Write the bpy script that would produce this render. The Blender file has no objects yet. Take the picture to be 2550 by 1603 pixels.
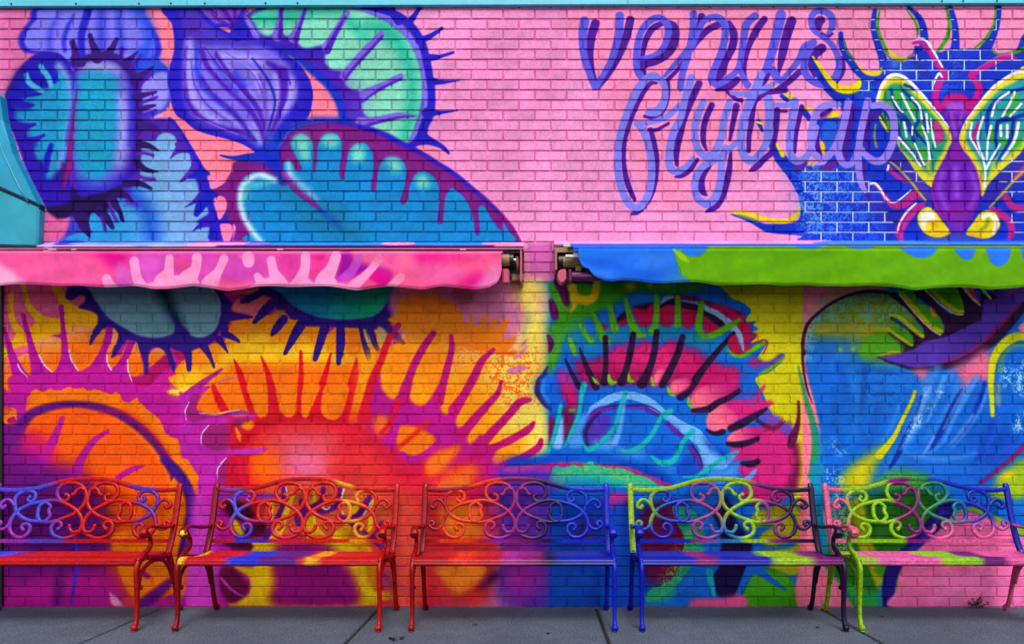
import bpy, math, random
import numpy as np
from mathutils import Vector

random.seed(7)
scene = bpy.context.scene
col = scene.collection

# ------------------------------------------------------------------ camera
S = 385.0            # photo pixels per metre on the wall plane
CX, BASE = 1336.0, 1510.5
HOR = 1107.0
CAM_D = 4.4
CAM_H = (BASE - HOR) / S
cam_data = bpy.data.cameras.new('camera')
cam = bpy.data.objects.new('camera', cam_data)
col.objects.link(cam)
cam.location = (0.0, -CAM_D, CAM_H)
cam.rotation_euler = (math.radians(90), 0, 0)
cam_data.sensor_width = 36.0
cam_data.lens = 36.0 * S * CAM_D / 2550.0
cam_data.shift_x = -(CX - 1275.0) / 2550.0
cam_data.shift_y = (HOR - 801.5) / 2550.0
cam_data.clip_start = 0.05
cam_data.clip_end = 500.0
scene.camera = cam

# ------------------------------------------------------------------ world, sun, exposure
SUN_EL, SUN_AZ = math.radians(54), math.radians(8)
world = bpy.data.worlds.new('World')
scene.world = world
world.use_nodes = True
wn = world.node_tree
for n in list(wn.nodes):
    wn.nodes.remove(n)
sky = wn.nodes.new('ShaderNodeTexSky')
sky.sky_type = 'NISHITA'
sky.sun_disc = False
sky.sun_elevation = SUN_EL
sky.sun_rotation = math.pi - SUN_AZ
sky.air_density = 1.0
sky.dust_density = 3.5
sky.ozone_density = 0.6
bg = wn.nodes.new('ShaderNodeBackground')
bg.inputs['Strength'].default_value = 0.15
wo = wn.nodes.new('ShaderNodeOutputWorld')
wn.links.new(sky.outputs[0], bg.inputs[0])
wn.links.new(bg.outputs[0], wo.inputs[0])
sun_d = bpy.data.lights.new('sun', 'SUN')
sun_d.energy = 1.5
sun_d.angle = math.radians(18)
sun_d.color = (1.0, 0.965, 0.93)
sun = bpy.data.objects.new('sun', sun_d)
col.objects.link(sun)
sd = Vector((math.sin(SUN_AZ) * math.cos(SUN_EL), -math.cos(SUN_AZ) * math.cos(SUN_EL), math.sin(SUN_EL)))
sun.rotation_euler = sd.to_track_quat('Z', 'Y').to_euler()
vs = scene.view_settings
vs.view_transform = 'Standard'
vs.look = 'None'
vs.exposure = 0.5
vs.gamma = 1.0
vs.use_curve_mapping = False
scene.render.engine = 'CYCLES'

# ------------------------------------------------------------------ spray painter (numpy canvas)
def hexc(h):
    h = h.lstrip('#')
    return np.array([int(h[i:i + 2], 16) / 255.0 for i in (0, 2, 4)], np.float32)

def vnoise(w, h, cell, seed):
    r = np.random.RandomState(seed)
    gw, gh = int(w / cell) + 3, int(h / cell) + 3
    g = r.rand(gh, gw).astype(np.float32)
    x = np.arange(w) / cell; y = np.arange(h) / cell
    xi = x.astype(int); yi = y.astype(int)
    fx = (x - xi).astype(np.float32); fy = (y - yi).astype(np.float32)
    fx = fx * fx * (3 - 2 * fx); fy = fy * fy * (3 - 2 * fy)
    a = g[yi][:, xi]; b = g[yi][:, xi + 1]; c = g[yi + 1][:, xi]; d = g[yi + 1][:, xi + 1]
    return (a * (1 - fx) + b * fx) * (1 - fy)[:, None] + (c * (1 - fx) + d * fx) * fy[:, None]

def box(m, r):
    for ax in (0, 1):
        n = m.shape[ax]
        pad = [(0, 0), (0, 0)]; pad[ax] = (r + 1, r)
        c = np.cumsum(np.pad(m, pad), axis=ax, dtype=np.float64)
        hi = np.take(c, np.arange(2 * r + 1, 2 * r + 1 + n), axis=ax)
        lo = np.take(c, np.arange(0, n), axis=ax)
        m = ((hi - lo) / (2 * r + 1)).astype(np.float32)
    return m

def blur(m, r):
    r = int(round(r))
    if r < 1:
        return m
    k = max(1, int(round(r * 0.6)))
    return box(box(m, k), k)

def smooth(p, closed, sub=5):
    p = np.asarray(p, float); n = len(p)
    if n < 3:
        return p
    out = []
    rng = range(n) if closed else range(n - 1)
    t = np.linspace(0, 1, sub, endpoint=False)[:, None]
    for i in rng:
        if closed:
            a, b, c, d = p[(i - 1) % n], p[i], p[(i + 1) % n], p[(i + 2) % n]
        else:
            a, b, c, d = p[max(i - 1, 0)], p[i], p[i + 1], p[min(i + 2, n - 1)]
        out.append(0.5 * ((2 * b) + (-a + c) * t + (2 * a - 5 * b + 4 * c - d) * t ** 2 + (-a + 3 * b - 3 * c + d) * t ** 3))
    if not closed:
        out.append(p[-1:])
    return np.vstack(out)

class Canvas:
    def __init__(s, w, h, x0, y0, k):
        s.w, s.h, s.x0, s.y0, s.k = w, h, x0, y0, k
        s.im = np.zeros((h, w, 3), np.float32)
        s.n1 = vnoise(w, h, 2.2, 1); s.n2 = vnoise(w, h, 5, 2); s.n3 = vnoise(w, h, 13, 3); s.n4 = vnoise(w, h, 60, 4)
        s.T(0, 0, 1)
    def T(s, ox, oy, sc=4.732):
        s.ox, s.oy, s.sc = ox, oy, sc
    def pt(s, st):
        v = np.array(st.split() if isinstance(st, str) else st, float).reshape(-1, 2) / s.sc
        v[:, 0] = (v[:, 0] + s.ox - s.x0) * s.k
        v[:, 1] = (v[:, 1] + s.oy - s.y0) * s.k
        return v
    def put(s, m, bx, by, c, a, spng, grad, rag):
        h, w = m.shape
        n2 = s.n2[by:by + h, bx:bx + w]; n3 = s.n3[by:by + h, bx:bx + w]; n1 = s.n1[by:by + h, bx:bx + w]
        if rag:
            m = np.clip((m - 0.5 + (n2 - .5) * rag + (n3 - .5) * rag) * 4 + 0.5, 0, 1)
        if spng:
            q = n1 * .45 + n2 * .3 + n3 * .25
            m = m * np.clip((q - (1 - spng)) * 12 + .5, 0, 1)
        m = (m * a)[..., None]
        cc = hexc(c)
        if grad:
            c2, st = grad
            g = s.pt(st); d = g[1] - g[0]; L = (d ** 2).sum()
            yy, xx = np.mgrid[by:by + h, bx:bx + w].astype(np.float32)
            t = np.clip(((xx - g[0][0]) * d[0] + (yy - g[0][1]) * d[1]) / L, 0, 1)[..., None]
            cc = cc * (1 - t) + hexc(c2) * t
        r = s.im[by:by + h, bx:bx + w]
        r[:] = r * (1 - m) + cc * m
    def P(s, c, st, soft=1.2, a=1, sm=True, sp=0, g=None, rag=0):
        soft = soft if soft < 4 else 4 + (soft - 4) * .72
        p = s.pt(st)
        if sm:
            p = smooth(p, True, 4)
        soft *= s.k
        mg = int(soft * 2 + 4) + (10 if rag else 0)
        bx = max(0, int(p[:, 0].min()) - mg); by = max(0, int(p[:, 1].min()) - mg)
        ex = min(s.w, int(p[:, 0].max()) + mg + 1); ey = min(s.h, int(p[:, 1].max()) + mg + 1)
        if ex <= bx or ey <= by:
            return
        w, h = ex - bx, ey - by
        SS = 3 if soft < 6 else 1
        m = np.zeros((h, w + 2), np.float32)
        x1, y1 = p[:, 0] - bx, p[:, 1] - by
        x2, y2 = np.roll(x1, -1), np.roll(y1, -1)
        for j in range(h * SS):
            y = (j + .5) / SS
            k = ((y1 <= y) != (y2 <= y))
            if not k.any():
                continue
            xs = np.sort(x1[k] + (y - y1[k]) / (y2[k] - y1[k]) * (x2[k] - x1[k]))
            xs = np.clip(xs, 0, w)
            row = m[j // SS]
            for q in range(0, len(xs) - 1, 2):
                a0, b0 = xs[q], xs[q + 1]
                i0, i1 = int(a0), int(b0)
                f0, f1 = a0 - i0, b0 - i1
                row[i0] += 1 - f0; row[i0 + 1] += f0
                row[i1] -= 1 - f1; row[i1 + 1] -= f1
        m = np.clip(np.cumsum(m, axis=1)[:, :w] / SS, 0, 1)
        if rag:
            m = blur(m, 5)
        elif soft > .9:
            m = blur(m, soft)
        s.put(m, bx, by, c, a, sp, g, rag)
    def K(s, c, st, w, soft=1.2, a=1, sp=0, g=None, rag=0):
        """brush stroke; w = half width(s) in tile pixels"""
        soft = soft if soft < 4 else 4 + (soft - 4) * .72
        p = s.pt(st)
        ws = np.atleast_1d(np.array(w, float)) / s.sc * s.k
        ws = np.interp(np.linspace(0, 1, len(p)), np.linspace(0, 1, len(ws)), ws)
        q = smooth(np.column_stack([p, ws]), False, 5)
        soft = max(soft * s.k, .8)
        mg = soft + 3 + q[:, 2].max()
        bx = max(0, int(q[:, 0].min() - mg)); by = max(0, int(q[:, 1].min() - mg))
        ex = min(s.w, int(q[:, 0].max() + mg) + 1); ey = min(s.h, int(q[:, 1].max() + mg) + 1)
        if ex <= bx or ey <= by:
            return
        m = np.zeros((ey - by, ex - bx), np.float32)
        for i in range(len(q) - 1):
            a0, b0 = q[i], q[i + 1]
            r = max(a0[2], b0[2]) + soft + 1
            lx = max(bx, int(min(a0[0], b0[0]) - r)); ly = max(by, int(min(a0[1], b0[1]) - r))
            hx = min(ex, int(max(a0[0], b0[0]) + r) + 1); hy = min(ey, int(max(a0[1], b0[1]) + r) + 1)
            if hx <= lx or hy <= ly:
                continue
            yy, xx = np.mgrid[ly:hy, lx:hx].astype(np.float32)
            dx, dy = b0[0] - a0[0], b0[1] - a0[1]
            L = dx * dx + dy * dy + 1e-6
            t = np.clip(((xx - a0[0]) * dx + (yy - a0[1]) * dy) / L, 0, 1)
            d = np.hypot(xx - a0[0] - t * dx, yy - a0[1] - t * dy)
            wv = a0[2] + (b0[2] - a0[2]) * t
            v = np.clip((wv - d) / soft + .5, 0, 1)
            if soft > 5:
                v = v * v * (3 - 2 * v)
            sl = m[ly - by:hy - by, lx - bx:hx - bx]
            np.maximum(sl, v, out=sl)
        s.put(m, bx, by, c, a, sp, g, rag)
    def E(s, c, x, y, rx, ry, soft=20, a=1, sp=0, rag=0):
        t = np.linspace(0, 2 * np.pi, 17)[:-1]
        st = np.column_stack([x + rx * np.cos(t), y + ry * np.sin(t)]).ravel()
        s.P(c, st, soft, a, True, sp, None, rag)
# ------------------------------------------------------------------ the mural, painted in wall coordinates
def mural_upper(c):
    P, K, E, T = c.P, c.K, c.E, c.T
    SAL = '#FF92A8'
    T(0, 0, 1)
    P('#F0A2D2', '-20 -20 2600 -20 2600 1700 -20 1700', sm=False)
    P('#E07EB4', '-20 -20 100 -20 80 150 30 260 -20 260', 30)
    P('#E88AC0', '1300 0 1560 0 1500 120 1350 300 1280 600 1100 520 1080 200', 60, .2)
    P(SAL, '340 0 420 0 440 120 420 180 500 330 640 390 640 420 520 520 440 330 380 250 400 150', 3)
    P(SAL, '690 130 860 180 880 310 730 310', 3)
    P('#FF94B4', '1400 30 1720 20 1900 40 1960 120 1900 300 1850 420 1650 520 1560 380 1480 160', 30, .45)
    P('#FF94B4', '1900 0 2560 0 2560 130 1900 130', 30, .35)
    # ---- region A: blue-violet pods, left
    T(0, 0)
    P('#3327D0', '490 75 350 250 240 390 215 480 240 570 300 620 420 640 700 700 900 820 1600 850 1780 800 1870 690 1900 600 1880 480 1800 320 1700 180 1590 60', 5)
    P('#8C88F2', '540 90 430 230 320 370 285 470 310 560 400 600 560 610 700 640 850 730 1200 700 1650 720 1790 700 1825 600 1800 430 1700 290 1560 90', 4)
    K('#4048DC', '1200 60 1190 300 1190 500 1170 640', 45, 40, .9)
    K('#3E50E0', '1390 80 1410 350 1430 580', 38, 35, .9)
    K('#3A60E8', '1620 120 1740 330 1750 520 1640 720', 75, 50, .9)
    K('#2A55E0', '1660 640 1740 740 1640 800', 60, 40, .8)
    K('#2F2AD2', '1055 60 1000 250 955 420 960 600 975 680', [48, 45, 40, 40], 10)
    K('#3E3CDA', '870 170 790 330 750 480 760 600', [10, 24, 26, 20], 14)
    K('#5656E4', '700 150 610 330 580 480 590 590', [12, 26, 30, 20], 30)
    P('#3848DC', '1830 690 1900 740 1990 830 1985 1000 2005 1180 1960 1280 1870 1340 1640 1400 1600 800', 4)
    P('#3A6AE8', '1640 780 1860 710 1960 800 1850 860 1700 900', 30, .9)
    P('#9C9CF4', '1850 860 1960 860 1985 1000 1990 1130 1960 1230 1900 1300 1800 1310 1640 1290 1630 1050 1700 950', 5)
    # lower right petal of the first flower
    P('#5A2CB8', '1640 1440 1800 1400 2000 1410 2130 1530 2240 1700 2366 1900 2480 2120 2560 2300 2600 2450 2600 2860 870 2860 900 2300 1500 1900', 3)
    T(0, 300)
    P('#E070A8', '510 1080 650 1140 740 1150 820 1130 835 1200 780 1320 690 1440 510 1440', 2)
    P('#4A50C4', '835 1140 900 1100 920 1450 690 1450 790 1320', 8)
    P('#2F9CD4', '1640 250 1820 240 1870 180 1950 145 2050 180 2085 270 2060 350 2040 400 2200 380 2260 450 2255 560 2190 650 2150 700 2200 690 2340 700 2366 790 2350 880 2250 970 2300 980 2440 1010 2460 1100 2440 1170 2380 1260 2480 1255 2500 1300 2520 1440 880 1440 900 1330 1080 1330 1040 1250 1030 1150 1060 1100 1300 1000 1360 900 1400 850 1500 800 1600 740 1650 700 1640 480', 2,
      g=('#84B6E4', '1200 900 1900 700'))
    K('#1C58D0', '1500 840 1640 950 1760 1150 1800 1440', [60, 65, 70, 70], 90, .95)
    K('#38A8DC', '1100 1200 1300 1250 1500 1400', 60, 70, .7)
    K('#5A3CD0', '1500 760 1480 850 1540 950 1640 1000', [45, 50, 40, 20], 18)
    K('#7C3CB4', '1480 870 1500 980 1470 1000', 12, 14, .7)
    # body of the first trap
    T(0, 0)
    P('#3A12B4', '60 1150 100 1030 180 880 280 750 400 650 540 610 700 640 800 740 860 840 900 700 1000 690 1100 640 1370 640 1400 720 1560 860 1620 960 1640 1100 1650 1400 1640 1700 1620 2000 1500 2120 1380 2270 1250 2400 1000 2480 800 2560 700 2560 600 2500 540 2450 330 2040 230 1770 100 1420', 3)
    P('#1F1CC4', '190 960 300 820 430 740 520 700 640 730 740 800 820 950 840 1200 800 1400 400 1400 200 1400 170 1150', 25)
    P('#1D1460', '60 1150 100 1030 180 880 280 750 340 700 260 850 180 980 130 1150', 18, .55)
    P('#1E9CC8', '560 1000 650 960 780 960 830 1050 850 1250 840 1500 800 1750 760 1900 700 1990 640 2070 570 2130 530 2060 540 1950 480 1900 410 1800 430 1680 350 1640 310 1560 330 1480 200 1440 190 1300 300 1280 400 1240 300 1200 220 1080 400 1080 520 1060', 12)
    K('#8FA6EC', '690 780 770 900 820 1050 830 1250 790 1450 750 1620 735 1800 700 1960', [50, 45, 40, 30, 25], 30)
    K('#20B0D0', '720 900 760 1100 750 1400 720 1700', 60, 30, 1, .5)
    K('#5A50D8', '860 1000 870 1200 840 1400 810 1560 790 1700', [20, 25, 18], 18)
    K('#58B8D8', '480 780 560 900 600 1010', [30, 35, 25], 8)
    K('#3CC0D0', '470 800 500 860', 12, 8)
    K('#58B8D8', '310 880 350 980 490 1070', [30, 35, 30], 8)
    K('#2318B4', '390 890 460 960 540 1010', [48, 45, 24], 6)
    K('#1C24C8', '550 780 630 880 640 965', [30, 32, 20], 6)
    K('#2218B4', '150 1110 350 1110 480 1110', [60, 36, 12], 6)
    K('#2416B4', '150 1230 300 1245 390 1240', [55, 40, 14], 6)
    K('#1E70CC', '200 1300 380 1300', [25, 12], 12, .8)
    K('#3A10B0', '170 1490 300 1490 410 1465', [55, 38, 16], 6)
    K('#3410B8', '300 1680 420 1640 520 1590', [60, 30, 14], 6)
    K('#1E20C0', '600 1710 560 1850 540 2000', [26, 38, 40], 8)
    K('#3CA8CC', '430 1760 450 1860', 20, 20, .7)
    K('#58A0D8', '620 1830 580 2060', [14, 24], 20, .7)
    P('#8478DC', '930 740 1100 700 1300 720 1440 800 1530 950 1560 1200 1550 1500 1540 1800 1500 1980 1400 2120 1250 2230 1000 2230 900 2150 870 2000 850 1700 880 1400 900 1100 905 900', 22)
    P('#C4BEEA', '1000 760 1200 735 1380 780 1400 850 1000 850', 22, .85)
    P('#2C30CC', '880 1950 950 2080 1200 2160 1450 2050 1500 2250 1000 2300 860 2200', 40, .8)
    P('#1FA2D2', '960 870 1200 850 1370 900 1380 1100 1400 1300 1390 1600 1360 1850 1300 2000 1200 2110 1050 2120 950 2030 890 1850 870 1600 890 1300 910 1000', 24)
    P('#14C0B8', '1000 900 1330 950 1330 1300 1300 1800 1000 2000 920 1500 940 1100', 30, .85, sp=.5)
    P('#2484DC', '1000 900 1330 950 1330 1300 1300 1800 1000 2000 920 1500 940 1100', 30, .6, sp=.4)
    K('#B4B4F0', '1420 1150 1440 1400 1430 1700 1390 1900', [40, 50, 45, 30], 45, .8)
    K('#2838D4', '1540 900 1545 1300 1535 1700', 18, 30, .8)
    K('#A01088', '905 1080 870 1300 858 1420 838 1590 820 1770 812 1920 770 2080 750 2200', [8, 14, 16, 24, 30, 26, 20], 7)
    K('#B02898', '850 1950 830 2060 870 2200', 12, 16, .8)
    K('#5A1070', '740 1940 735 2100 740 2250', 25, 22, .8)
    # fringe
    K('#471A90', '860 700 1000 690 1200 650 1380 690 1480 770 1560 860 1600 960 1625 1100 1635 1300 1632 1600 1615 1980', [38, 40, 44, 42, 40, 38, 36], 13)
    HN = '#48188C'
    for st, w in (('850 495 880 600 900 720 960 740', [36, 40, 58, 50]), ('1058 415 1080 500 1120 600 1140 680', [28, 34, 52, 70]),
                  ('1368 470 1320 570 1260 640', [28, 36, 56]), ('1625 605 1560 670 1470 740', [10, 24, 40]),
                  ('1812 780 1700 870 1590 960', [8, 40, 62]), ('1832 1085 1720 1112 1600 1140', [18, 28, 48]),
                  ('1820 1240 1740 1260 1640 1280', [16, 28, 34]), ('1870 1530 1780 1490 1650 1480', [14, 45, 52])):
        K(HN, st, w, 3)
    P('#2A0A58', '540 2440 700 2420 1000 2320 1350 2270 1280 2470 1180 2510 1080 2510 1020 2600 930 2600 880 2530 800 2550 700 2575 600 2530', 6)
    K('#2A0A58', '850 2240 900 2350 1000 2420 1250 2330 1400 2230', [20, 60, 70, 60, 40], 20)
    T(0, 300)
    HN = '#36106C'
    for st, w in (('1868 355 1750 300 1640 280', [8, 34, 44]), ('1852 600 1720 580 1600 490', [8, 30, 40]),
                  ('1778 803 1650 745 1470 745', [18, 34, 42]), ('1555 950 1480 880 1350 850', [12, 36, 60]),
                  ('1440 1170 1400 1060 1310 940', [24, 30, 66]), ('1325 1260 1260 1160 1170 1060', [24, 46, 60]),
                  ('1055 1370 1000 1250 930 1110', [12, 58, 74])):
        K(HN, st, w, 3)
    PH = '#5C1CC0'
    T(0, 0)
    for st, w in (('1435 575 1420 710', 25), ('1650 665 1580 750 1520 820', 18), ('1770 880 1680 960 1635 1070', [22, 22, 10]),
                  ('1845 1145 1750 1180 1650 1220', 15), ('1830 1300 1740 1340 1640 1380', 16)):
        K(PH, st, w, 5)
    T(0, 300)
    for st, w in (('1870 140 1720 160 1640 200', [22, 26, 15]), ('1800 410 1700 385 1620 390', 18), ('1815 690 1700 680 1620 650', 20),
                  ('1280 960 1330 1100 1370 1180', 20), ('1190 1130 1230 1250 1240 1300', 18)):
        K('#6A24B0', st, w, 5)
    K('#6030B8', '2262 420 2275 540 2200 650 2120 720', [26, 28, 30, 10], 3)
    K('#6030B8', '2082 280 2100 330 2060 380 2005 450', [24, 30, 24, 6], 2)
    K('#5030B8', '2366 880 2280 960 2175 1022', [40, 22, 5], 2)
    # blue edge of the petal and the strip between petals
    T(400, 300)
    P('#3A24C4', '380 600 530 590 600 820 760 800 850 1440 580 1440 600 1260 420 1200 560 1100 540 1010 470 980 440 760', 3)
    K('#3022CC', '100 -20 240 110 340 290 440 470 520 600 590 820 620 1000 650 1200 640 1440', [20, 34, 36, 36, 50, 60, 60, 60], 4)
    K('#1428C8', '590 870 480 990 420 1100', [50, 60, 34], 5)
    K('#1428C8', '340 660 520 620', [22, 45], 5)
    K('#3A24C4', '380 1295 460 1240 560 1180', [6, 26, 30], 2)
    K('#2018C0', '590 1370 600 1280', 30, 10)
    # ---- region B: onion shaped pod
    T(400, 0)
    P('#3020CC', '50 70 130 280 160 480 150 640 100 800 80 950 110 1120 160 1320 280 1440 450 1560 700 1620 880 1680 1000 1740 1130 1800 1320 1800 1500 1480 1680 1440 1760 1330 1790 1150 1770 980 1700 850 1620 740 1500 650 1640 560 1600 460 1420 470 1130 460 1050 330 980 200 1010 70', 2)
    P('#8A7AEA', '290 480 520 480 900 500 1250 560 1450 700 1560 850 1610 1050 1590 1200 1480 1350 1400 1500 1300 1720 1200 1800 1000 1620 600 1500 380 1390 290 1200 260 1000 270 800', 14)
    P('#5A40CC', '250 90 430 85 600 270 700 380 900 460 1080 490 1050 560 800 540 480 540 330 520 260 300', 16)
    P('#6A20B0', '300 240 420 280 480 400 420 480 320 400', 30, .7)
    HL = '#B2ACF6'
    for st, w in (('340 500 330 800 350 1050 450 1250 650 1420', 44), ('740 740 900 950 1080 1150 1180 1350', 34), ('1120 860 1180 1050', 44),
                  ('1350 900 1385 1100 1330 1320', 32), ('720 660 980 680 1240 740', 40), ('1540 950 1550 1100 1450 1300', 36), ('520 1080 760 1330 1000 1480', 34), ('600 740 780 930', 24), ('1250 1050 1270 1300', 26), ('1100 1450 1180 1700', 22), ('1240 1700 1300 1500', 14)):
        K(HL, st, w, 30, .9)
    BL = '#3A50E2'
    for st, w in (('420 560 430 850 560 1100 800 1300 1000 1480 1130 1680', [20, 34, 30, 30, 22, 10]), ('620 720 760 930 900 1090', 18), ('870 860 980 1020', 40), ('1010 1200 1150 1450', 16)):
        K(BL, st, w, 22, .9)
    VI = '#5C1CC2'
    for st, w in (('480 600 560 800 790 1050 1050 1300 1170 1500 1225 1700', [34, 26, 24, 24, 20, 10]), ('655 640 790 850 950 1030 1120 1230 1200 1420 1235 1700', [20, 22, 24, 24, 18, 10]),
                  ('290 1050 330 1220 480 1400 700 1500 950 1560 1100 1640', [14, 22, 26, 24, 20, 14]), ('1440 850 1450 1100 1390 1350 1260 1640', [60, 40, 26, 12]), ('1260 740 1400 830 1500 980', [26, 40, 30]),
                  ('470 900 620 1120 860 1330 1060 1600', [14, 18, 20, 12])):
        K(VI, st, w, 16)
    K('#3230C4', '1080 690 1200 850 1290 1000 1345 1200 1290 1450 1240 1640', [10, 14, 16, 14, 14, 6], 7)
    K('#7C5CD8', '1170 900 1225 1100 1240 1300 1240 1560', [30, 26, 20, 12], 22)
    K('#6A40CC', '290 1100 280 800 300 560', [26, 10, 10], 18)
    for st, w, k in (('520 560 700 800 900 1000 1080 1220 1180 1400', [4, 8, 8, 8, 3], '#4A16B0'), ('760 620 980 760 1130 940 1220 1180', [4, 9, 9, 4], '#7C50D4'), ('350 700 400 1000 560 1250 820 1440', [4, 8, 9, 4], '#5C30C8'), ('1440 1000 1460 1180 1380 1400', [4, 8, 4], '#5C30C8'),
                     ('420 1380 640 1480 900 1580', [4, 8, 4], '#B8A8F4'), ('900 700 1100 860 1200 1050', [3, 7, 3], '#C0B8F8'), ('380 560 390 760', [6, 4], '#C0B8F8'), ('1500 960 1520 1140 1430 1320', [4, 8, 4], '#C0B8F8')):
        K(k, st, w, 4, .8)
    # little pod at the top
    P('#8A54D2', '440 80 1000 80 950 200 860 270 850 350 810 300 700 290 640 290 540 200', 3)
    for st, w in (('540 90 700 180 820 290 845 340', [8, 16, 14, 5]), ('700 80 800 200 845 310', [20, 26, 8]), ('860 80 875 200 850 310', [18, 20, 8]), ('980 80 910 220 860 300', [10, 12, 6]), ('600 160 680 240 780 270', 10)):
        K('#6014B0', st, w, 8)
    K('#B490E8', '600 90 720 200 800 270', 8, 8, .8)
    K('#3422CA', '420 80 520 210 640 310 740 380 820 430 900 470', [22, 24, 22, 20, 26, 26], 3)
    K('#3422CA', '640 310 750 288 810 310 840 350', [24, 16, 14, 6], 2)
    K('#3422CA', '1000 80 920 220 880 290 860 340', [18, 14, 20, 30], 3)
    P('#FF94A4', '690 328 790 330 822 352 818 392 750 360', 1.2)
    P('#FF94A8', '1015 75 1210 75 1060 150 1040 160', 1.5)
    # ---- region C: mint leaf with ribs
    P('#5422BC', '980 210 1050 150 1150 90 1400 60 2000 60 2380 60 2660 100 2800 150 2990 300 3080 480 3130 700 3180 900 3200 1100 3190 1350 3120 1450 3110 1600 3000 1760 2910 1740 2500 1600 2350 1540 2150 1440 2140 1400 2060 1180 1980 1000 1780 830 1600 690 1500 620 1250 500 1130 460 1050 330', 2)
    K('#0E3CCC', '1480 620 1620 700 1780 830 1980 1010 2100 1200 2160 1440', [10, 30, 40, 46, 46, 46], 16)
    K('#2A22C4', '1200 480 1480 570 1700 600 1900 600', 24, 30, .8)
    P('#8EDEC2', '1070 200 1200 130 1340 80 1900 75 2330 110 2590 220 2790 350 2940 500 3030 700 3080 900 3090 1100 3060 1280 3000 1480 2900 1700 2700 1580 2430 1500 2740 1400 2500 1400 2400 1350 2370 1230 2420 1180 2370 1090 2230 1050 2170 980 2180 900 2120 840 2010 820 1940 740 1940 650 1990 560 1900 540 1720 575 1640 540 1610 470 1610 400 1560 420 1480 430 1430 400 1350 400 1260 430 1160 380 1110 280', 5)
    K('#2CC0A4', '1150 210 1500 190 1850 130 2100 160 2320 330 2500 300 2700 400 2880 650 2960 950 2950 1300 2870 1600', [70, 80, 50, 30, 40, 60, 100, 70, 60, 60, 50], 60, .95)
    K('#2CC0A4', '2250 290 2450 500 2400 420', 30, 60, .8)
    K('#8A7AE6', '2300 90 2600 180 2800 300 2960 480 3070 700 3110 900 3120 1150 3095 1350 3010 1560 2920 1700', [24, 34, 38, 38, 38, 40, 42, 38, 36, 30], 12)
    K('#2A1CC6', '2370 70 2690 140 2900 260 3060 470 3125 680 3165 900 3190 1100 3175 1330 3100 1490 3080 1600', [30, 42, 44, 44, 44, 44, 44, 48, 52, 60], 7)
    for st, w in (('1415 95 1400 250 1370 430', [26, 36, 60]), ('1695 110 1630 300 1560 450', [24, 36, 56]), ('2190 160 2060 380 1950 560', [40, 40, 56]),
                  ('2600 400 2400 610 2240 790 2150 900', [36, 46, 42, 50]), ('2830 900 2600 1010 2400 1110', [36, 38, 60]), ('3010 1365 2800 1360 2550 1405 2350 1440', [8, 34, 34, 60])):
        K('#8C70E2', st, w, 5)
    for st, w in (('1425 95 1415 260 1410 440', [20, 20, 34]), ('1700 115 1645 300 1590 470', [18, 18, 34]), ('2170 200 2060 400 1960 600', [12, 24, 40]),
                  ('2610 430 2420 640 2270 800 2175 930', [16, 18, 18, 16]), ('2830 930 2620 1030 2480 1120 2400 1180', [14, 16, 14, 12]), ('2990 1370 2800 1385 2600 1430 2450 1470', [6, 14, 16, 20])):
        K('#5A24BE', st, w, 6)
    E('#A088EC', 1150, 430, 40, 60, 20, .7)
    K('#9C88EC', '1010 220 1080 340 1140 430', [22, 26, 16], 12)
    E('#6A08B8', 2130, 930, 90, 60, 40, .7)
    E('#6A08B8', 2250, 1130, 90, 60, 50, .7)
    E('#9A8CE8', 2330, 1260, 70, 130, 60, .8)
    T(800, 0)
    for st, w in (('1170 60 1100 180 1020 270', [28, 28, 50]), ('838 60 842 160 910 250', [22, 38, 50]), ('1418 335 1280 430 1150 480', [18, 30, 44]),
                  ('1552 620 1400 665 1270 680', [16, 22, 44]), ('1625 945 1450 965 1290 960', [6, 24, 50]), ('1600 1300 1400 1325 1240 1330', [10, 24, 60])):
        K('#2A1CC2', st, w, 2.5)
    T(800, 300)
    P('#2C1CC2', '1260 10 1230 90 1255 170 1340 225 1450 300 1515 385 1495 405 1470 385 1400 330 1250 290 1100 310 1000 330 900 300 1020 275 1090 220 1160 120 1190 -20', 2)
    P('#FF9CBC', '1105 325 1180 295 1280 300 1400 350 1500 410 1450 480 1250 430 1190 370', 4)
    # ---- region D: cyan trap with magenta drips
    P('#8A1C90', '-1040 1440 -1010 1250 -1100 1170 -1130 950 -1200 880 -1290 820 -1150 740 -1060 600 -1030 490 -840 470 -640 480 -440 250 -390 160 -270 80 -40 30 210 10 500 70 700 140 900 240 1180 360 1360 480 1570 600 1740 740 1940 900 2100 1060 2250 1230 2310 1330 2366 1440 2420 1580 1000 1600 -980 1580', 2)
    K('#2E1CC8', '200 20 600 110 850 225 1100 345 1350 490 1600 660 1800 830 1950 960 2100 1090', [16, 26, 28, 26, 24, 22, 18, 14, 8], 14)
    T(400, 300)
    K('#1838D0', '1380 200 1480 100 1620 50 1850 0 2200 -10', [60, 60, 40, 34, 20], 30)
    P('#1030C8', '1090 350 1200 300 1330 190 1450 100 1500 60 1420 300 1400 450 1440 600 1460 740 1430 772 1380 700 1340 620 1280 570 1220 500 1050 470 1000 440', 14)
    K('#1A34C8', '705 412 850 440 1020 430 1180 420', [9, 20, 46, 50], 3)
    P('#3A8AE0', '1230 240 1330 190 1380 300 1280 380', 30, .6)
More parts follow.
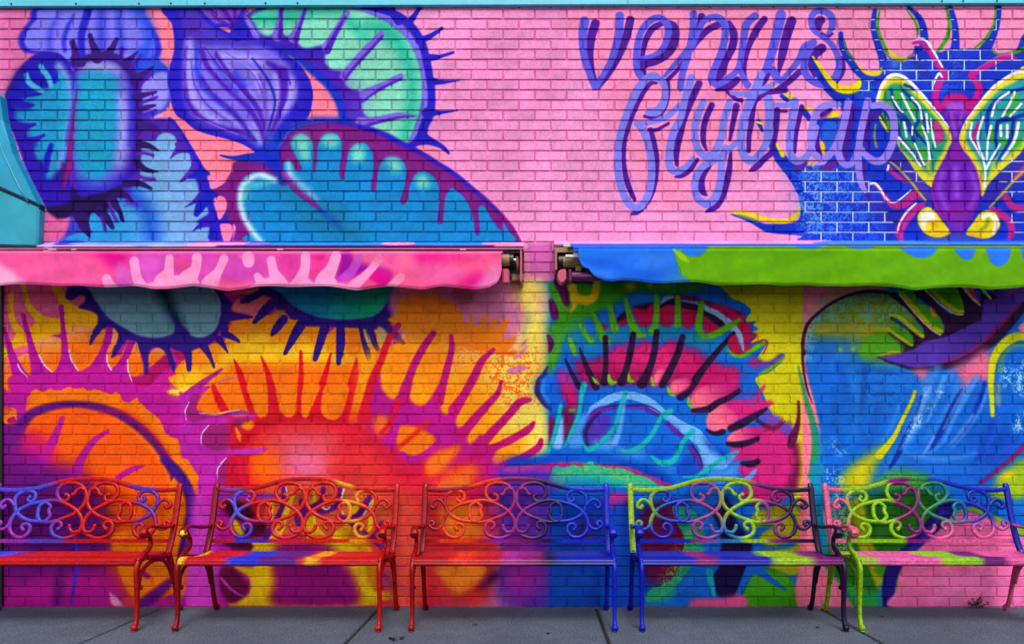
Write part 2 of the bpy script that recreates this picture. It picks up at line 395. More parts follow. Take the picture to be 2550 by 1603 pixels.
    P('#1094D0', '1190 1440 1060 1300 950 1120 905 930 930 760 1020 650 1170 610 1320 660 1420 770 1500 740 1450 600 1450 500 1500 470 1560 520 1590 585 1640 585 1665 560 1600 440 1540 330 1530 250 1580 190 1650 165 1730 190 1790 270 1800 400 1790 560 1803 612 1830 560 1840 450 1850 300 1900 200 2000 155 2090 180 2135 270 2130 400 2105 620 2140 700 2170 620 2200 430 2230 340 2300 280 2366 268 2433 280 2493 380 2508 550 2478 800 2505 830 2538 800 2558 630 2583 520 2653 440 2743 430 2843 470 2893 560 2893 650 2873 780 2823 950 2858 990 2893 960 2933 780 2983 670 3053 600 3143 610 3233 680 3273 770 3288 900 3263 1190 3295 1215 3323 1190 3338 1000 3363 880 3423 800 3493 830 3593 930 3653 1050 3693 1200 3708 1330 3733 1355 3758 1330 3753 1200 3743 1050 3773 1000 3823 1020 3893 1150 3973 1270 3998 1440', 1.6)
    P('#1094D0', '4033 1225 4060 1230 4183 1440 4063 1440', 1.6)
    MI = '#9CECC8'
    for x, y, rx, ry in ((1660, 260, 110, 110), (1700, 400, 70, 90), (2000, 240, 110, 90), (2330, 350, 90, 80), (2320, 440, 90, 60), (2740, 480, 100, 50), (2770, 560, 80, 60), (3080, 690, 80, 60), (3100, 760, 90, 50)):
        E(MI, x, y, rx, ry, 14, .75)
    # magenta must stay crisp round the scallops
    for st, w in (('1790 300 1805 500', 8),):
        pass
    K('#CDE8F0', '1190 1440 1060 1280 965 1090 935 900 985 740 1150 640 1340 700', [30, 34, 36, 36, 34, 34, 34], 22)
    K('#A0E8D0', '1000 900 1050 780 1250 730', 30, 40, .6)
    K('#D0F0E8', '1500 500 1530 640', 30, 20, .7)
    K('#0C8098', '1480 800 1750 1000 2000 1170 2300 1400 2400 1440', [40, 90, 110, 100, 80], 150, .8)
    K('#1094D0', '2500 1100 2700 1400', 60, 80, .6)
    K('#8A2094', '1450 620 1600 820 1780 960 1900 1070', [34, 36, 30, 14], 8)
    K('#1060C8', '1880 1060 2000 1150 2130 1280', [20, 22, 10], 30)
    K('#C0CCF0', '1510 620 1680 780 1840 920', [30, 34, 10], 40, .85)
    for st in ('550 655 640 648 720 668 755 720 720 762 600 812 572 740', '625 930 700 888 762 920 782 1000 750 1100 690 1172 645 1050', '698 1240 762 1215 834 1230 850 1320 805 1435 748 1435'):
        P('#FF94BC', st, 1.5)
    P(SAL, '160 -20 260 -10 400 105 600 178 850 240 1000 300 1105 372 1050 420 950 425 850 415 700 400 720 440 820 475 843 492 820 540 740 580 600 602 530 580 450 450 350 280 250 120', 1.5)
    K('#1A34C8', '705 412 850 440 1020 430 1180 420', [9, 20, 40, 50], 2)
    P('#C070D8', '850 160 1000 240 1130 330 1000 250', 20, .0)
    K('#A8A4F0', '1040 80 1130 180 1150 250', [10, 18, 8], 10)

def lettering(c):
    K, T, P = c.K, c.T, c.P
    SH, A, B, C3 = '#5A12A2', '#6C66E2', '#8C8CEC', '#A08CEC'
    T(1400, 0)
    # shadows
    for st, w in (('390 275 340 450 325 650 355 850 400 940', [52, 50, 40, 30, 12]), ('800 235 755 430 670 640 560 850 430 1045', [48, 48, 44, 34, 12]),
                  ('930 760 1120 710 1260 600 1325 450 1320 320 1260 270', [50, 48, 55, 52, 46, 30]), ('1180 275 1060 340 980 480 945 650 950 800 985 900', [30, 38, 34, 28, 34, 8]),
                  ('1230 950 1350 830 1410 720', [22, 24, 8]), ('1640 200 1610 300 1560 400', [45, 30, 10]), ('1860 280 1720 350 1600 470 1550 580', [40, 40, 36, 8]),
                  ('1960 280 2020 400 2000 560 1920 720 1870 860 1820 960', [40, 46, 46, 44, 50, 20]), ('2060 940 1960 1020 1820 1060', [40, 44, 20]),
                  ('2380 230 2290 350 2200 540 2150 740 2150 900 2180 960', [40, 44, 34, 26, 22, 8]),
                  ('2700 250 2640 430 2590 650 2545 880', [58, 54, 48, 12]), ('3055 570 2970 640 2920 760 2970 900', [56, 56, 34, 16]),
                  ('3290 700 3295 840 3230 950', [38, 38, 30]), ('3180 400 3120 430 3050 390', [16, 22, 14]), ('2790 850 2670 960 2530 1070', [36, 36, 36]),
                  ('2440 860 2370 960 2310 1040', [20, 40, 20]),
                  ('1110 980 1030 990 930 1130 830 1330 780 1480 730 1680 725 1920 765 2150 850 2350', [14, 26, 30, 34, 30, 28, 26, 34, 22]),
                  ('1250 970 1245 1130 1190 1290 1090 1380 970 1370', [18, 24, 30, 26, 20]), ('1250 1455 1110 1530 1020 1530', [18, 22, 22]),
                  ('1040 1530 1085 1700 1115 1900 1090 2150 1020 2330 900 2480 820 2520', [30, 30, 28, 30, 38, 36, 16]),
                  ('1610 985 1520 1180 1430 1400 1390 1560 1345 1750 1345 1940', [42, 42, 40, 42, 42, 20]), ('1590 1880 1500 1990 1400 2065 1320 2085', [22, 40, 34, 6]),
                  ('1760 1240 1690 1400 1660 1550 1665 1680 1700 1765', [36, 36, 34, 28, 12]), ('2050 1250 2020 1400 2000 1500 1975 1640', [40, 32, 30, 18]),
                  ('1985 1765 1965 2000 1905 2250 1810 2420 1700 2490', [14, 36, 40, 46, 16]), ('1800 1900 1690 1990 1630 2120 1650 2250 1700 2300', [8, 40, 48, 38, 12]),
                  ('2620 1060 2420 1090 2280 1160 2240 1250 2225 1450 2200 1600 2195 1780', [40, 34, 46, 44, 34, 30, 26]), ('1950 1090 2050 1170 2110 1180', [20, 24, 24]),
                  ('2480 1790 2380 1870 2290 1960 2210 2010', [36, 36, 40, 12]), ('2530 1300 2515 1480 2500 1600 2480 1720', [38, 38, 36, 30]), ('2640 1310 2560 1310', 18),
                  ('2820 1260 2790 1400 2755 1570 2735 1790', [30, 28, 26, 22]), ('3160 1290 3060 1350', [24, 30]), ('3000 1520 2995 1700 3050 1830', [36, 38, 14]),
                  ('3430 1270 3390 1450 3355 1630 3335 1850', [36, 36, 36, 30]), ('3720 1345 3620 1390 3590 1500 3590 1680 3620 1800', [26, 40, 28, 28, 8]),
                  ('3540 1940 3560 2170 3610 2320 3690 2400', [26, 26, 22, 10])):
        K(SH, st, w, 2.5)
    for st, w in (('2870 1860 2820 1940 2740 1990', [30, 48, 20]), ('3220 1890 3160 1960 3060 1990', [24, 44, 14])):
        K('#7426A4', st, w, 5)
    P(SH, '2975 230 3045 190 3105 240 3065 300 3030 380 2965 290', 2)
    # faces
    for st, w, k in (('262 250 240 420 255 650 325 880 380 1020', [58, 54, 46, 40, 40], A), ('675 190 662 400 590 680 500 850 400 1020', [52, 50, 42, 36, 40], A),
                     ('920 690 1080 650 1190 560 1245 400 1235 290 1160 215 1060 230 960 320 895 480 870 700 890 850 950 930', [24, 28, 38, 44, 46, 42, 42, 42, 42, 42, 42, 34], A),
                     ('1205 895 1300 790 1400 670 1480 560', [22, 30, 30, 24], A), ('1545 160 1530 400 1480 650 1420 850 1390 1040', [44, 42, 44, 42, 40], A),
                     ('1530 560 1600 370 1680 240 1800 205 1900 260 1920 400 1880 600 1800 790 1755 930 1820 1000 1930 940 2050 840 2110 700', [34, 36, 36, 42, 48, 46, 44, 44, 46, 36, 40, 36, 34], A),
                     ('2270 190 2170 290 2130 500 2100 700 2080 820', [46, 50, 42, 38, 40], A), ('2100 830 2140 930 2180 1000', [36, 36, 46], A),
                     ('2575 180 2520 420 2460 650 2410 790 2340 920', [64, 58, 54, 46, 30], A), ('2470 820 2520 900 2560 950', [50, 50, 40], A),
                     ('2570 960 2690 830 2790 700 2850 560 2930 510', [26, 34, 40, 44, 40], A),
                     ('2960 500 2870 680 2850 830 2940 950 3090 1000 3210 920 3260 770 3230 620 3150 500 3050 430 2960 350 2930 230 2980 140 3080 135 3170 200 3180 310 3130 390', [44, 44, 46, 44, 44, 46, 40, 38, 34, 28, 34, 38, 40, 40, 44, 44, 20], A),
                     ('1170 960 1090 900 990 930 890 1050 810 1220 740 1400 690 1560 655 1740 650 1960 690 2200 770 2380 860 2450 960 2390 1035 2200 1050 1950 1010 1700 950 1540 880 1450', [40, 46, 48, 52, 50, 46, 44, 44, 46, 46, 46, 44, 44, 46, 46, 44, 44, 40], B),
                     ('1180 940 1215 1080 1190 1210 1120 1310 1020 1320', [40, 40, 48, 56, 50], B), ('880 1450 1050 1440 1250 1360 1380 1240', [24, 32, 38, 34], B),
                     ('1520 920 1450 1150 1390 1400 1310 1560 1260 1800 1270 1970 1350 2020 1460 1960 1540 1860', [50, 44, 44, 48, 48, 48, 44, 36, 26], B),
                     ('1660 1200 1590 1380 1560 1560 1590 1740 1680 1840 1790 1790 1870 1620 1910 1400 1970 1210', [44, 46, 44, 44, 46, 46, 44, 46, 46], B),
                     ('2060 1670 1960 1760 1800 1880 1660 1960 1570 2100 1570 2280 1680 2400 1800 2330 1860 2130 1880 1900 1920 1740', [30, 36, 44, 44, 46, 44, 48, 50, 44, 44, 44], B),
                     ('2340 880 2280 1050 2180 1280 2120 1500 2105 1700 2150 1850 2240 1890 2350 1780 2430 1620 2450 1500', [50, 56, 54, 54, 50, 50, 46, 44, 44, 44], B),
                     ('1990 1100 2200 1110 2380 1050 2500 980', [22, 42, 40, 26], B), ('2430 1170 2440 1400 2410 1620', [56, 52, 46], B), ('2520 1230 2640 1240 2740 1180', [26, 34, 30], B),
                     ('2740 1190 2710 1400 2680 1600 2685 1800 2760 1900 2880 1840 2940 1700 2990 1500', [50, 48, 46, 46, 44, 40, 40, 40], B),
                     ('3250 1230 3120 1240 3010 1310 2950 1450 2920 1640 2960 1800 3070 1870 3190 1770 3290 1560 3340 1350 3370 1200', [38, 42, 46, 44, 42, 44, 44, 44, 46, 46, 44], C3),
                     ('3300 1540 3250 1780 3320 1930 3420 1910 3480 1760', [46, 46, 44, 40, 36], C3),
                     ('3600 1190 3550 1400 3510 1600 3490 1800 3495 2020 3530 2180 3570 2250', [46, 44, 44, 44, 42, 38, 26], C3),
                     ('3650 1250 3780 1240 3880 1330 3910 1500 3890 1680 3800 1860 3690 1900 3580 1830 3530 1750', [36, 44, 46, 48, 46, 50, 46, 40, 26], C3)):
        K(k, st, [q * .97 for q in w] if isinstance(w, list) else w, 2)
    # leaf tips that overlap the s
    T(2050, 0)
    K('#0C34C6', '-130 710 -60 850 40 1000 160 1130', [18, 40, 40, 30], 3)
    K('#F0DC14', '-125 670 -40 790 60 930 160 1030 300 1055 400 1010 430 935', [12, 22, 32, 40, 46, 42, 10], 3)

def fly_area(c, body_only=False):
    K, T, P, E = c.K, c.T, c.P, c.E
    T(2050, 0)
    NV = '#0C34C6'
    P('#0E3CCE', '215 1285 30 1040 120 1010 250 1100 360 1095 440 960 450 880 560 900 680 880 720 760 790 700 930 735 1010 700 1070 600 1100 540 1350 620 1480 580 1650 580 1800 575 1980 585 2070 640 2250 630 2400 540 2400 2860 -110 2860 -250 2780 -600 2740 -780 2660 -620 2640 -330 2620 -270 2500 -280 2350 -320 2250 -400 2110 -560 1900 -600 1790 -560 1700 -420 1860 -300 1950 -50 1950 50 1900 150 1600 200 1400', 2.5)
    P('#2A6ADA', '-80 1430 -10 1400 170 1400 170 1560 110 1720 30 1800 -10 1700 -60 1560', 3)
    P('#0C3CC8', '-80 1420 180 1390 170 1440 20 1430 -50 1560', 3)
    for st, w in (('607 125 590 320 640 520 700 700 720 850', [26, 34, 40, 48, 60]), ('205 400 220 560 320 730 450 880 600 960', [28, 34, 42, 46, 60]),
                  ('985 70 1120 200 1175 330 1190 500 1160 640', [16, 34, 42, 50, 60]), ('1485 50 1540 250 1560 450 1540 640', [22, 36, 42, 60]), ('2075 40 2055 250 2000 420 1900 600', [26, 32, 42, 70]),
                  ('-130 700 -60 850 40 1000 160 1130', [22, 46, 60, 60]), ('-1085 2525 -850 2600 -650 2690 -400 2700', [6, 24, 44, 60]), ('-770 1430 -720 1540', [30, 14]), ('-490 1130 -410 1190', 24), ('-240 1300 -160 1400', [40, 30]), ('-640 1640 -590 1740', [20, 50])):
        K(NV, st, w, 3.5)
    for st, w, k in (('660 135 640 330 690 480 760 620', [14, 18, 18, 20], '#4CA81C'), ('985 125 1080 260 1125 400', [10, 15, 12], '#4CA81C'), ('1440 45 1480 250 1460 440 1350 600', [14, 20, 24, 20], '#4CA81C'),
                     ('2030 50 2015 260 1920 450 1790 560', [12, 14, 18, 12], '#4CA81C'), ('2400 550 2250 620 2060 640 1990 590', [20, 22, 14, 10], '#4CA81C'), ('245 470 280 600 350 690', [8, 14, 14], '#2C9050'),
                     ('770 600 850 670 940 690 1010 670', [10, 26, 20, 18], '#EEDA1C'), ('1000 680 1060 650', 20, '#B07090'), ('740 640 830 720 940 730', 8, '#3C9A30'),
                     ('150 1000 180 1060 300 1090 400 1070', [16, 30, 28, 20], '#3C9A40'), ('-125 670 -40 790 60 930 160 1030 300 1055 400 1010 430 935', [12, 24, 34, 44, 48, 44, 10], '#F0DC14'),
                     ('-1090 2490 -900 2510 -750 2560 -550 2605 -400 2590 -300 2510 -288 2410', [12, 26, 24, 28, 28, 24, 10], '#F0DA10'), ('-1000 2540 -860 2575 -780 2610', 14, '#6C9830'),
                     ('-550 1700 -480 1830', [14, 26], '#F0D818'), ('-650 1040 -560 1040', [12, 16], '#F0D818'), ('-470 1090 -350 1160', [22, 28], '#F0D818'), ('-255 1240 -150 1290', [8, 20], '#F0D818'),
                     ('-20 1670 -5 1740 -20 1810', [14, 26, 14], '#EEC814'), ('650 1355 700 1450 760 1540', [8, 18, 14], '#E8DC20'), ('700 1340 760 1440 770 1520', 20, '#48A018'), ('-790 1435 -720 1460', 14, '#F0D820'), ('-620 1580 -610 1620', 14, '#E0C020'), ('-180 1905 -120 1960', [16, 10], '#E8C818')):
        K(k, st, w, 3)
    P('#F0DC18', '370 700 450 800 550 850 640 840 692 790 685 870 600 900 500 880 420 800', 2)
    P('#F0DC18', '30 1390 60 1335 165 1320 185 1370 100 1390', 2)
    P('#8A4080', '-60 1340 40 1270 100 1300 20 1400', 8)
    # sponge texture on the leaf
    T(1800, 300)
    P('#6AA6EC', '850 560 1200 540 1500 600 1600 800 1500 1100 1450 1430 1050 1430 950 1000 900 700', 60, .75, sp=.44)
    P('#3C7CE2', '900 520 1200 540 1560 600 1700 900 1900 1430 1050 1430 930 1000 780 640', 60, .75, sp=.5)
    P('#7CB4F0', '960 700 1150 700 1150 1200 960 1300', 40, .7, sp=.5)
    T(2050, 0)
    P('#3C84E4', '480 950 640 1000 480 1200 380 1150', 50, .8, sp=.6)
    P('#2C74DC', '760 720 1060 740 950 900 740 900', 40, .6)
    P('#5C94EC', '1380 620 1700 640 1650 760 1600 1050 1300 1050 1420 800', 40, .55, sp=.4)
    P('#5C94EC', '750 830 1250 850 1150 960 1000 900', 30, .55, sp=.45)
    E('#4C94E4', 840, 760, 36, 32, 8, .8)
    # violet shade painted beside the wings
    P('#4C30B4', '790 1680 900 1730 1100 1990 1270 2190 1300 2400 1200 2390 1050 2200 900 2040 700 1880', 22, .9)
    P('#7C60C8', '1000 2080 1200 2200 1290 2420 1150 2380', 40, .5)
    P('#4C34BC', '1870 2300 2000 2130 2400 1740 2400 1990 2050 2330 1880 2480', 22, .9)
    P('#5A28A0', '480 2240 700 2420 900 2600 1100 2520 980 2700 700 2600 560 2400', 30, .7)
    K('#3A2C9C', '1040 700 1200 860 1260 960', [30, 36, 20], 20, .7)
    # legs
    MG = '#BC2E9C'
    for st, w in (('560 2165 650 2210 750 2350 830 2420 950 2400 1080 2290', [8, 22, 36, 40, 50, 60]), ('1160 2420 1010 2500 920 2640 885 2750 930 2840', [40, 46, 42, 40, 28]), ('780 1990 860 2070 980 2140', [26, 28, 14]),
                  ('2130 2290 2230 2430 2400 2450', [40, 44, 44]), ('2000 2480 2150 2560 2220 2690 2200 2820', [50, 46, 44, 36]), ('2400 1960 2280 2080', 40)):
        K(MG, st, w, 5)
    K('#E040B8', '1080 2500 960 2660 920 2800', [22, 20, 14], 8, .8)
    for st, w in (('552 2165 610 2160 680 2240 750 2350 820 2382 900 2350 1030 2240', [12, 15, 15, 13, 10, 10, 8]), ('1090 2395 980 2500 900 2630 872 2740', [10, 13, 12, 6]), ('768 1950 755 2005', 14)):
        K('#F4ECFA', st, w, 2)
    K('#C4B63C', '790 1905 900 2000 1050 2160 1130 2270 1205 2360', [10, 12, 14, 14, 12], 4)
    K('#C4B63C', '2400 1980 2260 2110 2100 2290 1960 2440', [14, 15, 14, 10], 4)
    # wings
    P('#E8E03C', '620 1200 660 1060 750 940 850 905 950 940 1080 1040 1300 1300 1440 1460 1500 1560 1522 1660 1480 1750 1420 1900 1330 2060 1292 2190 1262 2200 1130 2080 1000 1890 870 1690 860 1500 800 1320 700 1220', 2.5)
    P('#28A87A', '700 1190 760 1030 860 980 960 1020 1100 1150 1300 1360 1400 1500 1460 1600 1440 1720 1330 1950 1272 2080 1190 1990 1010 1840 900 1700 880 1500 830 1330', 6)
    P('#20A0B4', '900 1660 1100 1850 1270 2060 1320 1860 1200 1600 1020 1560', 30, .8)
    P('#E8E03C', '2400 830 2250 870 2100 950 1950 1090 1780 1290 1660 1450 1605 1600 1610 1700 1700 1850 1780 2000 1835 2180 1872 2320 1950 2170 2100 2010 2400 1660', 2.5)
    P('#2AA4B4', '2400 960 2200 1000 2050 1090 1900 1250 1750 1430 1690 1560 1690 1680 1780 1820 1850 1980 1900 2150 1990 2000 2150 1850 2400 1550', 6)
    P('#40B05C', '2300 1500 2366 1500 2366 1600 2200 1750 2100 1700', 40, .8)
    for x, y, rx, ry in ((880, 1130, 50, 60), (800, 1230, 40, 70), (1040, 1250, 40, 60), (1160, 1530, 40, 90), (1050, 1720, 30, 60), (1180, 1820, 40, 90), (2260, 1180, 46, 90), (2180, 1320, 60, 60), (1990, 1600, 36, 100), (2130, 1690, 46, 60), (2300, 1690, 40, 60)):
        E('#4CB81C', x, y, rx, ry, 8, .9)
    P('#C83898', '1290 1430 1350 1440 1420 1560 1405 1640 1340 1710 1310 1560', 4)
    K('#C02890', '1830 1440 1790 1560 1760 1640 1830 1740', [16, 26, 22, 12], 4)
    K('#E4D838', '1250 1880 1230 1960 1280 2060', 28, 18, .8); K('#E4D838', '1380 1860 1330 1980', 22, 18, .8)
    K('#E4D838', '1760 1800 1850 2000 1880 2100', [16, 34, 20], 20, .7); K('#E4D838', '2030 1850 1980 2020', 26, 20, .7)
    for st, w in (('800 1050 840 1230 960 1380 1090 1560 1230 1720 1280 1860', [14, 22, 20, 18, 16, 10]), ('930 1060 1070 1200 1180 1380 1200 1600', [16, 22, 20, 14]), ('830 1340 980 1440 1040 1600', [20, 24, 16]),
                  ('1120 1430 1050 1560 1100 1740 1200 1960', [22, 22, 18, 8]), ('870 1460 920 1640 1040 1780 1160 1950', [24, 20, 18, 8]), ('960 1000 1100 1060', 18), ('1200 1380 1280 1500', 16),
                  ('2400 1030 2130 1120 1960 1280 1930 1470 1950 1660', [18, 22, 24, 26, 12]), ('2150 1400 2060 1450 2030 1620 2040 1800 1970 1900', [26, 24, 20, 18, 8]), ('2400 1340 2240 1390 2060 1430', [26, 26, 20]), ('2240 1420 2200 1650 2060 1880', [20, 22, 10]), ('2200 1180 2160 1320', 12)):
        K('#0C3CB8', st, w, 4)
    for st, w in (('812 1140 870 1250 935 1320', 12), ('922 1105 1000 1270 1080 1420', [12, 16, 15]), ('1040 1150 1130 1250 1160 1400', [14, 14, 14]), ('1212 1345 1235 1550', 15), ('950 1440 980 1610', 14), ('1265 1400 1290 1600 1320 1730', [10, 14, 10]),
                  ('1165 1490 1225 1650 1255 1880', [12, 15, 14]), ('890 1625 1050 1810 1145 1955', [18, 15, 14]), ('1075 1690 1190 1940', [12, 14]), ('1050 1490 1045 1590', 11),
                  ('2185 1090 2040 1200 1985 1370', [16, 14, 14]), ('2250 1090 2190 1230 2110 1370', [16, 15, 15]), ('2330 1225 2200 1370', 14), ('1885 1380 1820 1600 1840 1750 1895 1880', [14, 13, 12, 10]), ('1750 1450 1730 1600 1790 1720 1870 1860', [14, 13, 12, 10]),
                  ('1975 1490 1940 1650 1925 1880', [18, 15, 12]), ('2090 1480 2092 1600', 17), ('2168 1475 2165 1620', 17), ('2300 1450 2250 1660 2110 1870', [20, 18, 14]), ('1880 1870 1908 2000 1902 2200', [10, 14, 14]), ('2080 1700 1980 1870 1912 2000', [12, 15, 12])):
        K('#F2F4FA', st, w, 2.2)
    K('#F8F4F0', '632 1190 680 1030 760 915 860 880 980 930 1150 1100 1350 1330 1480 1500', [14, 20, 24, 20, 20, 18, 14, 8], 2.2)
    K('#F8F4F0', '2400 850 2280 850 2150 920 2000 1030 1850 1200 1700 1400 1630 1540', [14, 16, 18, 18, 15, 12, 6], 2.2)
    K('#C8B83C', '615 1470 600 1600 625 1730', [10, 14, 12], 8, .8)
    # body
    P('#C2188C', '1370 1280 1400 1180 1480 1110 1600 1100 1700 1140 1750 1250 1720 1350 1560 1420 1400 1330', 6)
    P('#7C1CBC', '1410 1290 1560 1190 1700 1280 1650 1420 1600 1560 1590 1650 1640 1760 1740 1880 1820 2040 1860 2250 1830 2420 1740 2600 1640 2740 1540 2740 1430 2600 1320 2450 1290 2250 1320 2080 1420 1880 1500 1760 1520 1640 1490 1500 1430 1380', 3)
    E('#B464DC', 1560, 1260, 120, 60, 10)
    K('#B070E0', '1490 1320 1530 1450 1560 1600', [16, 20, 14], 22, .8); K('#B070E0', '1640 1300 1610 1460', 14, 18, .7)
    E('#B41CA4', 1560, 1800, 90, 50, 30, .9); E('#B8309C', 1570, 2500, 170, 60, 40, .85)
    for st, w in (('1400 2030 1370 2230 1440 2440', [26, 30, 22]), ('1735 2010 1800 2230 1740 2430', [22, 26, 20]), ('1560 2000 1570 2300', 40)):
        K('#A46CEA', st, w, 34, .8)
    K('#6A0CB8', '1480 1960 1480 2380', 16, 20, .8); K('#6A0CB8', '1670 1960 1680 2380', 16, 20, .8)
    E('#7C7CE0', 1590, 2660, 70, 30, 20, .7)
    K('#C2189A', '1320 2080 1290 2260 1330 2450 1420 2590', 8, 8)
    for st, w in (('1062 510 1140 500 1250 600 1330 740 1440 880 1380 960 1330 1080 1320 1170 1370 1290', [18, 26, 30, 34, 42, 42, 42, 44, 30]), ('2270 690 2150 670 1960 760 1800 850 1740 890 1820 990 1830 1100 1750 1230 1680 1300', [16, 36, 34, 36, 42, 44, 48, 44, 26])):
        K('#CA0C9C', st, w, 4)
    for st, w in (('1070 470 1190 465 1290 590 1400 790', [10, 16, 16, 12]), ('1400 910 1360 870 1310 960 1285 1040', [10, 16, 12, 8])):
        K('#F6F2FC', st, w, 2.2)
    K('#D860C8', '2240 640 2100 650 1960 720 1800 820', [14, 10, 8, 6], 5)
    # eyes
    P('#F0DA18', '1108 2560 1150 2480 1230 2440 1300 2470 1400 2600 1500 2740 1440 2780 1350 2800 1230 2770 1140 2680', 2.5)
    P('#FAF6EC', '1135 2540 1220 2478 1300 2500 1335 2590 1280 2600 1215 2640 1215 2740 1160 2660', 5)
    E('#C8A028', 1310, 2660, 80, 50, 20, .8); E('#F0DC20', 1250, 2680, 40, 40, 10, .8)
    P('#F0DC20', '1680 2750 1780 2600 1850 2510 1930 2475 2030 2510 2085 2620 2060 2710 1990 2790 1880 2815 1760 2790', 2.5)
    K('#FAF6EC', '1880 2560 1950 2525 2020 2570 2035 2650 2000 2740', [26, 26, 28, 26, 18], 4)
    K('#88A830', '1940 2590 1920 2660 1860 2700', 22, 14, .8)
    P('#D0A070', '1180 2800 1400 2790 1480 2830 1250 2840', 20, .8); P('#B070C0', '1500 2780 1680 2780 1900 2840 1450 2840', 24, .8)

def strips(c):
    """the flat metal flashing above both awnings carries the mural on"""
    P, T, K = c.P, c.T, c.K
    T(0, 0, 1)
    P('#C098E0', '70 600 640 600 640 620 70 620', 1, sm=False)
    P('#3A50D4', '150 601 210 601 220 620 160 620', 3)
    P('#74A8E0', '215 603 480 603 480 620 215 620', 4)
    P('#7CB4E4', '395 605 490 605 490 620 395 620', 2)
    P('#F09CD0', '492 606 600 603 610 620 490 620', 2)
    P('#2A98DC', '660 602 960 602 960 620 660 620', 3)
    P('#8A80E4', '625 604 670 604 672 620 625 620', 2)
    P('#2A98DC', '1040 602 1215 602 1215 620 1040 620', 3)
    P('#F09CD0', '962 604 1028 604 1030 620 962 620', 2)
    P('#F09CD0', '1210 606 1300 603 1308 620 1212 620', 2)
    P('#EC9CD2', '1378 598 2070 598 2090 622 1378 622', 1, sm=False)
    P('#4C94E4', '2055 602 2200 600 2560 600 2560 622 2050 622', 3)
    P('#1C58D8', '2300 600 2560 598 2560 610 2300 610', 6, .8)

